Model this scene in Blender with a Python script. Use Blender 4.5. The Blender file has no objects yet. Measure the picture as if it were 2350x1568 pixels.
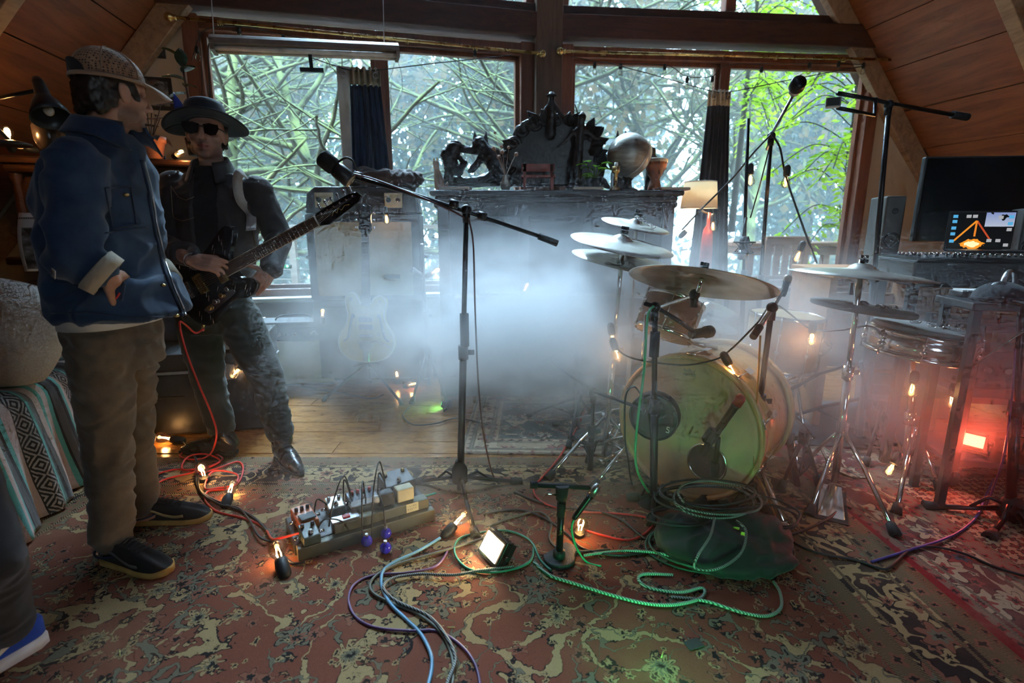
import bpy, bmesh, math, random
import numpy as np
from mathutils import Matrix, Vector, Quaternion, noise as mnoise
random.seed(7); np.random.seed(7)
PI = math.pi; R = math.radians
V = Vector
UP = Vector((0, 0, 1))
scene = bpy.context.scene
col = scene.collection

# ------------------------------------------------------------------ camera
FPX, PITCH, CAMH = 1197.0, R(12.4), 1.17
CT, ST = math.cos(PITCH), math.sin(PITCH)
cam_d = bpy.data.cameras.new('camera'); cam = bpy.data.objects.new('camera', cam_d); col.objects.link(cam)
cam_d.sensor_width = 36; cam_d.lens = FPX / 2350 * 36; cam_d.clip_start = 0.05; cam_d.clip_end = 200
cam.location = (0, 0, CAMH); cam.rotation_euler = (PI / 2 - PITCH, 0, 0)
cam_d.dof.use_dof = True; cam_d.dof.focus_distance = 2.3; cam_d.dof.aperture_fstop = 2.2
scene.camera = cam

# ------------------------------------------------------------------ view, world, sun
scene.view_settings.view_transform = 'Standard'; scene.view_settings.look = 'None'
scene.view_settings.gamma = 1; scene.view_settings.use_curve_mapping = False
scene.view_settings.exposure = -0.28
cy = scene.cycles
cy.use_denoising = True
cy.max_bounces = 6; cy.diffuse_bounces = 2; cy.glossy_bounces = 3; cy.transmission_bounces = 4
cy.transparent_max_bounces = 10; cy.volume_bounces = 2
cy.volume_step_rate = 3.0; cy.volume_max_steps = 32
cy.sample_clamp_indirect = 4.0; cy.sample_clamp_direct = 0
cy.caustics_reflective = False; cy.caustics_refractive = False
cy.use_light_tree = True
cy.use_adaptive_sampling = True; cy.adaptive_threshold = 0.15; cy.adaptive_min_samples = 12

world = bpy.data.worlds.new('world'); scene.world = world; world.use_nodes = True
wn = world.node_tree; wn.nodes.clear()
_o = wn.nodes.new('ShaderNodeOutputWorld'); _b = wn.nodes.new('ShaderNodeBackground')
_t = wn.nodes.new('ShaderNodeTexCoord'); _s = wn.nodes.new('ShaderNodeSeparateXYZ'); _r = wn.nodes.new('ShaderNodeValToRGB')
wn.links.new(_t.outputs['Generated'], _s.inputs[0]); wn.links.new(_s.outputs[2], _r.inputs[0])
_r.color_ramp.elements[0].position = 0.0; _r.color_ramp.elements[0].color = (0.58, 0.76, 0.90, 1)
_r.color_ramp.elements[1].position = 0.6; _r.color_ramp.elements[1].color = (0.44, 0.68, 1.0, 1)
wn.links.new(_r.outputs[0], _b.inputs[0]); _b.inputs[1].default_value = 15.0
wn.links.new(_b.outputs[0], _o.inputs[0])

def add_light(name, kind, loc, power, color, target=None, **kw):
    d = bpy.data.lights.new(name, kind); d.energy = power; d.color = color
    for k, v in kw.items(): setattr(d, k, v)
    o = bpy.data.objects.new(name, d); col.objects.link(o); o.location = loc
    if target is not None:
        o.rotation_euler = (V(target) - V(loc)).to_track_quat('-Z', 'Y').to_euler()
    return o
# low winter sun behind the trees, upper left of the windows, spread wide by the canopy
add_light('sun', 'SUN', (-2.6, 10, 11.2), 80.0, (0.52, 0.755, 1.0), target=(0, 0, 0), angle=R(32))

# ------------------------------------------------------------------ pixel <-> place helpers (photo frame 2350 x 1568)
def ray(px, py):
    u = (px - 1175) / FPX; v = (784 - py) / FPX
    return V((u, CT + v * ST, -ST + v * CT))
def at(px, py, Y):
    d = ray(px, py); return V((0, 0, CAMH)) + d * (Y / d.y)
def gnd(px, py, z=0.0):
    d = ray(px, py); return V((0, 0, CAMH)) + d * ((z - CAMH) / d.z)
def ppm(Y, z=0.6):                      # pixels per metre at a place
    return FPX / (Y * CT + (CAMH - z) * ST)

# ------------------------------------------------------------------ mesh builder
def frame(p, zd, xh=(1, 0, 0)):
    z = V(zd).normalized(); x = V(xh)
    x = x - z * x.dot(z)
    if x.length < 1e-4: x = V((0, 1, 0)) - z * z.y
    x.normalize(); y = z.cross(x)
    m = Matrix((x, y, z)).transposed().to_4x4(); m.translation = V(p); return m
def rotz(a): return Matrix.Rotation(a, 4, 'Z')
def TR(p, a=0): return Matrix.Translation(V(p)) @ rotz(a)
class MB:
    def __init__(s): s.v = []; s.f = []; s.sm = []; s.mi = []; s.cur = 0
    def add(s, vs, fs, smooth=True, M=None):
        b = len(s.v)
        if M is not None: vs = [M @ V(p) for p in vs]
        s.v.extend([tuple(p) for p in vs])
        for f in fs: s.f.append(tuple(i + b for i in f)); s.sm.append(smooth); s.mi.append(s.cur)
        return s
    def box(s, c, size, M=None, rz=0):
        x, y, z = [k / 2 for k in size]
        vs = [(-x,-y,-z),(x,-y,-z),(x,y,-z),(-x,y,-z),(-x,-y,z),(x,-y,z),(x,y,z),(-x,y,z)]
        if rz: vs = [rotz(rz) @ V(p) for p in vs]
        vs = [V(p) + V(c) for p in vs]
        return s.add(vs, [(0,3,2,1),(4,5,6,7),(0,1,5,4),(1,2,6,5),(2,3,7,6),(3,0,4,7)], False, M)
    def bar(s, p0, p1, w, h, up=(0, 0, 1)):
        p0 = V(p0); p1 = V(p1); m = frame((p0 + p1) / 2, p1 - p0, up)
        return s.box((0, 0, 0), (h, w, (p1 - p0).length), m)
    def cyl(s, p0, p1, r0, r1=None, n=14, caps=True, smooth=True):
        r1 = r0 if r1 is None else r1
        p0 = V(p0); p1 = V(p1); m = frame(p0, p1 - p0); L = (p1 - p0).length
        return s.lathe([(r0, 0), (r1, L)], n, m, caps, smooth)
    def lathe(s, prof, n=20, M=None, caps=True, smooth=True):
        vs = []; fs = []
        k = len(prof)
        for r, z in prof:
            for i in range(n):
                a = 2 * PI * i / n; vs.append((r * math.cos(a), r * math.sin(a), z))
        for j in range(k - 1):
            for i in range(n):
                i2 = (i + 1) % n; fs.append((j*n+i, j*n+i2, (j+1)*n+i2, (j+1)*n+i))
        s.add(vs, fs, smooth, M)
        if caps:
            b = len(s.v) - k * n
            s.f.append(tuple(b + i for i in range(n - 1, -1, -1))); s.sm.append(False); s.mi.append(s.cur)
            s.f.append(tuple(b + (k-1)*n + i for i in range(n))); s.sm.append(False); s.mi.append(s.cur)
        return s
    def tube(s, pts, r, n=8, closed=False, caps=True, flat=None):
        pts = [V(p) for p in pts]; k = len(pts)
        rs = r if isinstance(r, (list, tuple)) else [r] * k
        t = []
        for i in range(k):
            a = pts[(i - 1) % k] if (closed or i > 0) else pts[i]
            b = pts[(i + 1) % k] if (closed or i < k - 1) else pts[i]
            d = b - a; t.append(d.normalized() if d.length > 1e-9 else V((0, 0, 1)))
        x = V((0, 0, 1)) - t[0] * t[0].z
        if x.length < 0.1: x = V((1, 0, 0)) - t[0] * t[0].x
        x.normalize(); vs = []; fs = []
        for i in range(k):
            x = x - t[i] * x.dot(t[i])
            if x.length < 1e-5: x = t[i].orthogonal()
            x.normalize(); y = t[i].cross(x)
            for j in range(n):
                a = 2 * PI * j / n
                sx, sy = (1, 1) if flat is None else flat
                vs.append(pts[i] + (x * math.cos(a) * sx + y * math.sin(a) * sy) * rs[i])
        for i in range(k if closed else k - 1):
            i2 = (i + 1) % k
            for j in range(n):
                j2 = (j + 1) % n; fs.append((i*n+j, i*n+j2, i2*n+j2, i2*n+j))
        if caps and not closed:
            fs.append(tuple(range(n - 1, -1, -1))); fs.append(tuple((k-1)*n + j for j in range(n)))
        return s.add(vs, fs, True)
    def sphere(s, c, r, n=14, m=9, M=None, z0=-1.0, z1=1.0):
        r = (r, r, r) if isinstance(r, (int, float)) else r
        a0 = math.asin(max(-1, z0)); a1 = math.asin(min(1, z1)); vs = []; fs = []
        for j in range(m + 1):
            t = a0 + (a1 - a0) * j / m; cr, sr = math.cos(t), math.sin(t)
            for i in range(n):
                a = 2 * PI * i / n; vs.append((c[0] + r[0]*cr*math.cos(a), c[1] + r[1]*cr*math.sin(a), c[2] + r[2]*sr))
        for j in range(m):
            for i in range(n):
                i2 = (i + 1) % n; fs.append((j*n+i, j*n+i2, (j+1)*n+i2, (j+1)*n+i))
        fs.append(tuple(range(n - 1, -1, -1))); fs.append(tuple(m*n + i for i in range(n)))
        return s.add(vs, fs, True, M)
    def limb(s, pts, rs, n=14, flat=None):           # closed tapered chain with round ends, for bodies
        pts = [V(p) for p in pts]
        s.tube(pts, list(rs), n, flat=flat)
        for p, r in zip(pts, rs):
            s.sphere(p, r * (min(flat) if flat else 0.995), n, 8)
        return s
    def prism(s, poly, z0, z1, M=None, smooth=False):
        k = len(poly); vs = [(x, y, z0) for x, y in poly] + [(x, y, z1) for x, y in poly]
        ar = sum(poly[i][0]*poly[(i+1)%k][1] - poly[(i+1)%k][0]*poly[i][1] for i in range(k))
        fs = [(i, (i+1)%k, k+(i+1)%k, k+i) for i in range(k)]
        top = tuple(range(k, 2*k)); bot = tuple(range(k-1, -1, -1))
        if ar < 0:
            fs = [tuple(reversed(f)) for f in fs]; top = tuple(reversed(top)); bot = tuple(reversed(bot))
        return s.add(vs, fs + [top, bot], smooth, M)
    def surf(s, fn, nu, nv, M=None, smooth=True, cu=False):
        vs = [fn(i / nu, j / nv) for j in range(nv + 1) for i in range(nu + 1)]
        w = nu + 1
        return s.add(vs, [(j*w+i, j*w+i+1, (j+1)*w+i+1, (j+1)*w+i) for j in range(nv) for i in range(nu)], smooth, M)
    def mesh(s, name, mats, smooth=None):
        me = bpy.data.meshes.new(name); me.from_pydata(s.v, [], s.f)
        me.polygons.foreach_set('use_smooth', s.sm if smooth is None else [smooth] * len(s.f))
        ms = mats if isinstance(mats, (list, tuple)) else [mats]
        for m in ms: me.materials.append(m)
        if len(ms) > 1: me.polygons.foreach_set('material_index', s.mi)
        me.update(); return me
    def build(s, name, mats, parent=None, bevel=0, solid=0, sub=0, world=False):
        o = bpy.data.objects.new(name, s.mesh(name, mats)); col.objects.link(o)
        return fin(o, parent, bevel, solid, sub, world)
def wmat(q):
    m = q.matrix_parent_inverse @ q.matrix_basis if q.parent else q.matrix_basis.copy()
    return wmat(q.parent) @ m if q.parent else m
def fin(o, parent=None, bevel=0, solid=0, sub=0, world=False):
    if parent is not None:
        o.parent = parent
        if world: o.matrix_parent_inverse = wmat(parent).inverted()
    if solid:
        k = o.modifiers.new('solid', 'SOLIDIFY'); k.thickness = solid; k.offset = 0
    if bevel:
        k = o.modifiers.new('bevel', 'BEVEL'); k.width = bevel; k.segments = 2; k.limit_method = 'ANGLE'; k.angle_limit = R(40)
    if sub:
        k = o.modifiers.new('sub', 'SUBSURF'); k.levels = sub; k.render_levels = sub
    return o
def tag(o, label, cat, group=None, kind=None):
    o['label'] = label; o['category'] = cat
    if group: o['group'] = group
    if kind: o['kind'] = kind
    return o
def thing(name, label, cat, loc=(0, 0, 0), rz=0, group=None):
    o = bpy.data.objects.new(name, None); col.objects.link(o)
    o.location = loc; o.rotation_euler = (0, 0, rz); o.empty_display_size = 0.05
    return tag(o, label, cat, group)
def struct(o): o['kind'] = 'structure'; return o
def dup(root, loc=None, rz=None, label=None, scale=None):
    def cp(o, par):
        c = o.copy(); col.objects.link(c); c.parent = par
        for ch in list(o.children): cp(ch, c)
        return c
    r = cp(root, root.parent)
    if loc is not None: r.location = loc
    if rz is not None: r.rotation_euler = (0, 0, rz)
    if scale is not None: r.scale = (scale,) * 3 if isinstance(scale, (int, float)) else scale
    if label: r['label'] = label
    return r
def spline(pts, n=8, closed=False):
    pts = [V(p) for p in pts]; k = len(pts); out = []
    for i in range(k if closed else k - 1):
        g = (lambda j: pts[j % k]) if closed else (lambda j: pts[max(0, min(k - 1, j))])
        p0, p1, p2, p3 = g(i-1), g(i), g(i+1), g(i+2)
        for j in range(n):
            t = j / n
            out.append(0.5*((2*p1) + (p2-p0)*t + (2*p0-5*p1+4*p2-p3)*t*t + (3*p1-p0-3*p2+p3)*t**3))
    if not closed: out.append(pts[-1])
    return out
def lerp(a, b, t): return a + (b - a) * t
def interp(x, xs, ys): return float(np.interp(x, xs, ys))

# ------------------------------------------------------------------ node materials
class S:
    def __init__(s, g, sock): s.g = g; s.s = sock
    def __add__(s, o): return s.g.m('ADD', s, o)
    __radd__ = __add__
    def __mul__(s, o): return s.g.m('MULTIPLY', s, o)
    __rmul__ = __mul__
    def __sub__(s, o): return s.g.m('SUBTRACT', s, o)
    def __rsub__(s, o): return s.g.m('SUBTRACT', o, s)
    def __truediv__(s, o): return s.g.m('DIVIDE', s, o)
    def __gt__(s, o): return s.g.m('GREATER_THAN', s, o)
    def __lt__(s, o): return s.g.m('LESS_THAN', s, o)
class G:
    def __init__(s, nt): s.nt = nt
    def n(s, t, **kw):
        k = s.nt.nodes.new(t)
        for a, b in kw.items(): setattr(k, a, b)
        return k
    def put(s, sock, v):
        if isinstance(v, S): s.nt.links.new(v.s, sock)
        elif v is not None:
            if isinstance(v, (tuple, list)) and len(v) == 3 and sock.type == 'RGBA': v = (*v, 1)
            sock.default_value = v
    def m(s, op, *a, clamp=False):
        k = s.n('ShaderNodeMath', operation=op, use_clamp=clamp)
        for i, x in enumerate(a): s.put(k.inputs[i], x)
        return S(s, k.outputs[0])
    def vm(s, op, *a, out=0):
        k = s.n('ShaderNodeVectorMath', operation=op)
        for i, x in enumerate(a):
            if op == 'SCALE' and i == 1: s.put(k.inputs['Scale'], x)
            else: s.put(k.inputs[i], x)
        return S(s, k.outputs['Value'] if out == 'v' else k.outputs[0])
    def co(s, w='Object'): return S(s, s.n('ShaderNodeTexCoord').outputs[w])
    def sep(s, v):
        k = s.n('ShaderNodeSeparateXYZ'); s.put(k.inputs[0], v); return [S(s, o) for o in k.outputs]
    def comb(s, x, y, z=0.0):
        k = s.n('ShaderNodeCombineXYZ')
        for i, q in enumerate((x, y, z)): s.put(k.inputs[i], q)
        return S(s, k.outputs[0])
    def noise(s, v=None, scale=5, detail=2, rough=0.5, dist=0, col=False):
        k = s.n('ShaderNodeTexNoise'); s.put(k.inputs['Vector'], v if v is not None else s.co())
        k.inputs['Scale'].default_value = scale; k.inputs['Detail'].default_value = detail
        k.inputs['Roughness'].default_value = rough; k.inputs['Distortion'].default_value = dist
        return S(s, k.outputs['Color' if col else 'Fac'])
    def voro(s, v, scale=5, feature='F1', rnd=1.0, metric='EUCLIDEAN', dim='3D'):
        k = s.n('ShaderNodeTexVoronoi', feature=feature, voronoi_dimensions=dim)
        if feature in ('F1', 'F2'): k.distance = metric
        s.put(k.inputs['Vector'], v); k.inputs['Scale'].default_value = scale; k.inputs['Randomness'].default_value = rnd
        return {o.name: S(s, o) for o in k.outputs}
    def wave(s, v, scale=5, dist=0, detail=2, kind='BANDS', dir='X'):
        k = s.n('ShaderNodeTexWave', wave_type=kind, bands_direction=dir)
        s.put(k.inputs['Vector'], v); k.inputs['Scale'].default_value = scale
        k.inputs['Distortion'].default_value = dist; k.inputs['Detail'].default_value = detail
        return S(s, k.outputs['Fac'])
    def ramp(s, f, stops, interp='LINEAR'):
        k = s.n('ShaderNodeValToRGB'); k.color_ramp.interpolation = interp
        e = k.color_ramp.elements
        while len(e) < len(stops): e.new(0.5)
        for q, (p, c) in zip(e, stops):
            q.position = p; q.color = (*c, 1) if len(c) == 3 else c
        s.put(k.inputs[0], f); return S(s, k.outputs[0])
    def mix(s, f, a, b, blend='MIX'):
        k = s.n('ShaderNodeMix', data_type='RGBA', blend_type=blend)
        s.put(k.inputs[0], f); s.put(k.inputs[6], a); s.put(k.inputs[7], b); return S(s, k.outputs[2])
    def smooth(s, x, a, b):
        k = s.n('ShaderNodeMapRange', interpolation_type='SMOOTHSTEP')
        s.put(k.inputs[0], x); k.inputs[1].default_value = a; k.inputs[2].default_value = b
        return S(s, k.outputs[0])
    def mapping(s, v, scale=(1, 1, 1), rot=(0, 0, 0), loc=(0, 0, 0)):
        k = s.n('ShaderNodeMapping'); s.put(k.inputs[0], v)
        k.inputs['Scale'].default_value = scale; k.inputs['Rotation'].default_value = rot; k.inputs['Location'].default_value = loc
        return S(s, k.outputs[0])
    def attr(s, name, out='Fac'):
        k = s.n('ShaderNodeAttribute', attribute_name=name); return S(s, k.outputs[out])
    def bump(s, h, strength=0.3, dist=0.01):
        k = s.n('ShaderNodeBump'); k.inputs['Strength'].default_value = strength; k.inputs['Distance'].default_value = dist
        s.put(k.inputs['Height'], h); return S(s, k.outputs[0])
    def pbr(s, base, rough=0.5, metal=0.0, normal=None, **kw):
        k = s.n('ShaderNodeBsdfPrincipled'); s.put(k.inputs['Base Color'], base); s.put(k.inputs['Roughness'], rough)
        s.put(k.inputs['Metallic'], metal)
        if normal is not None: s.put(k.inputs['Normal'], normal)
        for a, b in kw.items(): s.put(k.inputs[a.replace('_', ' ')], b)
        s.out(S(s, k.outputs[0])); return k
    def out(s, sh, vol=False):
        o = [q for q in s.nt.nodes if q.bl_idname == 'ShaderNodeOutputMaterial']
        o = o[0] if o else s.n('ShaderNodeOutputMaterial')
        s.put(o.inputs['Volume' if vol else 'Surface'], sh)
def newmat(name):
    m = bpy.data.materials.new(name); m.use_nodes = True; m.node_tree.nodes.clear()
    return m, G(m.node_tree)
def mat(name, c, rough=0.5, metal=0.0, vary=0.12, scale=14, bump=0.0, bscale=60, **kw):
    m, g = newmat(name)
    f = g.noise(scale=scale, detail=4)
    lo = tuple(max(0, x * (1 - 2 * vary)) for x in c); hi = tuple(min(1, x * (1 + 2 * vary)) for x in c)
    base = g.ramp(f, [(0.3, lo), (0.7, hi)])
    nm = g.bump(g.noise(scale=bscale, detail=3), bump, 0.004) if bump else None
    r = g.m('ADD', (f - 0.5) * 0.15, rough, clamp=True)
    g.pbr(base, r, metal, nm, **kw); return m
def emit(name, c, power, pattern=None):
    m, g = newmat(name); k = g.n('ShaderNodeEmission'); k.inputs[1].default_value = power; g.put(k.inputs[0], c)
    g.out(S(g, k.outputs[0])); return m
def glassmat(name, tint=(1, 1, 1), gloss=0.06, rough=0.03, fres=0.6):
    m, g = newmat(name)
    t = g.n('ShaderNodeBsdfTransparent'); t.inputs[0].default_value = (*tint, 1)
    b = g.n('ShaderNodeBsdfGlossy'); b.inputs['Roughness'].default_value = rough
    lw = g.n('ShaderNodeLayerWeight'); lw.inputs[0].default_value = 0.35
    f = g.m('ADD', S(g, lw.outputs['Fresnel']) * fres, gloss, clamp=True)
    mx = g.n('ShaderNodeMixShader'); g.put(mx.inputs[0], f)
    g.nt.links.new(t.outputs[0], mx.inputs[1]); g.nt.links.new(b.outputs[0], mx.inputs[2])
    g.out(S(g, mx.outputs[0])); return m
def wood(name, c0, c1, rough=0.45, axis='X', scale=1.0, bump=0.15):
    m, g = newmat(name)
    st = {'X': (1, 9, 9), 'Y': (9, 1, 9), 'Z': (9, 9, 1)}[axis]
    v = g.mapping(g.co(), tuple(k * scale for k in st))
    a = g.noise(v, 2.2, 6, 0.6, 1.2); b = g.noise(v, 14, 3, 0.6)
    f = a * 0.75 + b * 0.25
    base = g.ramp(f, [(0.3, c0), (0.5, lerp3(c0, c1, 0.6)), (0.68, c1)])
    g.pbr(base, g.m('ADD', b * 0.2, rough - 0.1, clamp=True), 0, g.bump(f, bump, 0.006)); return m
def lerp3(a, b, t): return tuple(lerp(x, y, t) for x, y in zip(a, b))

BLK = mat('black_plastic', (0.012, 0.012, 0.014), 0.42, vary=0.2)
BLKM = mat('black_metal', (0.02, 0.02, 0.023), 0.34, 0.6, vary=0.2)
RUB = mat('rubber', (0.010, 0.010, 0.011), 0.8)
CHR = mat('chrome', (0.75, 0.74, 0.72), 0.12, 1.0, vary=0.05)
BRASS = mat('brass', (0.62, 0.42, 0.16), 0.28, 1.0, vary=0.1)
GOLD = mat('gold_metal', (0.75, 0.55, 0.22), 0.25, 1.0, vary=0.06)
WHITE = mat('white_paint', (0.75, 0.74, 0.70), 0.5, vary=0.04)
STEEL = mat('steel', (0.42, 0.42, 0.43), 0.3, 1.0, vary=0.08)
BULBG = glassmat('bulb_glass', (1.0, 0.97, 0.9), 0.03)
FIL = emit('filament', (1.0, 0.55, 0.18), 60.0)
# ================================================================== the room shell
POST = V((0.286, 4.675, 0)); WS = 1.1
def wz(z): return 1.17 + (z - 1.17) * WS
ML = frame(POST, (0, 0, 1), (0.9708, 0.2402, 0))      # left window wall: local x along the wall, y outwards
MR = frame(POST, (0, 0, 1), (0.9958, 0.0915, 0))
RIDGE = V((0.167, -0.986, 0)).normalized()            # towards the camera
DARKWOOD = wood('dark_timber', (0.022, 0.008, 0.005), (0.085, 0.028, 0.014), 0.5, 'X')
FRAMEWOOD = wood('red_brown_frame', (0.09, 0.026, 0.013), (0.24, 0.085, 0.04), 0.42, 'Z')
POSTWOOD = wood('post_timber', (0.05, 0.028, 0.016), (0.15, 0.085, 0.05), 0.55, 'Z')
ROOFWOOD = wood('roof_board', (0.11, 0.030, 0.011), (0.29, 0.095, 0.034), 0.45, 'Y', 0.6)
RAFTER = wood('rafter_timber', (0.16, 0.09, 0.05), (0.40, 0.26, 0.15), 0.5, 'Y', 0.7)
PLASTER = mat('plaster', (0.46, 0.39, 0.30), 0.8, vary=0.06, scale=3, bump=0.15, bscale=90)
PANE = glassmat('window_glass', (0.96, 0.99, 0.98), 0.0, 0.0, 0.22)

# floor: varnished mottled boards
m, g = newmat('floor_boards')
p = g.co(); x, y, z = g.sep(p)
n1 = g.noise(g.mapping(p, (3, 9, 1)), 3.0, 5, 0.6, 0.8); n2 = g.noise(g.mapping(p, (9, 30, 1)), 4, 4, 0.7)
base = g.ramp(n1 * 0.6 + n2 * 0.4, [(0.32, (0.09, 0.032, 0.008)), (0.5, (0.30, 0.13, 0.03)), (0.68, (0.46, 0.25, 0.075))])
g.pbr(base, g.m('ADD', n2 * 0.18, 0.10), 0, g.bump(n1 * 0.5 + n2, 0.10, 0.004))
FLOORM = m
fl = MB().box((0.2, 0.75, -0.05), (10.4, 8.7, 0.1)).build('floor', FLOORM); struct(fl)
PLK = MB().box((0, 0, 0), (1.196, 0.146, 0.012)).mesh('floor_board', FLOORM)
for r in range(14):
    for c in range(6):
        o = bpy.data.objects.new('floor_board', PLK); col.objects.link(o)
        o.parent = fl; o.location = (-2.75 + c * 1.2 + (r % 3) * 0.4, 2.56 + r * 0.15 + 0.075, -0.0045 + 0.0012 * ((r * 7 + c * 5) % 3))

def wall_frame(tag_, M, x0, x1, mull, far, n0):
    sgn = 1 if x1 > x0 else -1
    lo, hi = min(x0, x1), max(x0, x1)
    zb, zt = wz(0.67), wz(2.41)
    w = MB()
    w.box(((lo + hi) / 2 + sgn * 0.2, 0.11, zb / 2 - 0.02), (hi - lo + 0.9, 0.14, zb - 0.04), M)
    e0, e1 = sorted((far, x1 + sgn * 0.12))
    w.box(((e0 + e1) / 2, 0.10, 1.5), (e1 - e0, 0.12, 3.0), M)
    struct(w.build('wall_' + tag_, PLASTER))
    # timber header, two courses, and the rail over the clerestory
    b = MB(); f0, f1 = sorted((sgn * 0.09, far))
    b.box(((f0 + f1) / 2, 0.02, wz(2.60)), (f1 - f0, 0.20, 0.176), M); struct(b.build('beam_header_' + tag_, DARKWOOD, bevel=0.008))
    b = MB(); b.box(((f0 + f1) / 2, 0.05, wz(2.715)), (f1 - f0, 0.16, 0.073), M); struct(b.build('beam_rail_' + tag_, DARKWOOD, bevel=0.006))
    # the window: frame bars, mullion, two panes, sill
    fr = MB().box(((lo + hi) / 2, 0.07, zt + 0.045), (hi - lo + 0.2, 0.12, 0.09), M)
    fr.box(((lo + hi) / 2, 0.07, zb + 0.02), (hi - lo + 0.2, 0.12, 0.09), M)
    for xx in (lo - 0.055, hi + 0.055): fr.box((xx, 0.07, (zt + zb) / 2), (0.11, 0.14, zt - zb + 0.2), M)
    wo = struct(fr.build('window_%d' % n0, FRAMEWOOD, bevel=0.008))
    MB().box((mull, 0.075, (zt + zb) / 2), (0.07, 0.09, zt - zb), M).build('mullion', FRAMEWOOD, wo, 0.006)
    MB().box(((lo + hi) / 2, -0.03, zb - 0.01), (hi - lo + 0.24, 0.18, 0.035), M).build('window_sill', WHITE if n0 == 1 else FRAMEWOOD, wo, 0.006)
    inn = MB()
    for a, b2 in ((lo, mull - 0.035), (mull + 0.035, hi)):
        q = MB()
        for xx in (a + 0.016, b2 - 0.016): q.box((xx, 0.085, (zt + zb) / 2), (0.032, 0.05, zt - zb), M)
        for zz in (zt - 0.016, zb + 0.08): q.box(((a + b2) / 2, 0.085, zz), (b2 - a, 0.05, 0.032), M)
        s = q.build('sash', FRAMEWOOD, wo, 0.003)
        MB().box(((a + b2) / 2, 0.10, (zt + zb) / 2), (b2 - a, 0.005, zt - zb), M).build('pane', PANE, s)
    # clerestory above the beam
    cf = MB(); cz0, cz1 = wz(2.765), wz(3.9)
    c1 = x1 - sgn * 0.0
    for xx in (sgn * 0.13, mull, c1): cf.box((xx, 0.06, (cz0 + cz1) / 2), (0.09, 0.10, cz1 - cz0), M)
    cf.box(((sgn * 0.1 + c1) / 2, 0.06, cz1), (abs(c1), 0.10, 0.09), M)
    co_ = struct(cf.build('window_%d' % (n0 + 2), FRAMEWOOD, bevel=0.006))
    for a, b2 in (sorted((sgn * 0.17, mull)), sorted((mull, c1))):
        MB().box(((a + b2) / 2, 0.07, (cz0 + cz1) / 2), (b2 - a - 0.08, 0.005, cz1 - cz0), M).build('pane', PANE, co_)
    b = MB(); b.box(((f0 + f1) / 2, 0.1, 5.1), (abs(f1 - f0), 0.12, 1.85), M); struct(b.build('wall_gable_' + tag_, DARKWOOD))
wall_frame('left', ML, -0.22, -2.57, -1.34, -4.73, 1)
wall_frame('right', MR, 0.22, 2.86, 1.54, 4.73, 2)
pm = frame(POST, (0, 0, 1), (0.985, 0.17, 0))
post = struct(MB().box((0, 0.02, 3.0), (0.22, 0.22, 6.0), pm).build('pillar_centre', POSTWOOD, bevel=0.01))

# A-frame roof, boards running down the length of the room
XD = V((-RIDGE.y, RIDGE.x, 0))       # to the right, square to the ridge
def roof(side):
    nm = 'left' if side < 0 else 'right'
    foot = POST + XD * (side * 4.96); apex = POST + V((0, 0, 5.988))
    sl = apex - foot; L = sl.length; sl.normalize(); L *= 1.0
    nrm = RIDGE.cross(sl) if side > 0 else sl.cross(RIDGE)
    if nrm.z < 0: nrm = -nrm
    M = Matrix((sl, RIDGE, nrm)).transposed().to_4x4(); M.translation = foot - RIDGE * 0.25
    base = MB().box((L / 2, 3.9, 0.075), (L, 7.5, 0.05), M)
    root = struct(base.build('roof_' + nm, DARKWOOD))
    w = 0.4; k = int(L / w)
    pm_ = MB().box((0, 0, 0), (w - 0.008, 2.48, 0.03)).mesh('roof_board', ROOFWOOD)
    for i in range(k):
        for j in range(3):
            o = bpy.data.objects.new('roof_board', pm_); col.objects.link(o); o.parent = root
            o.matrix_basis = M @ Matrix.Translation(V((w * (i + 0.5), 1.25 + 2.5 * j + 0.32 + 0.28 * (1 - (i + 0.5) / k), 0.034 + 0.003 * ((i * 5 + j * 3) % 3))))
    for j, t in enumerate((0.36, 1.55, 2.8, 4.1, 5.5)):
        r = MB().box((L / 2, t + 0.12, -0.06), (L, 0.09 if j else 0.07, 0.16), M)
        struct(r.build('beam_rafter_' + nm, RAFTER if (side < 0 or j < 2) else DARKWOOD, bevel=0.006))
    return M
MRL = roof(-1); MRR = roof(1)
# low knee walls, and the gable behind the camera with an unseen opening sized to set the ambient light
for side in (-1, 1):
    c = POST + XD * (side * 4.4) + RIDGE * 3.4
    struct(MB().box((0, 0, 0.35), (0.1, 7.6, 0.7), Matrix.Translation(c) @ rotz(math.atan2(RIDGE.x, -RIDGE.y))).build('wall_knee_' + ('left' if side < 0 else 'right'), DARKWOOD))
rw = MB(); c = POST + RIDGE * 7.4; MRW = frame(c, (0, 0, 1), XD)
rw.box((-2.95, 0, 2.6), (4.9, 0.1, 5.2), MRW); rw.box((2.95, 0, 2.6), (4.9, 0.1, 5.2), MRW); rw.box((0, 0, 3.9), (1.0, 0.1, 3.4), MRW); rw.box((0, 0, 0.5), (1.0, 0.1, 1.0), MRW)
struct(rw.build('wall_rear', DARKWOOD))

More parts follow.
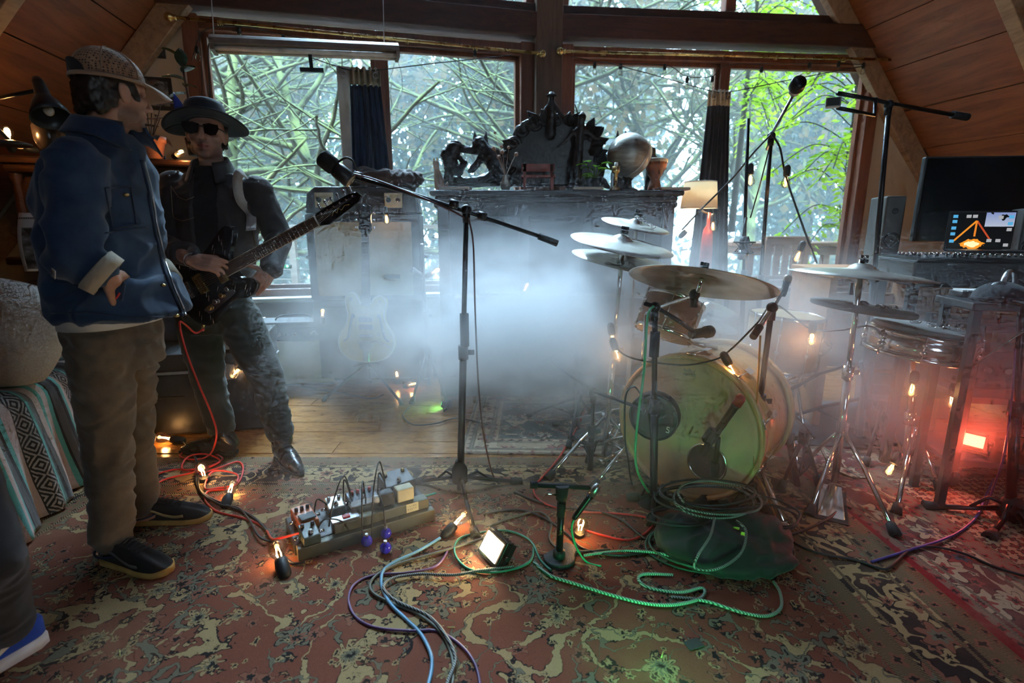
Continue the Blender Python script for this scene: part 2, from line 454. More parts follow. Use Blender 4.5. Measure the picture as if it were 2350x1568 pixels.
# ================================================================== rugs
def flowers(g, p, scale, n, size, rnd=1.0):
    v = g.voro(p, scale, rnd=rnd, dim='2D')
    loc = g.vm('SUBTRACT', p, v['Position']); x, y, _ = g.sep(loc); cr, cg, cb = g.sep(v['Color'])
    r = g.m('SQRT', x * x + y * y); a = g.m('ARCTAN2', y, x)
    rad = (cr * 0.5 + 0.6) * (g.m('COSINE', a * n + cg * 6.28) * 0.24 + 0.76) * size
    return r / rad, cg, cb, a
def rug_pattern(g, p, base, pal, sc=1.0):
    """floral field: branches, palmettes, leaves, blossoms with dark outlines"""
    BE, SL, DK, RO = pal
    warp = g.vm('SCALE', g.vm('SUBTRACT', g.noise(p, 2.4 * sc, 3, 0.6, col=True), (0.5, 0.5, 0.5)), 0.30)
    q = g.vm('ADD', p, warp)
    fine = g.vm('ADD', p, g.vm('SCALE', g.vm('SUBTRACT', g.noise(p, 16 * sc, 2, 0.6, col=True), (0.5, 0.5, 0.5)), 0.05))
    tone = g.noise(p, 1.3, 3)
    c = g.mix(g.smooth(tone, 0.35, 0.65), base, lerp3(base, RO, 0.35))
    # scrolling branches with a dark contour
    br = g.m('ABSOLUTE', g.noise(fine, 2.3 * sc, 1.2, 0.5, 0.9) - 0.5)
    wd = g.noise(fine, 7 * sc, 1) * 0.05 - 0.002
    c = g.mix(br < wd + 0.005, c, DK); c = g.mix(br < wd, c, BE)
    b2 = g.m('ABSOLUTE', g.noise(g.vm('ADD', fine, (5.3, 2.1, 0)), 3.2 * sc, 1.0, 0.5, 1.2) - 0.52)
    w2 = g.noise(fine, 9 * sc, 1) * 0.034 - 0.006
    c = g.mix(b2 < w2 + 0.004, c, DK); c = g.mix(b2 < w2, c, SL)
    for k, (s_, n_, z_, ca, cb_, off) in enumerate([(2.1, 7, 0.115, SL, RO, 0.0), (3.1, 9, 0.072, BE, SL, 3.7), (5.2, 5, 0.046, RO, BE, 8.1), (7.5, 5, 0.026, DK, BE, 1.9), (10.0, 6, 0.022, BE, DK, 4.4)]):
        f, h1, h2, a = flowers(g, g.vm('ADD', fine, (off, off * 0.7, 0)), s_ * sc, n_, z_ / sc)
        on = h2 > (0.25 if k < 2 else 0.32)
        c = g.mix(g.m('MULTIPLY', f < 1.09, on), c, DK); c = g.mix(g.m('MULTIPLY', f < 1.0, on), c, ca)
        pet = g.m('ABSOLUTE', g.m('SINE', a * (n_ * 1.0)))
        ring = g.m('MULTIPLY', g.m('MULTIPLY', f < 0.78, f > 0.56), pet < 0.62)
        if k < 2: c = g.mix(g.m('MULTIPLY', ring, on), c, DK)
        c = g.mix(g.m('MULTIPLY', f < 0.46, on), c, DK if k == 2 else cb_); c = g.mix(g.m('MULTIPLY', f < 0.22, on), c, DK if k != 3 else RO)
    return c
def rug_mat(name, hx, hy, base, bord, pal, bw=0.36, sc=1.0, lattice=False, edge=None):
    m, g = newmat(name); p = g.co(); x, y, z = g.sep(p)
    ex = hx - g.m('ABSOLUTE', x); ey = hy - g.m('ABSOLUTE', y); d = g.m('MINIMUM', ex, ey)   # distance to the rug's edge
    BE, SL, DK, RO = pal
    if lattice:
        f, h1, h2, a = flowers(g, p, 26, 4, 0.017, 0.25)
        fld = g.mix(f < 1.25, BE, DK); fld = g.mix(f < 0.8, fld, lerp3(RO, DK, 0.3))
    else: fld = rug_pattern(g, p, base, pal, sc)
    # border: guard stripes and a main band of blossoms on a dark ground
    wob = g.vm('ADD', p, g.vm('SCALE', g.vm('SUBTRACT', g.noise(p, 20, 2, col=True), (0.5, 0.5, 0.5)), 0.03))
    f, h1, h2, a = flowers(g, wob, 5.6, 6, 0.080, 0.55)
    bd = g.mix(f < 1.1, bord, DK); bd = g.mix(f < 1.0, bd, g.mix(h1 > 0.5, BE, RO)); bd = g.mix(f < 0.5, bd, g.mix(h1 > 0.4, RO, SL)); bd = g.mix(f < 0.22, bd, DK)
    br = g.m('ABSOLUTE', g.noise(wob, 6.5, 1.2, 0.5, 1.0) - 0.5)
    bd = g.mix(g.m('MULTIPLY', br < 0.038, f > 1.1), bd, BE)
    f3, h3, h4, a3 = flowers(g, g.vm('ADD', wob, (2, 7, 0)), 11, 5, 0.026, 0.8)
    bd = g.mix(g.m('MULTIPLY', f3 < 1.0, f > 1.1), bd, g.mix(h3 > 0.5, RO, BE)); bd = g.mix(g.m('MULTIPLY', f3 < 0.4, f > 1.1), bd, DK)
    fg, hg, hg2, ag = flowers(g, wob, 18, 4, 0.024, 0.3)
    gs = g.mix(fg < 1.0, lerp3(bord, BE, 0.35), RO); gs = g.mix(fg < 0.5, gs, DK)
    c = g.mix(d < bw, fld, gs)
    c = g.mix(g.m('MULTIPLY', d < bw * 0.80, d > bw * 0.24), c, bd)
    saw = g.m('SINE', (x + y) * 620.0)
    for t in (0.985, 0.80, 0.72, 0.31, 0.24, 0.06):
        near = g.m('ABSOLUTE', d - bw * t) < 0.006
        c = g.mix(near, c, g.mix(saw > 0.1, DK, lerp3(BE, DK, 0.25)))
    if edge: c = g.mix(d < 0.07, c, edge)
    wear = g.noise(p, 3.0, 5, 0.65); pile = g.noise(p, 420, 2)
    c = g.mix(g.smooth(wear, 0.45, 0.8) * 0.35, c, lerp3(base, BE, 0.5))
    c = g.mix(0.5, c, g.ramp(pile, [(0.25, (0.30, 0.30, 0.30)), (0.75, (0.75, 0.75, 0.75))]), 'OVERLAY')
    g.pbr(c, 0.92, 0, g.bump(pile + wear * 0.6, 0.35, 0.003), Specular_IOR_Level=0.15)
    return m
def rug(name, c, hx, hy, rz, z, mt, label):
    def fn(u, v):
        x = (u - 0.5) * 2 * hx; y = (v - 0.5) * 2 * hy
        return (x, y, 0.008 + 0.003 * mnoise.noise(V((x * 2.1, y * 2.3, z * 50))))
    b = MB().surf(fn, 60, 60)
    k = 61; E = list(range(k)) + [j * k + 60 for j in range(1, k)] + [60 * k + i for i in range(59, -1, -1)] + [j * k for j in range(59, 0, -1)]
    n = len(b.v); b.v += [(b.v[i][0], b.v[i][1], 0.0) for i in E]; q = len(E)
    for i in range(q): b.f.append((E[i], n + i, n + (i + 1) % q, E[(i + 1) % q])); b.sm.append(False); b.mi.append(0)
    b.f.append(tuple(n + i for i in range(q - 1, -1, -1))); b.sm.append(False); b.mi.append(0)
    o = b.build(name, mt); o.location = (c[0], c[1], z); o.rotation_euler = (0, 0, rz)
    return tag(o, label, 'rug')
PAL = ((0.32, 0.22, 0.105), (0.135, 0.12, 0.08), (0.016, 0.013, 0.013), (0.21, 0.082, 0.05))
rug('persian_rug', (-0.40, 0.70), 1.80, 1.80, 0, 0.002, rug_mat('rug_red', 1.80, 1.80, (0.165, 0.050, 0.029), (0.026, 0.018, 0.016), PAL, 0.38, 1.5), 'large red oriental rug with beige scrolling branches under the pedalboard')
PAL2 = ((0.30, 0.22, 0.14), (0.08, 0.06, 0.07), (0.03, 0.016, 0.016), (0.20, 0.035, 0.03))
rug('patterned_rug', (2.50, 0.90), 1.12, 1.80, R(1.5), 0.001, rug_mat('rug_cream', 1.12, 1.80, (0.40, 0.28, 0.17), (0.10, 0.025, 0.025), PAL2, 0.42, 1.6, True, (0.17, 0.010, 0.012)), 'cream lattice rug with a bright red edge stripe under the hi-hat stand')
PAL3 = ((0.40, 0.32, 0.22), (0.10, 0.16, 0.17), (0.02, 0.022, 0.024), (0.22, 0.08, 0.07))
rug('drum_rug', (0.72, 3.02), 0.98, 0.50, R(-2), 0.0015, rug_mat('rug_teal', 0.98, 0.50, (0.05, 0.085, 0.09), (0.30, 0.23, 0.15), PAL3, 0.20, 1.4), 'dark teal rug with a pale border behind the bass drum')
# ================================================================== outside: deck, mossy maples, forest
def leafmat(name, c0, c1, trans=0.5):
    m, g = newmat(name)
    n = g.noise(scale=1.7, detail=2); c = g.ramp(n, [(0.35, c0), (0.65, c1)])
    d = g.n('ShaderNodeBsdfDiffuse'); t = g.n('ShaderNodeBsdfTranslucent'); g.put(d.inputs[0], c); g.put(t.inputs[0], c)
    mx = g.n('ShaderNodeMixShader'); mx.inputs[0].default_value = trans
    g.nt.links.new(d.outputs[0], mx.inputs[1]); g.nt.links.new(t.outputs[0], mx.inputs[2]); g.out(S(g, mx.outputs[0])); return m
m, g = newmat('mossy_bark')
nz_ = S(g, g.n('ShaderNodeNewGeometry').outputs['Normal']); _, _, nzz = g.sep(nz_)
n = g.noise(scale=3, detail=5)
f = g.smooth(nzz * 0.45 + n, 0.35, 0.75)
g.pbr(g.mix(f, (0.05, 0.045, 0.03), g.ramp(n, [(0.35, (0.10, 0.14, 0.07)), (0.65, (0.30, 0.37, 0.13))])), 0.95, 0, g.bump(g.noise(scale=30, detail=3), 0.6, 0.03)); MOSSY = m
BARK = mat('grey_bark', (0.05, 0.045, 0.04), 0.9, bump=0.5, bscale=12)
LF_CON = leafmat('conifer_needles', (0.04, 0.085, 0.085), (0.11, 0.18, 0.16), 0.45)
LF_DEC = leafmat('winter_leaves', (0.08, 0.12, 0.10), (0.28, 0.20, 0.11), 0.5)
LF_YEL = leafmat('yellow_green_leaves', (0.22, 0.42, 0.03), (0.55, 0.70, 0.08), 0.6)
EARTH = mat('forest_earth', (0.10, 0.12, 0.06), 0.95, vary=0.3, scale=1.2)
DECKW = wood('deck_wood', (0.18, 0.16, 0.13), (0.38, 0.35, 0.30), 0.7, 'X')
struct(MB().box((0, 20, -0.55), (70, 30, 0.1)).build('ground', EARTH))
deck = struct(MB().box((0.4, 6.0, -0.12), (9, 2.0, 0.10)).build('floor_deck', DECKW))
dm = MB().box((0, 0, 0), (9, 0.13, 0.03)).mesh('deck_plank', DECKW)
for i in range(14):
    o = bpy.data.objects.new('deck_plank', dm); col.objects.link(o); o.parent = deck; o.location = (0.4, 5.08 + 0.14 * i, -0.055)
t = thing('deck_railing', 'pale grey deck railing outside the window behind the guitarist', 'railing', (-1.2, 6.65, -0.05))
MB().box((-0.3, 0, 1.22), (5.2, 0.09, 0.05)).build('top_rail', DECKW, t, 0.005)
MB().box((-0.3, 0, 0.18), (5.2, 0.05, 0.05)).build('bottom_rail', DECKW, t)
pmesh = MB().box((0, 0, 0.6), (0.08, 0.08, 1.2)).mesh('post', DECKW); bal = MB().cyl((-2.9, 0, 0), (2.3, 0, 0), 0.006, n=6).mesh('wire', DECKW)
for i in range(5):
    o = bpy.data.objects.new('post', pmesh); col.objects.link(o); o.parent = t; o.location = (-2.8 + 1.25 * i, 0, 0)
for i in range(7):
    o = bpy.data.objects.new('wire', bal); col.objects.link(o); o.parent = t; o.location = (0, 0, 0.32 + 0.125 * i)
# patio table and bench beyond the right-hand window
t = thing('patio_table', 'brown outdoor table on the deck beyond the window by the monitor', 'table', (3.2, 6.1, -0.05), R(4))
TEAK = wood('teak', (0.16, 0.07, 0.035), (0.34, 0.17, 0.09), 0.5)
for i in range(6): MB().box((0, -0.33 + 0.13 * i, 1.03), (1.5, 0.12, 0.04)).build('slat', TEAK, t, 0.006)
MB().box((0, 0, 0.96), (1.36, 0.7, 0.08)).build('apron', TEAK, t)
for sx in (-1, 1):
    for sy in (-1, 1): MB().box((sx * 0.64, sy * 0.3, 0.46), (0.08, 0.08, 0.94)).build('leg', TEAK, t, 0.005)
t = thing('patio_chair', 'outdoor chair backrest standing at the brown deck table', 'chair', (2.85, 5.5, -0.05), R(10))
for i in range(5): MB().box((-0.2 + 0.1 * i, 0.0, 0.82), (0.07, 0.02, 0.5)).build('back_slat', TEAK, t)
MB().box((0, 0, 1.08), (0.5, 0.04, 0.09)).build('top_rail', TEAK, t, 0.01)
MB().box((0, 0.24, 0.52), (0.5, 0.48, 0.05)).build('seat', TEAK, t, 0.01)
for sx in (-1, 1):
    MB().box((sx * 0.23, 0, 0.55), (0.05, 0.04, 1.08)).build('leg', TEAK, t); MB().box((sx * 0.23, 0.44, 0.26), (0.05, 0.05, 0.52)).build('leg', TEAK, t)

def bare_tree(seed, H, r0, lean=(0, 0), low=0.5, fan=1.0):
    rnd = random.Random(seed); tr = MB(); br = MB()
    def grow(p, d, L, r, lev, mb):
        k = max(4, int(L / 0.22)); pts = [V(p)]; q = V(p); dd = V(d).normalized(); rs = [r]
        for i in range(k):
            dd = (dd + V((rnd.uniform(-1, 1), rnd.uniform(-1, 1), rnd.uniform(-0.75, 0.8))) * (0.20 if lev else 0.10)).normalized()
            q = q + dd * (L / k); pts.append(q.copy()); rs.append(max(0.006, r * (1 - 0.72 * (i + 1) / k)))
        mb.tube(spline(pts, 2), [interp(j / 2, range(k + 1), rs) for j in range(2 * k + 1)], (7, 6, 4, 3)[lev])
        if lev >= 3: return
        for i in range(2 if lev else 3, k + 1):
            if lev == 0 and pts[i].z - p[2] < low: continue
            for _ in range(2 if lev < 1 else 1):
                if rnd.random() < (0.62, 0.55, 0.42)[lev]:
                    a = rnd.uniform(0, 2 * PI); sd = V((math.cos(a), math.sin(a) * 0.7, rnd.uniform(-0.25, 0.5)))
                    grow(pts[i], dd * 0.5 + sd * fan, L * rnd.uniform(0.30, 0.52), rs[i] * rnd.uniform(0.45, 0.7), lev + 1, br)
    grow((0, 0, 0), (lean[0], lean[1], 1), H, r0, 0, tr)
    return tr.mesh('trunk', MOSSY), br.mesh('branches', MOSSY)
def put_tree(name, label, parts, loc, rz=0, sc=1.0, group=None):
    t = thing(name, label, 'tree', loc, rz, group); t.scale = (sc,) * 3
    for n_, me in parts: o = bpy.data.objects.new(n_, me); col.objects.link(o); o.parent = t
    return t
for i, (sd, H, r0, ln, lo, x, y, lab) in enumerate([
    (3, 5.5, 0.12, (0.10, 0), 0.9, -3.6, 6.9, 'mossy bare maple with thick green branches behind the hat'),
    (11, 6.5, 0.105, (-0.12, 0), 1.0, -2.2, 7.8, 'mossy bare maple arching behind the left curtain'),
    (23, 6.0, 0.12, (0.18, 0), 1.2, -5.0, 8.2, 'mossy bare maple at the far left of the forest'),
    (31, 7.0, 0.12, (0.05, 0), 1.4, 0.3, 9.2, 'thin mossy bare tree behind the dark centre post')]):
    a, b = bare_tree(sd, H, r0, ln, lo, 1.15)
    put_tree('mossy_tree', lab, [('trunk', a), ('branches', b)], (x, y, -0.5))
def foliage(seed, n, place, size, asp, mt, droop=0.4):
    rg = np.random.RandomState(seed); vs = np.empty((n, 4, 3)); P = place(rg, n)
    d = rg.normal(size=(n, 3)); d[:, 2] -= droop; d /= np.linalg.norm(d, axis=1)[:, None]
    e = np.cross(d, rg.normal(size=(n, 3))); e /= np.linalg.norm(e, axis=1)[:, None]
    L = size * rg.uniform(0.6, 1.3, (n, 1)); W = L * asp
    vs[:, 0] = P; vs[:, 1] = P + d * L * 0.5 + e * W; vs[:, 2] = P + d * L; vs[:, 3] = P + d * L * 0.5 - e * W
    me = bpy.data.meshes.new('foliage'); me.from_pydata(vs.reshape(-1, 3).tolist(), [], np.arange(4 * n).reshape(-1, 4).tolist())
    me.materials.append(mt); return me
def con_place(rg, n):
    z = rg.uniform(0, 1, n) ** 0.85; wh = np.round(z * 26) / 26; a = rg.uniform(0, 2 * PI, n); a = np.round(a * 9 / PI + wh * 13) * PI / 9 + rg.normal(0, 0.10, n)
    r = (1 - wh) * 2.5 * np.sqrt(rg.uniform(0.02, 1, n)) + 0.08
    return np.stack([r * np.cos(a), r * np.sin(a), 0.8 + wh * 12.5 - 0.25 * r + rg.normal(0, 0.10, n)], 1)
def dec_place(rg, n):
    c = rg.normal(size=(36, 3)) * (1.5, 1.5, 1.9) + (0, 0, 5.2); k = rg.randint(0, 36, n)
    return c[k] + rg.normal(size=(n, 3)) * 0.42
tk = MB().tube([(0, 0, 0), (0.05, 0, 4), (0, 0.05, 9), (0, 0, 13)], [0.2, 0.16, 0.09, 0.01], 8).mesh('trunk', BARK)
CON = [('trunk', tk), ('foliage', foliage(1, 5200, con_place, 0.42, 0.20, LF_CON, 0.9))]
CON2 = [('trunk', tk), ('foliage', foliage(2, 4200, con_place, 0.46, 0.18, LF_CON, 1.1))]
da, db = bare_tree(44, 7.0, 0.12, (0.03, 0.02), 1.6)
DEC = [('trunk', da), ('branches', db), ('foliage', foliage(5, 2600, dec_place, 0.15, 0.5, LF_DEC, 0.5))]
rnd = random.Random(5)
for i in range(15):
    x = -11.5 + 1.75 * i + rnd.uniform(-0.5, 0.5); y = 14.5 + rnd.uniform(-1.5, 4)
    put_tree('conifer', 'dark green conifer in the misty forest beyond the windows', CON if i % 2 else CON2, (x, y, -0.5), rnd.uniform(0, 6), rnd.uniform(0.58, 0.8), 'conifers beyond the windows')
for i in range(9):
    x = -8.5 + 2.3 * i + rnd.uniform(-0.6, 0.6); y = 10.8 + rnd.uniform(-0.8, 1.6)
    put_tree('broadleaf_tree', 'thin broadleaf tree with rusty winter leaves among the conifers', DEC, (x, y, -0.5), rnd.uniform(0, 6), rnd.uniform(0.85, 1.15), 'broadleaf trees beyond the windows')
# bright yellow-green shrub tree just outside the right-hand pane
def spray_tree():
    rg = random.Random(9); tw = MB(); lf = MB()
    tw.tube(spline([(0.35, 0.5, 0), (0.3, 0.45, 1.2), (0.15, 0.35, 2.2), (0, 0.2, 3.4)], 4), [0.05 - 0.003 * i for i in range(13)], 7)
    for i in range(60):
        z0 = rg.uniform(1.4, 3.4); a = rg.uniform(-0.3, PI + 0.9); L = rg.uniform(0.4, 1.0) * (1 - 0.12 * abs(z0 - 2))
        o = V((0.2 - 0.06 * z0, 0.4 - 0.05 * z0, z0)); e = o + V((-math.cos(a) * L, -math.sin(a) * L * 0.7, rg.uniform(-0.45, 0.15)))
        c = (o + e) / 2 + V((0, 0, 0.18)); pts = spline([o, c, e], 6)
        tw.tube(pts, 0.006, 5)
        for k in range(2, len(pts)):
            for s_ in (-1, 1):
                for rep in range(2):
                    t_ = (pts[k] - pts[k - 1]).normalized(); sd = t_.cross(V((0, 0, 1))).normalized() * s_
                    pd = (sd + t_ * 0.5 + V((0, 0, rg.uniform(-0.7, 0.1)))).normalized(); L2 = rg.uniform(0.05, 0.11)
                    b0 = pts[k] + pd * rg.uniform(0, 0.09); w = pd.cross(V((rg.uniform(-1, 1), rg.uniform(-1, 1), 1))).normalized() * L2 * 0.24
                    lf.add([b0, b0 + pd * L2 * 0.45 + w, b0 + pd * L2, b0 + pd * L2 * 0.45 - w], [(0, 1, 2, 3)], False)
    return tw.mesh('twigs', BARK), lf.mesh('foliage', LF_YEL)
a, b = spray_tree()
put_tree('leafy_shrub', 'bright yellow-green leafy branches pressed close to the right-hand window', [('twigs', a), ('foliage', b)], (3.62, 5.75, -0.4))
put_tree('leafy_shrub', 'yellow-green leafy branches high in the clerestory corner', [('twigs', a), ('foliage', b)], (3.1, 6.8, 1.1), R(40), 1.0)
# ================================================================== people
def remesh(name, mb, voxel, mt, parent=None, smooth=3, wrinkle=0.0, wfreq=9, seed=0, fn=None):
    me = mb.mesh(name + '_src', mt); o = bpy.data.objects.new(name + '_src', me); col.objects.link(o)
    k = o.modifiers.new('r', 'REMESH'); k.mode = 'VOXEL'; k.voxel_size = voxel; k.use_smooth_shade = True
    k = o.modifiers.new('s', 'SMOOTH'); k.factor = 0.5; k.iterations = smooth
    dg = bpy.context.evaluated_depsgraph_get(); ev = o.evaluated_get(dg)
    m2 = bpy.data.meshes.new_from_object(ev); m2.name = name
    bpy.data.objects.remove(o)
    m2.materials.clear()
    for q in (mt if isinstance(mt, list) else [mt]): m2.materials.append(q)
    n = len(m2.vertices); co = np.empty(n * 3); m2.vertices.foreach_get('co', co); co = co.reshape(-1, 3)
    if wrinkle or fn:
        no = np.empty(n * 3); m2.vertices.foreach_get('normal', no); no = no.reshape(-1, 3); d = np.zeros(n)
        if wrinkle:
            for i in range(n):
                p = V(co[i]) * wfreq + V((seed, 0, 0)); p.z *= 1.7
                q = mnoise.noise_vector(p * 0.5) * 1.2
                d[i] = wrinkle * (1 - 2.2 * abs(mnoise.noise(p + q)))
        co = co + no * d[:, None]
        if fn: co = fn(co, no)
        m2.vertices.foreach_set('co', co.ravel())
    m2.polygons.foreach_set('use_smooth', [True] * len(m2.polygons)); m2.update()
    ob = bpy.data.objects.new(name, m2); col.objects.link(ob)
    if parent is not None: fin(ob, parent, world=True)
    return ob
def set_attr(o, name, vals):
    a = o.data.attributes.new(name, 'FLOAT', 'POINT'); a.data.foreach_set('value', np.asarray(vals, dtype=np.float32))
def coords(o):
    n = len(o.data.vertices); co = np.empty(n * 3); o.data.vertices.foreach_get('co', co); return co.reshape(-1, 3)
def oval(mb, st, n=24):
    """loft of oval stations (centre, half width, half depth, side vector, front vector)"""
    vs = []; fs = []
    for c, w, d, s_, f_ in st:
        for i in range(n):
            a = 2 * PI * i / n; ca, sa = math.cos(a), math.sin(a)
            k = (abs(ca) ** 2.5 + abs(sa) ** 2.5) ** (-1 / 2.5)
            vs.append(V(c) + V(s_) * (w * ca * k) + V(f_) * (d * sa * k))
    for j in range(len(st) - 1):
        for i in range(n): fs.append((j*n+i, j*n+(i+1) % n, (j+1)*n+(i+1) % n, (j+1)*n+i))
    fs.append(tuple(range(n-1, -1, -1))); fs.append(tuple((len(st)-1)*n+i for i in range(n)))
    return mb.add(vs, fs, True)
def head(mb, c, f, u, hs=1.0):
    f = V(f).normalized(); u = (V(u) - f * V(u).dot(f)).normalized(); s_ = f.cross(u)
    M = Matrix((s_, f, u)).transposed().to_4x4(); M.translation = V(c); M = M @ Matrix.Scale(hs, 4)
    def E(p, r, n=16): mb.sphere(p, r, n, 10, M)
    E((0, -0.012, 0.025), (0.076, 0.094, 0.085), 24)                       # skull
    E((0, 0.018, -0.03), (0.066, 0.072, 0.078), 20)                        # face
    E((0, 0.034, -0.075), (0.050, 0.050, 0.042)); E((0, 0.068, -0.102), (0.024, 0.020, 0.018))   # jaw, chin
    for k in (-1, 1):
        E((k * 0.044, 0.058, -0.024), (0.024, 0.024, 0.022)); E((k * 0.046, 0.012, -0.072), (0.022, 0.040, 0.030))
        E((k * 0.032, 0.076, 0.008), (0.014, 0.013, 0.010))                                  # eyes
        E((k * 0.078, -0.004, -0.012), (0.010, 0.020, 0.032)); E((k * 0.086, -0.014, -0.002), (0.006, 0.016, 0.024))   # ears
        mb.limb([M @ V((k * 0.008, 0.088, 0.026)), M @ V((k * 0.045, 0.070, 0.028))], [0.010, 0.009], 8)
        E((k * 0.013, 0.098, -0.036), (0.010, 0.011, 0.009))
    mb.limb([M @ V((0, 0.086, 0.018)), M @ V((0, 0.102, -0.012)), M @ V((0, 0.112, -0.032))], [0.009, 0.011, 0.0125], 10)
    mb.limb([M @ V((-0.026, 0.078, -0.062)), M @ V((0, 0.092, -0.062)), M @ V((0.026, 0.078, -0.062))], [0.006, 0.0085, 0.006], 8)
    mb.limb([M @ V((-0.023, 0.076, -0.076)), M @ V((0, 0.088, -0.077)), M @ V((0.023, 0.076, -0.076))], [0.006, 0.009, 0.006], 8)
    return M
def hand(mb, w, d, n, thumb, curl=(0.5, 0.55, 0.6, 0.65), tspread=0.75, tcurl=0.4, sc=1.0):
    """w wrist, d towards the fingers, n side the fingers curl to, thumb +1/-1 side of d x n"""
    d = V(d).normalized(); n = (V(n) - d * V(n).dot(d)).normalized(); l = d.cross(n) * thumb
    w = V(w)
    P = lambda a, b, c=0.0: w + (d * a + l * b + n * c) * sc
    mb.limb([P(-0.004, 0), P(0.02, 0.002)], [0.024 * sc, 0.026 * sc], 12)
    for b in (0.026, 0.009, -0.009, -0.026): mb.limb([P(0.012, b * 0.6), P(0.05, b), P(0.082, b * 1.05)], [0.015 * sc, 0.0145 * sc, 0.0115 * sc], 10)
    for i, (b, L) in enumerate(((0.030, 0.070), (0.0102, 0.078), (-0.0102, 0.072), (-0.029, 0.056))):
        q = P(0.084, b); a = curl[i] * 0.6; pts = [q]
        for k, fr in enumerate((0.45, 0.32, 0.25)):
            dd = d * math.cos(a) + n * math.sin(a) + l * (b * 2.2)
            q = q + dd.normalized() * L * fr * sc; pts.append(q); a += curl[i]
        mb.limb(pts, [0.0092 * sc, 0.0084 * sc, 0.0078 * sc, 0.0068 * sc], 9)
    q = P(0.022, 0.028, 0.006); td = (l * tspread + d * (1.1 - tspread) + n * 0.25).normalized(); pts = [P(0.01, 0.012), q]
    for k, fr in enumerate((0.04, 0.034, 0.026)):
        q = q + td * fr * sc; pts.append(q); td = (td + d * tcurl * 0.7 + n * tcurl * 0.5).normalized()
    mb.limb(pts, [0.016 * sc, 0.0145 * sc, 0.011 * sc, 0.0098 * sc, 0.008 * sc], 9)
m, g = newmat('skin')
n = g.noise(scale=18, detail=4); c = g.ramp(n, [(0.3, (0.40, 0.20, 0.13)), (0.7, (0.52, 0.28, 0.19))])
c = g.mix(g.attr('stubble') * (g.noise(scale=420, detail=1) * 0.5 + 0.55), c, (0.05, 0.035, 0.028))
c = g.mix(g.attr('lips'), c, (0.36, 0.11, 0.09))
g.pbr(c, 0.55, 0, g.bump(g.noise(scale=260, detail=2), 0.15, 0.001), Subsurface_Weight=0.08, Subsurface_Radius=(0.01, 0.004, 0.002)); SKIN = m
def cloth(name, c0, c1, weave=900, rough=0.85, dirt=None, big=4.0):
    m, g = newmat(name); p = g.co(); n = g.noise(p, big, 5, 0.65); fine = g.noise(p, weave, 2)
    tw = g.m('SINE', g.sep(p)[2] * 2600 + g.sep(p)[0] * 2600) * 0.05
    c = g.ramp(n + (fine - 0.5) * 0.35 + tw, [(0.28, c0), (0.72, c1)])
    g.pbr(c, rough, 0, g.bump(fine + tw, 0.25, 0.0015), Specular_IOR_Level=0.25, Sheen_Weight=0.15); return m
DENIM = cloth('blue_denim', (0.009, 0.019, 0.042), (0.030, 0.062, 0.118))
DENIM_D = cloth('denim_seam', (0.008, 0.016, 0.035), (0.02, 0.036, 0.07))
JEANS = cloth('faded_brown_jeans', (0.045, 0.036, 0.028), (0.23, 0.16, 0.095), big=3)
JEANS2 = cloth('black_green_jeans', (0.012, 0.016, 0.013), (0.042, 0.052, 0.042))
BLKC = cloth('black_cotton', (0.008, 0.008, 0.010), (0.022, 0.022, 0.026))
BLKJ = cloth('black_worn_jacket', (0.012, 0.011, 0.013), (0.055, 0.046, 0.044), rough=0.6)
LINING = cloth('beige_lining', (0.30, 0.24, 0.17), (0.52, 0.45, 0.34))
TEE = cloth('white_tee', (0.45, 0.43, 0.40), (0.66, 0.64, 0.60))
FELT = cloth('black_felt', (0.012, 0.014, 0.018), (0.03, 0.034, 0.042))
LEATHER = mat('black_leather', (0.014, 0.013, 0.013), 0.28, bump=0.25, bscale=70)
SUEDE = mat('black_suede', (0.018, 0.017, 0.016), 0.85, bump=0.3, bscale=200)
GUM = mat('gum_sole', (0.42, 0.26, 0.07), 0.5)
HAIR = mat('dark_brown_hair', (0.020, 0.013, 0.009), 0.5, vary=0.3, bump=0.4, bscale=120)
UP = V((0, 0, 1))
def ln(name, pts, r, mt, par, n=6, **kw): return MB().tube(pts, r, n, **kw).build(name, mt, par, world=True)

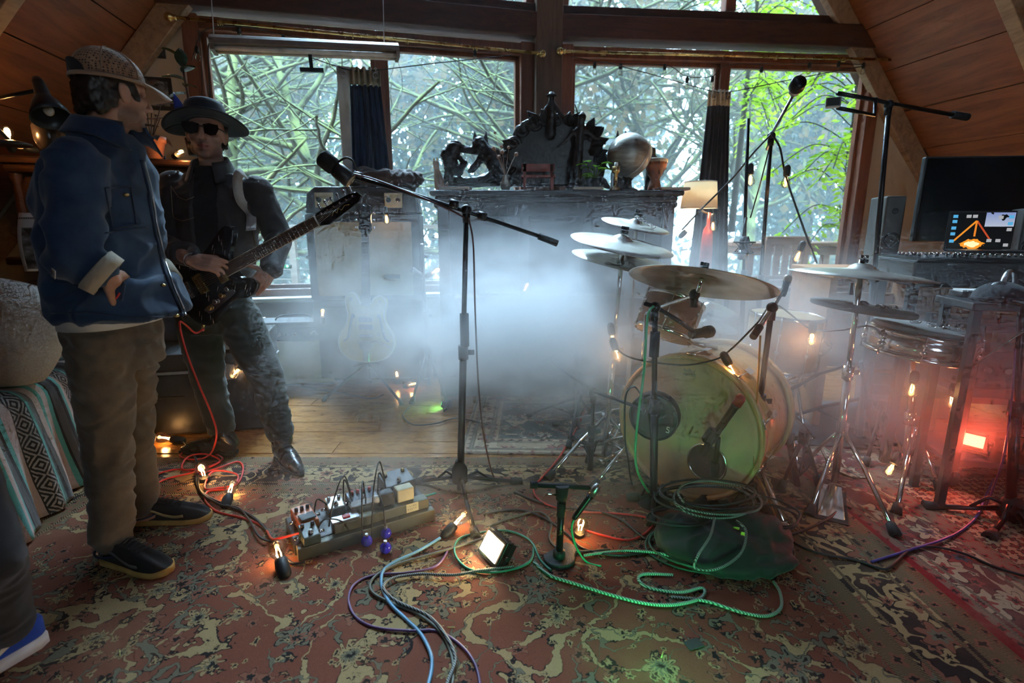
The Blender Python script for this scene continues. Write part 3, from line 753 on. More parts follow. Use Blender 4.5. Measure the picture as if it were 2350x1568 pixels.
def sneaker(par, heel, toe, upm, solem, stripe=None, L=0.29, name='shoe', high=0.075, laces=True, solet=0.028):
    heel = V(heel); f = (V(toe) - heel); f.z = 0; f.normalize(); s_ = V((f.y, -f.x, 0))
    def st(t, z, k=1.0):     # outline half-width along the foot, curving inwards slightly
        w = interp(t, (0, 0.08, 0.3, 0.5, 0.72, 0.9, 0.97, 1.0), (0.018, 0.032, 0.036, 0.040, 0.050, 0.042, 0.026, 0.012)) * k
        return heel + f * (t * L) + UP * z, w
    mb = MB(); ring = []
    so = MB(); up = MB()
    ts = [0, 0.03, 0.08, 0.2, 0.35, 0.5, 0.65, 0.8, 0.9, 0.96, 1.0]
    def loft(mb, zf0, zf1, k, nz):
        rows = []
        for j in range(nz + 1):
            q = j / nz; loop = []
            for t in ts: c, w = st(t, lerp(zf0(t), zf1(t), q), k(t, q)); loop.append(c + s_ * w)
            for t in reversed(ts): c, w = st(t, lerp(zf0(t), zf1(t), q), k(t, q)); loop.append(c - s_ * w)
            rows.append(loop)
        N = len(rows[0]); vs = [p for r in rows for p in r]
        fs = [(j*N+i, j*N+(i+1) % N, (j+1)*N+(i+1) % N, (j+1)*N+i) for j in range(nz) for i in range(N)]
        fs += [tuple(range(N-1, -1, -1)), tuple(nz*N+i for i in range(N))]; mb.add(vs, fs, True)
    loft(so, lambda t: 0.002 + max(0, t - 0.85) * 0.06, lambda t: solet + max(0, t - 0.85) * 0.05, lambda t, q: 1.06, 2)
    topz = lambda t: interp(t, (0, 0.1, 0.35, 0.45, 0.7, 0.9, 1.0), (high + 0.03, high + 0.04, high + 0.03, 0.10, 0.075, 0.062, 0.035))
    loft(up, lambda t: solet - 0.004, topz, lambda t, q: 1.0 - 0.55 * q ** 2.2 if t > 0.42 else 1.0 - 0.25 * q * q, 6)
    sh = up.build(name, upm, par, world=True); sh.modifiers.new('s', 'SUBSURF').render_levels = 1
    o = so.build('sole', solem, sh, world=True)
    if laces:
        for i in range(5):
            t = 0.42 + i * 0.06; c, w = st(t, topz(t) + 0.004)
            ln('lace', [c + s_ * w * 0.6, c + UP * 0.006, c - s_ * w * 0.6], 0.0028, BLKC if upm != BLUESH else WHITE, sh)
    if stripe:
        for sd in (-1, 1):
            b = MB(); pts = []
            for t, z in ((0.10, 0.045), (0.2, 0.068), (0.32, 0.070), (0.45, 0.055), (0.60, 0.046), (0.72, 0.050)):
                c, w = st(t, z, 1.0 - 0.2 * ((z - solet) / (topz(t) - solet)) ** 2.2); pts.append(c + s_ * (w + 0.001) * sd)
            b.tube(spline(pts, 4), 0.006, 6, flat=(1, 0.35)); b.build('side_stripe', stripe, sh, world=True)
    return sh
BLUESH = cloth('blue_knit', (0.02, 0.06, 0.38), (0.05, 0.14, 0.62))

def figure(name, label, J, voxel, stubble=None):
    """one continuous skin mesh from joints J (dict of world points)"""
    mb = MB(); side = V(J['side']).normalized(); fr = V(J['front']).normalized()
    pv, ch, nk, hd = V(J['pelvis']), V(J['chest']), V(J['neck']), V(J['head'])
    oval(mb, [(pv - UP * 0.08, 0.12, 0.08, side, fr), (pv, 0.15, 0.10, side, fr), (lerp(pv, ch, 0.5), 0.13, 0.095, side, fr), (ch, 0.155, 0.105, side, fr), (lerp(ch, nk, 0.6), 0.13, 0.085, side, fr), (lerp(ch, nk, 0.95), 0.05, 0.05, side, fr)])
    hf, hu = V(J['face']).normalized(), V(J.get('hup', UP))
    mb.limb([lerp(ch, nk, 0.8), nk, hd - hu * 0.05 - hf * 0.015], [0.065, 0.056, 0.054], 18)
    M = head(mb, hd, hf, hu, J.get('hs', 1.0))
    for k in ('r', 'l'):
        sh, el, wr = V(J[k + 'sh']), V(J[k + 'el']), V(J[k + 'wr'])
        mb.limb([lerp(ch, sh, 0.6), sh, lerp(sh, el, 0.5), el, lerp(el, wr, 0.3), wr], [0.06, 0.055, 0.044, 0.038, 0.038, 0.026], 14)
        if k + 'hand' in J: hand(mb, wr, *J[k + 'hand'])
        hp, kn, an = V(J[k + 'hip']), V(J[k + 'kn']), V(J[k + 'an'])
        mb.limb([hp, lerp(hp, kn, 0.4), kn, lerp(kn, an, 0.35), an], [0.082, 0.072, 0.05, 0.05, 0.034], 14)
        tf = V(J[k + 'toe']) - an; tf.z = 0; tf.normalize()
        mb.limb([an, V((an.x, an.y, 0.05)) - tf * 0.02, V((an.x, an.y, 0.045)) + tf * 0.12], [0.034, 0.03, 0.022], 10)
    o = remesh(name, mb, voxel, SKIN, None, 2)
    tag(o, label, 'person')
    co = coords(o); Mi = np.array(M.inverted()); h = co @ Mi[:3, :3].T + Mi[:3, 3]
    inh = (np.abs(h[:, 0]) < 0.1) & (np.abs(h[:, 1]) < 0.14) & (np.abs(h[:, 2]) < 0.15)
    jaw = 1 / (1 + np.exp((h[:, 2] + 0.040 + 0.35 * np.maximum(0, 0.03 - h[:, 1])) * 160)) * (h[:, 1] > -0.025)
    nearlip = np.exp(-((h[:, 0] / 0.03) ** 2 + ((h[:, 2] + 0.069) / 0.012) ** 2) ** 2)
    chk = np.exp(-((np.abs(h[:, 0]) - 0.035) / 0.02) ** 2 - ((h[:, 2] + 0.055) / 0.016) ** 2)
    st = inh * jaw * (1 - nearlip) * (1 - 0.7 * chk) * (stubble or 0) * (h[:, 2] > -0.135)
    st[h[:, 2] < -0.118] *= 0.5
    set_attr(o, 'stubble', st); set_attr(o, 'lips', inh * nearlip * (h[:, 1] > 0.06))
    return o, M
# ================================================================== string-light bulbs (used all over)
SOCK = mat('bulb_socket', (0.010, 0.010, 0.010), 0.5)
_prof = [(0.0075, 0), (0.009, 0.006), (0.014, 0.016), (0.021, 0.030), (0.0235, 0.042), (0.021, 0.054), (0.012, 0.063), (0.003, 0.066)]
GLB = MB().lathe(_prof, 16).mesh('glass', BULBG)
SKM = MB().lathe([(0.008, -0.052), (0.012, -0.048), (0.0165, -0.040), (0.0175, -0.012), (0.0165, -0.004), (0.0150, 0.006)], 14).mesh('socket', SOCK)
FLM = MB()
for k in range(2): FLM.tube([(-0.004 + 0.008 * k, 0, 0.012), (-0.005 + 0.010 * k, 0.001, 0.026), (-0.003 + 0.006 * k, 0, 0.044)], 0.0016, 6)
FLM.tube([(-0.003, 0, 0.044), (0, 0, 0.048), (0.003, 0, 0.044)], 0.0014, 6)
FLMESH = FLM.mesh('filament', FIL)
BULB_W = 0.30
def bulb(p, d, label, power=3.0, sc=1.0, group='warm string-light bulbs', socket=True, lit=True):
    """a glass bulb on its socket; d points from socket to tip"""
    t = thing('light_bulb', label, 'light bulb', p, 0, group)
    t.rotation_euler = V(d).to_track_quat('Z', 'Y').to_euler(); t.scale = (sc,) * 3
    for nm, me in (('glass', GLB),) + ((('filament', FLMESH),) if lit else ()) + ((('socket', SKM),) if socket else ()):
        o = bpy.data.objects.new(nm, me); col.objects.link(o); o.parent = t
    if power:
        l = bpy.data.lights.new('bulb_light', 'POINT'); l.energy = power * BULB_W; l.color = (1.0, 0.50, 0.17); l.shadow_soft_size = 0.014
        lo = bpy.data.objects.new('bulb_light', l); col.objects.link(lo); lo.parent = t; lo.location = (0, 0, 0.034)
    return t
def cable(name, label, pts, r, mt, n=6, cat='cable', group=None, k=8, closed=False):
    o = MB().tube(spline(pts, k, closed), r, n, closed).build(name, mt); return tag(o, label, cat, group)
def gc(*px, z=0.014):            # points on the floor under these photo pixels
    return [gnd(a, b, z + 0.002 * (i % 3)) for i, (a, b) in enumerate(px)]
CABK = mat('black_cable', (0.012, 0.012, 0.013), 0.45)
CARED = mat('red_cable', (0.55, 0.025, 0.015), 0.4)

# ================================================================== left: antique organ, daybed, lamp
ORG = wood('organ_wood', (0.018, 0.008, 0.005), (0.085, 0.032, 0.016), 0.35, 'X')
oz = 1.565
t = thing('antique_organ', 'tall dark carved wooden organ behind the denim jacket', 'organ', ML @ V((-2.98, -0.45, 0)), math.atan2(0.2402, 0.9708))
MB().box((0, 0.02, 0.78), (0.92, 0.5, 1.5)).build('case', ORG, t, 0.008)
MB().box((0, -0.01, oz - 0.02), (1.02, 0.66, 0.04)).build('top_board', ORG, t, 0.012)
MB().box((0, -0.01, oz - 0.065), (0.98, 0.60, 0.05)).build('cornice', ORG, t, 0.02)
MB().box((0, -0.33, 0.98), (0.98, 0.22, 0.045)).build('music_shelf', ORG, t, 0.012)
MB().box((0, -0.27, 0.80), (0.94, 0.12, 0.12)).build('key_cover', ORG, t, 0.02)
MB().box((0, -0.26, 0.08), (0.98, 0.16, 0.16)).build('plinth', ORG, t, 0.012)
for x in (-0.3, 0, 0.3):
    p_ = MB().box((x, -0.235, 1.25), (0.25, 0.014, 0.42)).build('panel', ORG, t, 0.006)
    MB().box((x, -0.246, 1.25), (0.17, 0.012, 0.33)).build('raised_field', ORG, p_, 0.006)
    MB().box((x, -0.235, 0.45), (0.25, 0.014, 0.5)).build('panel', ORG, t, 0.006)
for x in (-0.46, 0.46):
    MB().lathe([(0.045, 0), (0.045, 0.05), (0.028, 0.07), (0.038, 0.2), (0.022, 0.28), (0.036, 0.42), (0.024, 0.52), (0.045, 0.56), (0.045, 0.6)], 16, TR((x, -0.31, 0.17))).build('column', ORG, t)
    MB().prism([(0, 0), (0.10, 0), (0.10, 0.02), (0.05, 0.06), (0.03, 0.14), (0, 0.16)], -0.03, 0.03, frame((x, -0.23, 0.955), (1, 0, 0), (0, -1, 0)) @ Matrix.Scale(-1, 4, (0, 1, 0))).build('carved_bracket', ORG, t, 0.006)
    MB().lathe([(0.030, 0), (0.034, 0.03), (0.020, 0.06), (0.028, 0.2), (0.020, 0.40), (0.034, 0.44), (0.034, 0.47)], 14, TR((x, -0.25, 1.02))).build('column', ORG, t)
# printed photograph leaning on the organ
m, g = newmat('printed_photo'); x, y, z = g.sep(g.co())
n = g.noise(g.mapping(g.co(), (6, 6, 14)), 2, 3); img = g.ramp(n + (g.m('ABSOLUTE', x) < 0.035) * 0.25 - 0.1, [(0.3, (0.02, 0.02, 0.022)), (0.5, (0.18, 0.18, 0.18)), (0.7, (0.55, 0.55, 0.54))])
roof_ = g.m('MULTIPLY', z > 0.12, g.m('ABSOLUTE', x) < 0.02 + (z - 0.10) * 0.9)
img = g.mix(roof_ * (z < 0.16), img, (0.03, 0.03, 0.03)); img = g.mix(g.m('MULTIPLY', z > 0.165, n > 0.3), img, (0.55, 0.55, 0.54))
inb = g.m('MULTIPLY', g.m('ABSOLUTE', x) < 0.078, g.m('MULTIPLY', z > -0.02, z < 0.215))
cc = g.mix(inb, (0.78, 0.76, 0.72), img); ttl = g.m('MULTIPLY', g.m('MULTIPLY', z > 0.205, z < 0.213), g.m('MULTIPLY', x < -0.02, g.m('SINE', x * 900) > -0.4))
g.pbr(g.mix(ttl, cc, (0.03, 0.03, 0.03)), 0.45); PRINT = m
pp = at(88, 622, 2.42)
def prf(u, v): return ((u - 0.5) * 0.19, -0.035 * math.sin(PI * v) * 0.7 - 0.03 * (1 - v) * (u - 0.3), -0.03 + 0.265 * v)
o = MB().surf(prf, 8, 12).build('photo_print', PRINT, solid=0.0008); o.location = pp + V((0.045, 0.0, 0.03)); o.rotation_euler = (R(-10), 0, R(12))
tag(o, 'curled black and white photo print leaning behind the denim jacket', 'photo')
# small shelf table carrying it
# things on the organ
def ot(px, py, dy=0.0):          # a place on the organ top under a photo pixel
    return gnd(px, py, oz)
t = thing('desk_lamp', 'black gooseneck desk lamp with a cone shade on the organ', 'lamp', at(28, 352, 2.75).xy.to_3d() + UP * oz)
LB = t.location.copy(); hd = at(112, 255, 2.55) - LB; tip = at(88, 190, 2.60) - LB
LAMPB = mat('lamp_black', (0.012, 0.016, 0.020), 0.38)
MB().lathe([(0.085, 0), (0.085, 0.012), (0.05, 0.022), (0.012, 0.028)], 24).build('base', LAMPB, t)
elb = at(-60, 235, 2.72) - LB
MB().cyl((0, 0, 0.02), elb, 0.008, n=10).build('lower_arm', LAMPB, t); MB().cyl(elb, tip + (hd - tip) * 0.25, 0.009, n=10).build('upper_arm', LAMPB, t)
ax = (hd - tip).normalized(); fm = frame(tip, ax)
MB().lathe([(0.002, -0.028), (0.018, -0.022), (0.024, 0.0), (0.030, 0.075), (0.034, 0.085), (0.052, 0.115), (0.070, 0.160), (0.078, 0.195), (0.075, 0.195), (0.066, 0.160), (0.048, 0.118), (0.02, 0.10)], 28, fm, False).build('shade', LAMPB, t)
MB().sphere((0, 0, 0.15), (0.022, 0.022, 0.03), 12, 8, fm).build('bulb', mat('cold_bulb', (0.7, 0.68, 0.6), 0.2), t)
CLAY = mat('terracotta', (0.42, 0.14, 0.07), 0.8, vary=0.15)
t = thing('potted_plant', 'terracotta pot with dark leafy stems beside the hat', 'plant', ot(352, 366))
MB().lathe([(0.048, 0), (0.052, 0.004), (0.070, 0.095), (0.078, 0.095), (0.080, 0.128), (0.070, 0.128), (0.066, 0.112), (0.005, 0.108)], 24).build('pot', CLAY, t)
LEAFD = mat('purple_green_leaf', (0.05, 0.03, 0.028), 0.4, vary=0.4); rg = random.Random(4)
def leaf(b, p, d, L, w, up=(0, 0, 1), droop=0.3):
    d = V(d).normalized(); s_ = d.cross(V(up)).normalized(); n_ = s_.cross(d)
    def fn(u, v): return V(p) + d * (L * v) + s_ * ((u - 0.5) * 2 * w * math.sin(PI * min(1, 0.06 + 0.94 * v) ** 0.8)) - V((0, 0, 1)) * droop * L * v * v + n_ * abs(u - 0.5) * w * 0.6
    b.surf(fn, 2, 6)
for i in range(9):
    a = rg.uniform(0, 2 * PI); h = rg.uniform(0.10, 0.34); b = MB(); e = V((math.cos(a) * 0.08, math.sin(a) * 0.06, 0.11 + h))
    b.tube(spline([(0, 0, 0.1), e * 0.5 + V((0, 0, 0.05)), e], 4), 0.0025, 5); leaf(b, e, (math.cos(a), math.sin(a), 0.5), 0.10, 0.022); leaf(b, e * 0.8, (math.cos(a + 2), math.sin(a + 2), 0.4), 0.08, 0.018)
    b.build('leaf', LEAFD, t)
for i in range(7):
    a = rg.uniform(0, 2 * PI); b = MB(); leaf(b, (math.cos(a) * 0.05, math.sin(a) * 0.05, 0.12), (math.cos(a), math.sin(a), 0.3), 0.09, 0.03, droop=0.7); b.build('leaf', LEAFD, t)
t = thing('rubber_plant', 'tall glossy dark leaves rising behind the black hat', 'plant', ot(440, 352) + V((-0.02, 0.10, 0)))
MB().lathe([(0.05, 0), (0.06, 0.09), (0.055, 0.09), (0.01, 0.08)], 20).build('pot', BLK, t)
GLF = mat('glossy_dark_leaf', (0.03, 0.05, 0.03), 0.18, vary=0.3)
MB().tube(spline([(0, 0, 0.08), (-0.02, 0, 0.3), (-0.03, 0.0, 0.5)], 5), 0.006, 6).build('stem', LEAFD, t)
for i, (dx, dz, L) in enumerate(((-0.9, 0.9, 0.12), (0.2, 1.0, 0.13), (0.9, 0.5, 0.12), (-0.5, 0.2, 0.11), (0.7, 0.1, 0.11), (-0.9, -0.1, 0.10))):
    b = MB(); leaf(b, (-0.03, 0, 0.5 - 0.035 * i), (dx, -0.4, dz), L, 0.032); b.build('leaf', GLF, t)
t = thing('glass_bottle', 'dark ribbed glass bottle glowing amber on the organ', 'bottle', ot(298, 352))
MB().lathe([(0.04, 0), (0.045, 0.01), (0.045, 0.11), (0.03, 0.15), (0.018, 0.17), (0.018, 0.21), (0.022, 0.212), (0.022, 0.222), (0.014, 0.222)], 20).build('glass', mat('amber_glass', (0.22, 0.07, 0.02), 0.15), t)
MB().lathe([(0.017, 0.0), (0.017, 0.025)], 12, TR((0, 0, 0.222))).build('cork', CLAY, t)
t = thing('carved_jar', 'dark pottery jar beside the desk lamp on the organ', 'jar', ot(92, 345) + V((0.05, 0.02, 0)))
MB().lathe([(0.05, 0), (0.07, 0.05), (0.072, 0.12), (0.05, 0.17), (0.035, 0.19)], 20).build('jar', mat('dark_glaze', (0.03, 0.022, 0.02), 0.25), t)
MB().lathe([(0.04, 0.19), (0.04, 0.205), (0.012, 0.22), (0.014, 0.24), (0.004, 0.246)], 16).build('lid', mat('dark_glaze2', (0.05, 0.03, 0.025), 0.3), t)
for i, (px, py, lab) in enumerate(((60, 352, 'clear bulb lying on the organ beside the desk lamp'), (335, 368, 'glowing bulb in front of the terracotta pot'), (356, 369, 'glowing bulb just right of the terracotta pot rim'), (408, 366, 'large clear glowing bulb on the organ beside the hat brim'))):
    bulb(ot(px, py) + UP * 0.026, (0.8 if i % 2 else -0.7, -0.6, 0.15), lab, 3.2 if i else 0.4, 1.1)
bulb(ot(25, 338) + UP * 0.03, (0.2, -0.3, 0.9), 'bright bulb glowing behind the desk lamp base', 16, 1.1)
# picture and switch plate on the plaster
wl = lambda lx, z, ly=0.03: ML @ V((lx, ly, z))
def on_wall(M, px, py, ly=0.03):
    d = M.inverted().to_3x3() @ ray(px, py); o_ = M.inverted() @ V((0, 0, CAMH)); k = (ly - o_.y) / d.y; return o_ + d * k
def plate(nm, lab, cat, M, px, py, w, h, mt, fm=None):
    q = on_wall(M, px, py); t = thing(nm, lab, cat, M @ V((q.x, 0.037, q.z)), math.atan2(M[1][0], M[0][0]))
    MB().box((0, 0, 0), (w, 0.012, h)).build('frame', fm or BLK, t, 0.003); MB().box((0, -0.007, 0), (w * 0.72, 0.004, h * 0.75)).build('face', mt, t, 0.001); return t
plate('wall_picture', 'tiny dark framed picture on the plaster beside the left window', 'picture', ML, 362, 110, 0.085, 0.13, mat('dark_print', (0.05, 0.06, 0.07), 0.4, vary=0.5, scale=40))
plate('wall_picture', 'grey framed print on the plaster behind the cap', 'picture', ML, 362, 215, 0.19, 0.22, mat('grey_print', (0.10, 0.10, 0.10), 0.5, vary=0.5, scale=25))
plate('light_switch', 'small black switch plate on the lit wall right of the window', 'switch', MR, 2110, 210, 0.075, 0.13, BLKM)

# daybed with blanket, pillow
dbx = thing('daybed', 'wooden daybed along the wall under a striped blanket', 'bed', (-2.42, 2.05, 0), R(16)); dbx.scale = (1, 1, 1.12)
OAK = wood('orange_wood', (0.20, 0.06, 0.02), (0.46, 0.18, 0.06), 0.4, 'Z')
MB().box((0, 0, 0.22), (0.80, 1.5, 0.20)).build('seat_frame', OAK, dbx, 0.01)
MB().box((0, 0, 0.37), (0.78, 1.46, 0.12)).build('mattress', LINING, dbx, 0.04)
for sx in (-1, 1):
    for sy in (-1, 1): MB().box((sx * 0.34, sy * 0.68, 0.06), (0.08, 0.08, 0.12)).build('leg', OAK, dbx, 0.005)
MB().box((0.05, 0.75, 0.45), (0.62, 0.05, 0.62)).build('end_panel', OAK, dbx, 0.02)
MB().lathe([(0.03, 0), (0.035, 0.1), (0.02, 0.2), (0.035, 0.35), (0.022, 0.5), (0.036, 0.6), (0.02, 0.66)], 14, TR((0.37, 0.75, 0.10))).build('turned_post', OAK, dbx)
m, g = newmat('serape'); x, y, z = g.sep(g.co()); n = g.noise(scale=260, detail=2); w = g.noise(g.mapping(g.co(), (2, 30, 2)), 6, 2)
yy = y + (w - 0.5) * 0.006
TEAL = (0.10, 0.42, 0.38); PK = (0.55, 0.44, 0.40); DK = (0.015, 0.018, 0.02); GR = (0.10, 0.11, 0.11)
f = g.m('FRACT', yy * 2.6 + 0.13)
c = g.ramp(f, [(0.0, PK), (0.09, TEAL), (0.13, DK), (0.15, GR), (0.22, DK), (0.26, TEAL), (0.32, PK), (0.42, PK), (0.46, DK), (0.64, TEAL), (0.68, (0.05, 0.16, 0.15)), (0.74, DK), (0.80, GR), (0.86, PK), (0.94, TEAL)], 'CONSTANT')
rr = g.m('SQRT', x * x + z * z) if False else g.attr('run')
dia = g.m('ABSOLUTE', g.m('FRACT', rr * 13) - 0.5) + g.m('ABSOLUTE', (f - 0.55) / 0.09) * 0.5
zig = g.m('SINE', dia * 26) > 0.1
c = g.mix(g.m('MULTIPLY', g.m('MULTIPLY', f > 0.47, f < 0.63), zig), c, (0.42, 0.40, 0.38))
c = g.mix(n, g.mix(0.25, c, (0.02, 0.02, 0.02)), c)
g.pbr(c, 0.95, 0, g.bump(n + w * 0.4, 0.5, 0.004), Sheen_Weight=0.3); SER = m
bl = MB(); NU, NV = 46, 60; runs = []
def blf(u, v):
    s_ = u * 1.22; y = -0.74 + 1.34 * v - 0.05 * u * u
    fold = 0.018 * math.sin(v * 34 + 1.5 * math.sin(u * 5)) + 0.010 * math.sin(v * 71 + u * 3)
    xe, r = 0.42, 0.07
    if s_ < 0.74: p = (xe - r - 0.74 + s_, y, 0.462 + fold * 0.5)
    elif s_ < 0.74 + r * PI / 2: a = (s_ - 0.74) / r; p = (xe - r + (r + fold * 0.6) * math.sin(a), y, 0.462 - r + (r + fold * 0.5) * math.cos(a))
    else: q = s_ - 0.74 - r * PI / 2; p = (xe + fold * (0.6 + 2.0 * q) + 0.16 * q, y, max(0.016, 0.392 - q * 1.02))
    runs.append(s_); return p
bl.surf(blf, NU, NV); o = bl.build('striped_blanket', SER, solid=0.012); set_attr_later = (o, list(runs))
o.location = dbx.location; o.rotation_euler = dbx.rotation_euler; o.scale = dbx.scale
a_ = o.data.attributes.new('run', 'FLOAT', 'POINT'); a_.data.foreach_set('value', np.array(runs, dtype=np.float32))
tag(o, 'teal, black and pink striped woven blanket draped to the rug', 'blanket')
# patterned dark throw with a pale fringe
m, g = newmat('black_swirl_throw'); p = g.co(); q = g.noise(p, 16, 2, 0.5, 1.5); ln_ = g.m('ABSOLUTE', q - 0.5) < 0.018
g.pbr(g.mix(ln_, (0.02, 0.018, 0.018), (0.52, 0.45, 0.38)), 0.9); SWIRL = m
t = thing('patterned_throw', 'black throw with pale swirls and fringe at the daybed end', 'throw', dbx.location, R(16)); t.scale = (1, 1, 1.12)
MB().surf(lambda u, v: (0.02 + 0.44 * u + 0.05 * max(0, u - 0.8), 0.60 + 0.15 * v, 0.475 + 0.06 * math.sin(PI * v) + 0.02 * math.sin(u * 9) - max(0, u - 0.82) * 1.3), 24, 10).build('cloth', SWIRL, t, solid=0.01)
for i in range(16):
    b = MB(); y0 = 0.595 + 0.01 * math.sin(i * 2.1); x0 = 0.03 + 0.027 * i; rg = random.Random(i)
    b.tube(spline([(x0, y0, 0.478), (x0 + 0.01, y0 - 0.025, 0.485), (x0 + rg.uniform(-0.02, 0.02), y0 - 0.055, 0.478)], 4), 0.0035, 5); b.build('fringe', LINING, t)
m, g = newmat('grey_fleece'); n = g.noise(scale=150, detail=4, rough=0.7); b_ = g.noise(scale=6, detail=3)
g.pbr(g.ramp(n * 0.7 + b_ * 0.3, [(0.3, (0.40, 0.37, 0.35)), (0.7, (0.74, 0.70, 0.66))]), 0.98, 0, g.bump(n, 0.8, 0.006), Sheen_Weight=0.5); FLE = m
def cushion(sz, th, n=18):
    b = MB()
    for sgn in (1, -1):
        def fn(u, v):
            x = 2 * u - 1; y = 2 * v - 1; k = max(0, (1 - x * x) * (1 - y * y)); cr = 1 - 0.09 * (x * y) ** 2
            return (x * math.sqrt(1 - 0.34 * y * y) * sz[0] / 2, y * math.sqrt(1 - 0.34 * x * x) * sz[1] / 2, sgn * th / 2 * k ** 0.5)
        b.surf(fn, n, n)
        if sgn < 0: b.f[-n * n:] = [tuple(reversed(f)) for f in b.f[-n * n:]]
    return b
pc = at(45, 772, 2.12)
o = cushion((0.46, 0.46), 0.24, 24).build('fleece_pillow', FLE); o.location = (pc.x - 0.10, pc.y, 0.53 + 0.215); o.rotation_euler = (R(70), R(14), R(30))
tag(o, 'grey fleece pillow propped upright on the daybed', 'pillow')
t = thing('wooden_bowl', 'shallow copper-brown bowl on the floor behind the jeans', 'bowl', gnd(302, 1035))
MB().lathe([(0.07, 0.0), (0.10, 0.012), (0.115, 0.05), (0.108, 0.052), (0.09, 0.018), (0.003, 0.012)], 28, None, False).build('bowl', mat('copper_brown', (0.36, 0.17, 0.11), 0.4), t)
t = thing('green_led', 'pair of small green indicator lights on the left window sill', 'led light', at(655, 612, 3.95))
MB().box((0, 0, 0), (0.09, 0.03, 0.03)).build('housing', BLK, t, 0.004)
for x in (-0.022, 0.022): MB().sphere((x, -0.018, 0.004), 0.009, 10, 7).build('lamp', emit('green_lamp', (0.1, 1.0, 0.45), 14), t)
l = bpy.data.lights.new('green_glow', 'POINT'); l.energy = 0.5; l.color = (0.1, 1, 0.45); l.shadow_soft_size = 0.02; lo = bpy.data.objects.new('green_glow', l); col.objects.link(lo); lo.parent = t; lo.location = (0, -0.04, 0.01)
# black flight case and keyboard stand behind the guitarist
t = thing('flight_case', 'long black equipment case on the floor behind the guitarist', 'case', at(440, 940, 3.0).xy.to_3d(), R(12))
MB().box((0, 0, 0.19), (0.95, 0.42, 0.36)).build('body', BLK, t, 0.012)
MB().box((0, 0, 0.43), (0.95, 0.42, 0.10)).build('lid', BLK, t, 0.012)
MB().box((0, 0, 0.375), (0.96, 0.43, 0.018)).build('trim', STEEL, t, 0.003)
for x in (-0.3, 0.3): MB().box((x, -0.222, 0.37), (0.07, 0.02, 0.09)).build('latch', STEEL, t, 0.004)
for x in (-0.4, 0.4):
    for y in (-0.16, 0.16): MB().cyl((x, y, 0.0), (x, y, 0.012), 0.02).build('foot', RUB, t)
MB().tube([(-0.06, -0.235, 0.24), (-0.05, -0.25, 0.25), (0.05, -0.25, 0.25), (0.06, -0.235, 0.24)], 0.008, 8).build('handle', RUB, t)
t = thing('effects_unit', 'low metal-edged rack unit lying on the black case', 'rack unit', at(540, 790, 3.02).xy.to_3d() + UP * 0.482, R(14))
MB().box((0, 0, 0.05), (0.42, 0.26, 0.09)).build('body', BLKM, t, 0.006); MB().box((0, -0.13, 0.05), (0.44, 0.006, 0.09)).build('faceplate', STEEL, t)
for i in range(5): MB().cyl((-0.15 + i * 0.075, -0.133, 0.05), (-0.15 + i * 0.075, -0.15, 0.05), 0.012).build('knob', BLK, t)
for x in (-0.1, 0.1): MB().tube([(x - 0.05, 0, 0.095), (x - 0.04, 0, 0.12), (x + 0.04, 0, 0.12), (x + 0.05, 0, 0.095)], 0.005, 6).build('handle', CHR, t)
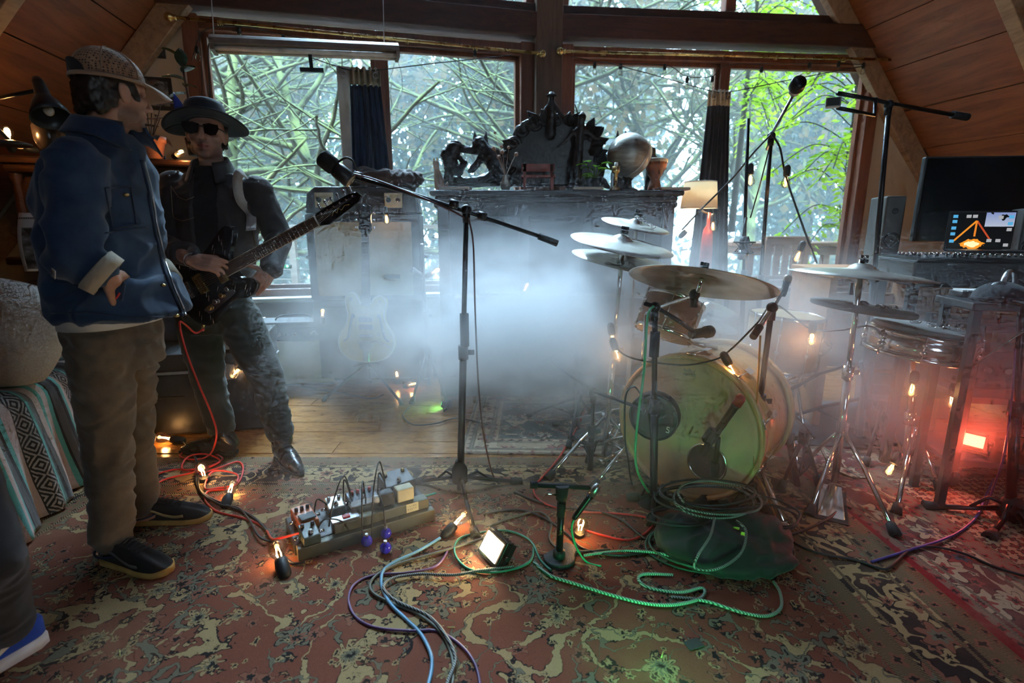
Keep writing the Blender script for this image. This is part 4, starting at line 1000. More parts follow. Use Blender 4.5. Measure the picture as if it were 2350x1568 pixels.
# ------------------------------------------------------------------ the man in the denim jacket and cap
def man_denim():
    fr = V((0.97, -0.05, 0)).normalized(); side = V((fr.y, -fr.x, 0))         # side: his right, towards the camera
    J = dict(hs=0.88, front=fr, side=side, pelvis=at(266, 775, 1.75), chest=at(228, 470, 1.75), neck=at(243, 298, 1.75), head=at(262, 214, 1.76),
        face=V((0.47, 0.88, -0.02)), rsh=at(178, 385, 1.60), rel=at(168, 588, 1.52), rwr=at(252, 638, 1.56), lsh=at(268, 375, 1.92), lel=at(318, 580, 1.98), lwr=at(378, 655, 1.92),
        rhip=at(232, 790, 1.67), rkn=at(246, 985, 1.66), ran=gnd(262, 1240, 0.09), lhip=at(292, 780, 1.83), lkn=at(300, 985, 1.86), lan=gnd(325, 1160, 0.09),
        rtoe=gnd(360, 1315), ltoe=gnd(445, 1195), rhand=((-0.34, 0.88, -0.32), (0.8, -0.2, -0.3), 1, (0.3, 0.3, 0.3, 0.3), 0.5, 0.2))
    J['lhand'] = ((0.3, -0.7, -0.6), (0, -0.9, -0.3), 1, (0.3, 0.3, 0.3, 0.3), 0.5, 0.2)
    body, HM = figure('person', 'man in a denim jacket and mesh cap standing with hands in pockets', J, 0.005, 0.75)
    pv, ch, nk = J['pelvis'], J['chest'], J['neck']
    # trousers
    t = MB(); oval(t, [(pv - UP * 0.10, 0.14, 0.105, side, fr), (pv, 0.155, 0.108, side, fr), (pv + UP * 0.12, 0.15, 0.105, side, fr)])
    for k in 'rl':
        hp, kn, an = J[k + 'hip'], J[k + 'kn'], J[k + 'an']; tf = (J[k + 'toe'] - an); tf.z = 0; tf.normalize()
        t.limb([hp, lerp(hp, kn, 0.5), kn, lerp(kn, an, 0.4), lerp(kn, an, 0.8), an + UP * 0.02 - tf * 0.01], [0.094, 0.083, 0.071, 0.064, 0.060, 0.060], 18)
    remesh('trousers', t, 0.008, JEANS, body, 3, 0.010, 10, 1)
    for k in 'rl':     # hem stitching
        an = J[k + 'an']; MB().tube([an + V((math.cos(a) * 0.060, math.sin(a) * 0.060, -0.030)) for a in [i * PI / 10 for i in range(20)]], 0.004, 6, True).build('hem', DENIM_D, body, world=True)
    # tee hem
    t = MB(); oval(t, [(pv + UP * 0.05, 0.165, 0.117, side, fr), (pv + UP * 0.2, 0.16, 0.115, side, fr)]); t.build('tee_shirt', TEE, body, world=True)
    # jacket: boxy torso, open front flaring to the hem, sleeves
    t = MB(); up_ = [(pv + UP * 0.085 + fr * 0.045, 0.195, 0.165), (pv + UP * 0.20 + fr * 0.03, 0.193, 0.148), (lerp(pv, ch, 0.45) + fr * 0.01, 0.186, 0.130), (ch, 0.190, 0.124), (lerp(ch, nk, 0.45), 0.175, 0.104), (lerp(ch, nk, 0.8), 0.105, 0.078), (lerp(ch, nk, 0.98), 0.074, 0.068)]
    oval(t, [(c, w, d, side, fr) for c, w, d in up_], 30)
    for k in 'rl':
        sh, el, wr = J[k + 'sh'], J[k + 'el'], J[k + 'wr']
        t.limb([lerp(ch, sh, 0.7), sh, lerp(sh, el, 0.5), el, lerp(el, wr, 0.4), lerp(el, wr, 0.58)], [0.076, 0.074, 0.067, 0.064, 0.055, 0.046], 18)
    jk = remesh('denim_jacket', t, 0.008, DENIM, body, 3, 0.015, 6.5, 5)
    # rolled cuffs showing the beige lining
    for k in 'rl':
        el, wr = J[k + 'el'], J[k + 'wr']; a, b = lerp(el, wr, 0.55), lerp(el, wr, 0.98)
        MB().lathe([(0.062, 0), (0.069, 0.004), (0.066, (b - a).length), (0.056, (b - a).length), (0.052, 0.004)], 24, frame(a, b - a), False).build('rolled_cuff', LINING, jk, world=True)
    # collar
    cu = MB(); cc = lerp(ch, nk, 0.93)
    def col_fn(u, v):
        a = -2.5 + 5.0 * u; d = fr * -math.cos(a) + side * math.sin(a)
        r = lerp(0.078, 0.115, v); h = lerp(0.056, 0.004 - 0.05 * (1 if abs(a) > 1.8 else 0) * (abs(a) - 1.8), v)
        return cc + d * r + UP * h + fr * 0.02 * (1 - math.cos(a)) - UP * 0.03 * (1 - math.cos(a)) / 2
    cu.surf(col_fn, 30, 5); cu.build('collar', DENIM, jk, solid=0.006, world=True)
    # zip/placket edge, yoke and pocket seams, chest pocket, buttons: laid on the jacket by casting rays from where they show
    dg = bpy.context.evaluated_depsgraph_get(); inv = wmat(jk).inverted() if False else None
    from mathutils.bvhtree import BVHTree
    bv = BVHTree.FromPolygons([v.co for v in jk.data.vertices], [p.vertices for p in jk.data.polygons])
    def on(px, py, off=0.002):
        d = ray(px, py).normalized(); h = bv.ray_cast(V((0, 0, CAMH)), d)
        if h[0] is None: return at(px, py, 1.7)
        return h[0] + h[1] * off
    def seam(pts, r=0.0022, mt=DENIM_D, nm='seam'): ln(nm, [on(*q) for q in pts], r, mt, jk, 5)
    def dense(pts): 
        o = []
        for (a, b), (c, d) in zip(pts, pts[1:]):
            for i in range(6): o.append((lerp(a, c, i / 6), lerp(b, d, i / 6)))
        return o + [pts[-1]]
    seam(dense([(240, 535), (290, 528), (340, 520)])); seam(dense([(178, 300), (225, 330), (300, 345)])); seam(dense([(120, 720), (200, 716), (300, 728), (395, 726)]))
    seam(dense([(118, 645), (170, 652), (200, 660)])); seam(dense([(276, 625), (285, 655), (278, 690)]), 0.004)
    seam(dense([(240, 432), (298, 428), (312, 516), (258, 526), (240, 432)]), 0.0026, DENIM_D, 'chest_pocket')
    seam(dense([(322, 368), (338, 430), (352, 520), (372, 610), (400, 680), (418, 724)]), 0.006, DENIM_D, 'placket')
    seam(dense([(330, 372), (346, 432), (360, 520), (382, 612), (408, 680), (426, 722)]), 0.0035, STEEL, 'zip')
    for q in ((287, 447), (372, 655), (404, 723)):
        p = on(*q, 0.003); MB().sphere(p, (0.009, 0.009, 0.006), 12, 6).build('button', BRASS, jk, world=True)
    p = [on(124, y, 0.002) for y in (618, 636)]; MB().bar(p[0], p[1], 0.012, 0.002, (0, 1, 0)).build('label_tab', WHITE, jk, world=True)
    seam(dense([(274, 672), (268, 682), (258, 692)]), 0.003, mat('red_thread', (0.6, 0.03, 0.02), 0.6), 'pull_cord')
    # shoes
    sneaker(body, J['ran'] - V((0.055, -0.01, 0.09)), J['rtoe'], SUEDE, GUM, mat('grey_stripe', (0.13, 0.13, 0.13), 0.6), 0.30)
    sneaker(body, J['lan'] - V((0.055, -0.01, 0.09)), J['ltoe'], SUEDE, GUM, mat('ochre_stripe', (0.38, 0.27, 0.10), 0.6), 0.30)
    # hair: curly back and sides below the cap
    hb = MB(); rg = random.Random(3)
    for i in range(150):
        a = rg.uniform(-1.3, 1.3); z = rg.uniform(-0.075, 0.03)
        r = 0.080; hb.sphere((math.sin(a) * (r - 0.004), -math.cos(a) * (r + 0.016) - 0.010, z), rg.uniform(0.011, 0.019), 8, 5, HM)
    hb.sphere((0, -0.024, 0.02), (0.079, 0.090, 0.075), 20, 10, HM, z1=0.5)
    for k_ in (-1, 1):
        for j in range(5): hb.sphere((k_ * 0.074, 0.022 + 0.003 * j, 0.030 - 0.012 * j), (0.008, 0.012, 0.010), 8, 5, HM)
    remesh('hair', hb, 0.005, HAIR, body, 1, 0.004, 60, 2)
    # mesh cap
    m, g = newmat('cap_mesh'); p = g.co('Generated'); v = g.voro(g.mapping(g.co(), (1, 1, 1)), 130, rnd=0.15)
    hole = v['Distance'] < 0.34; c = g.mix(hole, g.ramp(g.noise(scale=20), [(0.3, (0.22, 0.11, 0.055)), (0.7, (0.36, 0.20, 0.11))]), (0.012, 0.009, 0.008))
    g.pbr(c, 0.8, 0, g.bump(v['Distance'], 0.6, 0.004)); CAPM = m
    cap = MB(); cap.sphere((0, -0.012, 0.045), (0.092, 0.112, 0.098), 32, 12, HM, z0=-0.12)
    cp = cap.build('mesh_cap', CAPM, body, world=True)
    tan = cloth('tan_canvas', (0.20, 0.12, 0.075), (0.34, 0.22, 0.145))
    MB().sphere((0, -0.012, 0.143), 0.009, 10, 6, HM).build('cap_button', tan, cp, world=True)
    br = MB()
    def bfn(u, v):
        a = -1.05 + 2.1 * u; r0 = 0.096
        x = math.sin(a) * lerp(0.092, 0.080, v); y = lerp(math.cos(a) * 0.112 - 0.012, 0.075 + 0.115 * math.cos(a * 0.95), v); return HM @ V((x, y, 0.036 - 0.028 * v * v - 0.018 * (a ** 2) * v + 0.004))
    br.surf(bfn, 20, 8); br.build('brim', tan, cp, solid=0.006, world=True)
    b = MB()
    for ai in range(24):
        pass
    MB().tube([HM @ V((math.sin(a) * 0.0945, -0.012 + math.cos(a) * 0.1150, 0.036)) for a in [i * PI / 20 for i in range(40)]], 0.006, 6, True, flat=(1, 0.5)).build('sweatband', tan, cp, world=True)
    for a in (0, PI / 3, 2 * PI / 3):
        MB().tube([HM @ V((math.sin(a) * 0.0935 * math.cos(t), -0.012 + math.cos(a) * 0.113 * math.cos(t), 0.045 + 0.099 * math.sin(t))) for t in [PI * i / 24 for i in range(25)]], 0.0022, 5).build('panel_seam', tan, cp, world=True)
    # opening at the back of the cap, dark
    MB().surf(lambda u, v: HM @ V((math.sin(-0.62 + 1.24 * u) * 0.094, -0.012 - math.cos(-0.62 + 1.24 * u) * 0.1145, 0.034 + 0.052 * v * math.sqrt(max(0, 1 - (2 * u - 1) ** 2)))), 16, 5).build('back_opening', BLKC, cp, world=True)
    return body
man_denim()

# ------------------------------------------------------------------ the guitarist in the wide black hat
def man_hat():
    fr = V((0.10, -0.99, 0)).normalized(); side = V((-0.995, -0.10, 0)).normalized()      # his right is image left
    J = dict(front=fr, side=side, pelvis=at(500, 715, 2.62), chest=at(497, 480, 2.66), neck=at(487, 375, 2.68), head=at(474, 308, 2.66),
        face=V((0.30, -0.94, 0.03)), hup=V((0.04, 0.06, 1)), rsh=at(402, 428, 2.66), rel=at(372, 562, 2.50), rwr=at(440, 598, 2.255), lsh=at(590, 440, 2.62), lel=at(640, 548, 2.60), lwr=at(622, 622, 2.36),
        rhip=at(455, 725, 2.64), rkn=at(478, 870, 2.60), ran=gnd(514, 1005, 0.10), lhip=at(545, 725, 2.60), lkn=at(612, 865, 2.52), lan=gnd(648, 1018, 0.10),
        rtoe=gnd(480, 1045), ltoe=gnd(668, 1075), rhand=((0.95, 0.02, -0.16), (0.05, 0.80, -0.6), 1, (0.5, 0.62, 0.7, 0.75), 0.30, 0.30),
        lhand=((-0.55, -0.40, -0.62), (-0.3, 0.9, 0.1), -1, (0.55, 0.6, 0.6, 0.65), 0.8, 0.1))
    body, HM = figure('person', 'guitarist in a wide black hat and sunglasses with a black guitar', J, 0.005, 0.7)
    pv, ch, nk = J['pelvis'], J['chest'], J['neck']
    t = MB(); oval(t, [(pv - UP * 0.10, 0.14, 0.11, side, fr), (pv, 0.165, 0.118, side, fr), (pv + UP * 0.16, 0.155, 0.112, side, fr)])
    for k in 'rl':
        hp, kn, an = J[k + 'hip'], J[k + 'kn'], J[k + 'an']
        t.limb([hp, lerp(hp, kn, 0.5), kn, lerp(kn, an, 0.4), lerp(kn, an, 0.80)], [0.104, 0.096, 0.078, 0.072, 0.066], 18)
    remesh('trousers', t, 0.008, JEANS2, body, 3, 0.006, 11, 9)
    for k in 'rl':     # black pointed boots with a heel
        an = J[k + 'an']; tf = J[k + 'toe'] - an; tf.z = 0; tf.normalize(); b = MB(); sv = V((tf.y, -tf.x, 0))
        b0 = V((an.x, an.y, 0)) - tf * 0.05
        b.limb([lerp(J[k + 'kn'], an, 0.72), an + UP * 0.02, b0 + UP * 0.07 + tf * 0.02], [0.058, 0.050, 0.044], 16)
        b.limb([b0 + UP * 0.062 + tf * 0.03, b0 + UP * 0.055 + tf * 0.12, b0 + UP * 0.042 + tf * 0.19, b0 + UP * 0.034 + tf * 0.245, b0 + UP * 0.03 + tf * 0.275], [0.045, 0.044, 0.040, 0.030, 0.018], 16)
        bo = remesh('boot', b, 0.006, LEATHER, body, 3, 0.002, 14, 3)
        so = MB(); so.prism([(0.0, -0.035), (0.07, -0.036), (0.16, -0.045), (0.24, -0.034), (0.30, -0.010), (0.30, 0.010), (0.24, 0.034), (0.16, 0.045), (0.07, 0.036), (0.0, 0.035)], 0.012, 0.024, frame(b0, UP, tf)).build('sole', RUB, bo, world=True)
        MB().box((0.035, 0, 0.010), (0.07, 0.066, 0.02), frame(b0, UP, tf)).build('heel', RUB, bo, world=True)
    # shirt, then the open black jacket
    t = MB(); oval(t, [(pv + UP * 0.10, 0.158, 0.115, side, fr), (lerp(pv, ch, 0.5), 0.155, 0.118, side, fr), (ch, 0.168, 0.125, side, fr), (lerp(ch, nk, 0.5), 0.15, 0.10, side, fr), (lerp(ch, nk, 0.92), 0.072, 0.066, side, fr)])
    remesh('shirt', t, 0.008, BLKC, body, 3, 0.003, 10, 4)
    t = MB(); oval(t, [(pv + UP * 0.16, 0.180, 0.125, side, fr), (lerp(pv, ch, 0.55), 0.185, 0.130, side, fr), (ch, 0.200, 0.138, side, fr), (lerp(ch, nk, 0.42), 0.190, 0.118, side, fr), (lerp(ch, nk, 0.75), 0.12, 0.09, side, fr)], 30)
    for k in 'rl':
        sh, el, wr = J[k + 'sh'], J[k + 'el'], J[k + 'wr']
        t.limb([lerp(ch, sh, 0.7), sh, lerp(sh, el, 0.5), el, lerp(el, wr, 0.5), lerp(el, wr, 0.93)], [0.078, 0.075, 0.066, 0.062, 0.055, 0.047], 18)
    def open_front(co, no):     # part the front so the shirt shows
        c0 = np.array(ch); s_ = np.array(side); f_ = np.array(fr); r = co - c0
        a = r @ s_; b = r @ f_; k = (b > 0.02) & (np.abs(a) < 0.055) & (co[:, 2] > pv.z + 0.10)
        co = co.copy(); co[k] -= f_ * (0.045 * (1 - np.abs(a[k]) / 0.055) + 0.02)[:, None]; return co
    jk = remesh('black_jacket', t, 0.008, BLKJ, body, 3, 0.006, 9, 7, open_front)
    from mathutils.bvhtree import BVHTree
    bv = BVHTree.FromPolygons([v.co for v in jk.data.vertices], [p.vertices for p in jk.data.polygons])
    def on(px, py, off=0.003):
        h = bv.ray_cast(V((0, 0, CAMH)), ray(px, py).normalized())
        return at(px, py, 2.5) if h[0] is None else h[0] + h[1] * off
    def dense(pts): 
        o = []
        for (a, b), (c, d) in zip(pts, pts[1:]):
            for i in range(5): o.append((lerp(a, c, i / 5), lerp(b, d, i / 5)))
        return o + [pts[-1]]
    THR = mat('tan_thread', (0.22, 0.15, 0.09), 0.7)
    for pts in ([(393, 428), (410, 452), (428, 460), (452, 448)], [(393, 428), (398, 500), (420, 508), (450, 498), (452, 448)], [(460, 400), (462, 470), (470, 560)], [(572, 470), (580, 540), (590, 580)]):
        ln('stitching', [on(*q) for q in dense(pts)], 0.0018, THR, jk, 5)
    cc = lerp(ch, nk, 0.80)
    def lapel(u, v):
        a = -2.6 + 5.2 * u; d = fr * -math.cos(a) + side * math.sin(a); r = lerp(0.075, 0.112, v)
        return cc + d * r + UP * (lerp(0.085, 0.022, v) - 0.055 * (1 - math.cos(a)) / 2 * (1 + v * 0.6)) + fr * 0.018 * (1 - math.cos(a))
    MB().surf(lapel, 30, 5).build('collar', BLKJ, jk, solid=0.006, world=True)
    for q in ((388, 405), (408, 395), (575, 408), (592, 418)): MB().sphere(on(*q), 0.006, 8, 5).build('stud', STEEL, jk, world=True)
    # hat with a wide curled brim, band, feather
    hm = HM @ Matrix.Translation(V((0, -0.005, 0.048))) @ Matrix.Rotation(R(9), 4, 'X') @ Matrix.Rotation(R(5), 4, 'Y')
    h = MB().lathe([(0.092, 0.0), (0.093, 0.03), (0.090, 0.07), (0.084, 0.088), (0.070, 0.098), (0.03, 0.092), (0.001, 0.088)], 40, hm @ Matrix.Diagonal((0.98, 1.12, 1, 1)))
    hat = h.build('hat', FELT, body, world=True)
    def brim(u, v):
        a = 2 * PI * u; r = lerp(0.090, 0.182, v); up_ = -0.036 * v * v * math.cos(a) ** 2 + 0.004 * v
        return hm @ V((r * math.cos(a), r * 1.04 * math.sin(a), up_ + 0.002))
    MB().surf(brim, 56, 8).build('brim', FELT, hat, solid=0.006, world=True)
    MB().tube([hm @ V((math.cos(a) * 0.0925, math.sin(a) * 0.1045, 0.013)) for a in [i * PI / 24 for i in range(48)]], 0.014, 6, True, flat=(0.28, 1)).build('hat_band', BLKC, hat, world=True)
    fe = MB(); BLUEF = mat('blue_feather', (0.02, 0.05, 0.30), 0.5, vary=0.3)
    fe.surf(lambda u, v: hm @ V((0.098 + 0.012 * v + 0.02 * v * v + (u - 0.5) * 0.045 * math.sin(PI * min(1, 0.12 + v * 0.9)), -0.01 - 0.02 * v, 0.0 + 0.155 * v)), 4, 14)
    fo = fe.build('feather', BLUEF, hat, solid=0.0015, world=True)
    ln('quill', [hm @ V((0.098 + 0.012 * v + 0.02 * v * v, -0.012 - 0.02 * v, 0.155 * v)) for v in [i / 8 for i in range(9)]], 0.0018, WHITE, fo)
    # sunglasses
    gl = MB(); SG = mat('dark_lens', (0.004, 0.004, 0.005), 0.08)
    for k in (-1, 1):
        gl.prism([(k * x * 1.12, y * 1.2 - 0.002) for x, y in ((0.006, 0.016), (0.030, 0.021), (0.066, 0.016), (0.068, 0.000), (0.056, -0.020), (0.034, -0.024), (0.012, -0.016))], 0, 0.004, HM @ Matrix.Translation(V((0, 0.103, 0.008))) @ Matrix.Rotation(R(90), 4, 'X') @ Matrix.Rotation(0.22 * k, 4, 'Y'))
    sg = gl.build('sunglasses', SG, body, world=True, bevel=0.001)
    MB().tube([HM @ V(p) for p in ((-0.014, 0.104, 0.014), (0, 0.107, 0.017), (0.014, 0.104, 0.014))], 0.003, 6).build('bridge', BLK, sg, world=True)
    for k in (-1, 1): MB().tube([HM @ V(p) for p in ((k * 0.068, 0.085, 0.016), (k * 0.080, 0.04, 0.014), (k * 0.086, -0.01, 0.008))], 0.003, 6).build('temple', BLK, sg, world=True)
    hb = MB()
    rg = random.Random(8)
    for i in range(70):
        a = rg.uniform(-1.25, 1.25); hb.sphere((math.sin(a) * 0.080, -math.cos(a) * 0.10 - 0.005, rg.uniform(-0.05, 0.04)), rg.uniform(0.01, 0.017), 8, 5, HM)
    remesh('hair', hb, 0.005, HAIR, body, 1)
    MB().tube([HM @ V((x, 0.0905 - 14 * x * x, -0.0685 + 3.5 * x * x)) for x in (-0.022, -0.012, 0, 0.012, 0.022)], 0.0036, 6, flat=(0.8, 0.6)).build('mouth', mat('dark_lip', (0.07, 0.02, 0.018), 0.5), body, world=True)
    # bracelet and rings
    rw = J['rwr']; MB().lathe([(0.029, 0), (0.031, 0.006), (0.029, 0.012)], 20, frame(lerp(J['rel'], rw, 0.96), rw - J['rel']), False).build('bracelet', STEEL, body, solid=0.002, world=True)
    # braided strap over his left shoulder
    STR = cloth('silver_strap', (0.30, 0.29, 0.27), (0.62, 0.60, 0.56), 300)
    pts = [on(550, 398, 0.034), on(557, 425, 0.030), on(563, 455, 0.028), on(568, 490, 0.028)]
    b = MB().tube(spline(pts, 4), 0.024, 8, flat=(0.12, 1)); 
    return body, J, pts
BODY2, J2, STRAP = man_hat()

# ------------------------------------------------------------------ a third person at the left edge: dark trousers, blue running shoe
def man_edge():
    fr = V((-0.55, -0.80, 0)).normalized(); side = V((fr.y, -fr.x, 0)); o = V((-1.62, 1.30, 0))
    J = dict(front=fr, side=side, pelvis=o + UP * 0.92, chest=o + UP * 1.30, neck=o + UP * 1.52, head=o + UP * 1.64, face=fr,
        rhip=o + side * 0.09 + UP * 0.88, lhip=o - side * 0.09 + UP * 0.88, rkn=o + side * 0.10 + UP * 0.5 + fr * 0.03, lkn=gnd(-40, 1290, 0.42) , ran=o + side * 0.11 + UP * 0.09, lan=gnd(22, 1448, 0.09))
    J['rtoe'] = J['ran'] + fr; J['ltoe'] = J['lan'] + V((-0.45, -0.85, 0))
    J['lhip'] = lerp(J['lhip'], J['lkn'] + UP * 0.45, 0.3)
    for k, q in (('r', 1), ('l', -1)):
        J[k + 'sh'] = o + side * 0.19 * q + UP * 1.42; J[k + 'el'] = o + side * 0.24 * q + UP * 1.12; J[k + 'wr'] = o + side * 0.22 * q + UP * 0.88 + fr * 0.06
        J[k + 'hand'] = ((0, 0, -1), -side * q, 1, (0.3, 0.35, 0.4, 0.45), 0.5, 0.2)
    body, HM = figure('person', 'person at the frame edge in dark trousers and a blue running shoe', J, 0.007, 0)
    t = MB(); pv, ch, nk = J['pelvis'], J['chest'], J['neck']; oval(t, [(pv - UP * 0.1, 0.15, 0.11, side, fr), (pv + UP * 0.15, 0.16, 0.115, side, fr)])
    for k in 'rl': t.limb([J[k + 'hip'], J[k + 'kn'], lerp(J[k + 'kn'], J[k + 'an'], 0.93)], [0.10, 0.075, 0.055], 16)
    remesh('trousers', t, 0.01, BLKC, body, 3, 0.005, 10, 2)
    t = MB(); oval(t, [(pv, 0.185, 0.13, side, fr), (ch, 0.205, 0.135, side, fr), (lerp(ch, nk, 0.45), 0.19, 0.11, side, fr), (lerp(ch, nk, 0.95), 0.07, 0.065, side, fr)])
    for k in 'rl': t.limb([lerp(ch, J[k + 'sh'], 0.7), J[k + 'sh'], J[k + 'el'], lerp(J[k + 'el'], J[k + 'wr'], 0.95)], [0.075, 0.072, 0.06, 0.045], 16)
    remesh('sweater', t, 0.01, BLKC, body, 3, 0.005, 10, 6)
    hb = MB().sphere((0, -0.02, 0.03), (0.086, 0.10, 0.088), 20, 10, HM, z0=-0.5); hb.build('hair', HAIR, body, world=True)
    wsole = mat('white_foam_sole', (0.72, 0.70, 0.74), 0.6)
    for k in 'rl':
        f2 = J[k + 'toe'] - J[k + 'an']; f2.z = 0; f2.normalize()
        s = sneaker(body, J[k + 'an'] - UP * 0.09 - f2 * 0.07, J[k + 'toe'], BLUESH, wsole, None, 0.30, high=0.07, solet=0.042)
        MB().tube([J[k + 'an'] + V((math.cos(a) * 0.042, math.sin(a) * 0.042, 0.008)) for a in [i * PI / 8 for i in range(16)]], 0.012, 8, True).build('sock', WHITE, s, world=True)
        sd = V((f2.y, -f2.x, 0)) * (-1 if k == 'l' else 1); b0 = J[k + 'an'] - UP * 0.09
        for q in (-1, 1):
            MB().tube([b0 + f2 * 0.02 + sd * q * 0.040 + UP * 0.075, b0 + f2 * 0.07 + sd * q * 0.046 + UP * 0.052, b0 + f2 * 0.12 + sd * q * 0.046 + UP * 0.062], 0.007, 6, flat=(1, 0.4)).build('side_stripe', WHITE, s, world=True)
    return body
man_edge()
# ================================================================== guitars, amps, piano, window dressing
def Mx(o, x, z):
    x = V(x).normalized(); z = V(z); z = (z - x * z.dot(x)).normalized(); y = z.cross(x)
    m = Matrix((x, y, z)).transposed().to_4x4(); m.translation = V(o); return m
def thingM(name, label, cat, M, group=None):
    t = thing(name, label, cat, group=group); t.matrix_basis = M; return t
GBLK = mat('gloss_black', (0.008, 0.008, 0.010), 0.12, vary=0.1)
FRETB = wood('fretboard', (0.035, 0.022, 0.015), (0.10, 0.06, 0.04), 0.4, 'X')
# black electric guitar hanging on the guitarist
go = at(492, 638, 2.33); gh = at(838, 450, 2.27)
gM = Mx(go, gh - go, (0.20, -0.95, 0.12))
t = thingM('electric_guitar', 'black electric guitar with chrome zigzag inlays worn by the guitarist', 'guitar', gM)
ol = spline([(x, y, 0) for x, y in ((-0.20, 0.0), (-0.19, 0.10), (-0.13, 0.165), (-0.05, 0.15), (0.02, 0.115), (0.10, 0.14), (0.17, 0.165), (0.205, 0.14), (0.17, 0.09), (0.12, 0.04), (0.12, -0.05), (0.165, -0.08), (0.17, -0.12), (0.11, -0.145), (0.04, -0.125), (-0.05, -0.15), (-0.13, -0.175), (-0.19, -0.11))], 5, True)
MB().prism([(p.x, p.y) for p in ol], -0.022, 0.022).build('body', GBLK, t, 0.006)
nk = MB().prism([(0.06, -0.027), (0.56, -0.022), (0.56, 0.022), (0.06, 0.027)], 0.006, 0.026).build('neck', FRETB, t, 0.003)
for i in range(20):
    x = 0.56 - 0.50 * (1 - 2 ** (-(i + 1) / 13)); MB().cyl((x, -0.024, 0.0265), (x, 0.024, 0.0265), 0.0012, n=6).build('fret', CHR, nk)
for yy in (-0.0245, 0.0245): MB().bar((0.06, yy * 1.08, 0.024), (0.56, yy * 0.92, 0.024), 0.003, 0.006).build('binding', LINING, nk)
hs = MB().prism([(0.56, -0.022), (0.60, -0.036), (0.64, -0.030), (0.70, -0.022), (0.765, -0.012), (0.785, 0.006), (0.775, 0.026), (0.74, 0.036), (0.62, 0.034), (0.575, 0.030), (0.56, 0.022)], 0.004, 0.020).build('headstock', GBLK, t, 0.003)
MB().box((0.562, 0, 0.027), (0.006, 0.046, 0.005)).build('nut', WHITE, hs)
MB().tube(spline([(0.63, -0.012, 0.0215), (0.65, 0.004, 0.0215), (0.655, -0.010, 0.0215), (0.67, 0.004, 0.0215), (0.68, -0.008, 0.0215), (0.70, 0.002, 0.0215), (0.72, -0.004, 0.0215)], 5), 0.0012, 5).build('script_logo', GOLD, hs)
for i in range(6):
    x = 0.597 + 0.031 * i; q = MB().cyl((x, 0.018, 0.018), (x, 0.018, 0.034), 0.0045, 0.0035, 10); q.cyl((x, 0.03, 0.012), (x, 0.048, 0.012), 0.003, n=8); q.sphere((x, 0.054, 0.012), (0.007, 0.010, 0.004), 10, 6); q.build('tuner', CHR, hs)
for i in range(6):
    y = -0.0185 + 0.0074 * i; MB().tube([(-0.12, y * 1.25, 0.034), (0.06, y * 1.05, 0.032), (0.562, y * 0.85, 0.031), (0.597 + 0.031 * (5 - i) * 0.9, 0.016, 0.030)], 0.0007, 4).build('string', CHR, t)
for x, w in ((0.055, 0.04), (-0.055, 0.04)):
    q = MB().box((x, 0, 0.027), (w, 0.086, 0.012)).build('pickup', BRASS, t, 0.003)
    for i in range(6): MB().cyl((x, -0.024 + 0.0096 * i, 0.033), (x, -0.024 + 0.0096 * i, 0.035), 0.003, n=8).build('pole_piece', CHR, q)
br = MB().box((-0.115, 0, 0.027), (0.022, 0.075, 0.012)).build('bridge', CHR, t, 0.003)
for i in range(6): MB().box((-0.112, -0.024 + 0.0096 * i, 0.034), (0.012, 0.007, 0.006)).build('saddle', CHR, br)
cp = MB().prism([(p.x, p.y) for p in spline([(-0.10, -0.118, 0), (-0.095, -0.10, 0), (0.05, -0.083, 0), (0.066, -0.093, 0), (0.055, -0.105, 0), (-0.08, -0.130, 0)], 5, True)], 0.022, 0.0255).build('control_plate', CHR, t)
for i, x in enumerate((-0.075, -0.035, 0.005, 0.045)): MB().lathe([(0.0115, 0), (0.0105, 0.012), (0.008, 0.014)], 16, TR((x, -0.113 + 0.012 * i + 0.004, 0.0255))).build('knob', CHR if i % 2 else GOLD, cp)
rg = random.Random(12)
for (x, y) in ((-0.16, 0.08), (-0.15, 0.02), (-0.10, 0.12), (-0.06, 0.09), (-0.02, 0.075), (0.02, 0.09), (0.08, 0.10), (0.13, 0.12), (0.12, 0.075), (-0.16, -0.05), (-0.14, -0.12), (-0.06, -0.06), (0.0, -0.06), (0.08, -0.07), (0.12, -0.11), (-0.10, -0.155)):
    a = rg.uniform(0.9, 1.4); u = V((math.cos(a), math.sin(a), 0)); w = V((-u.y, u.x, 0)); c = V((x, y, 0.0228))
    MB().tube([c + u * 0.022, c + w * 0.006 - u * 0.002, c - w * 0.006 + u * 0.004, c - u * 0.022], 0.0016, 5).build('zigzag_inlay', CHR, t)
MB().cyl((-0.16, -0.15, 0), (-0.185, -0.175, 0), 0.006, n=10).build('output_jack', GOLD, t)
# strap: silver woven band over his left shoulder to the guitar
sp = [STRAP[0] + V((-0.01, 0.07, 0.0)), *STRAP, at(576, 528, 2.39)]
STR = cloth('silver_strap', (0.30, 0.29, 0.27), (0.62, 0.60, 0.56), 300)
b = MB(); q = spline(sp, 5); vs = []
for i, p in enumerate(q):
    tv = (q[min(i + 1, len(q) - 1)] - q[max(i - 1, 0)]).normalized(); nn = V((0.35, -0.93, 0.15)); s_ = tv.cross(nn).normalized(); vs += [p + s_ * 0.021, p - s_ * 0.021]
b.add(vs, [(2*i, 2*i+1, 2*i+3, 2*i+2) for i in range(len(q) - 1)]); tag(b.build('guitar_strap', STR, solid=0.004), 'silver patterned guitar strap over the guitarist shoulder', 'strap')

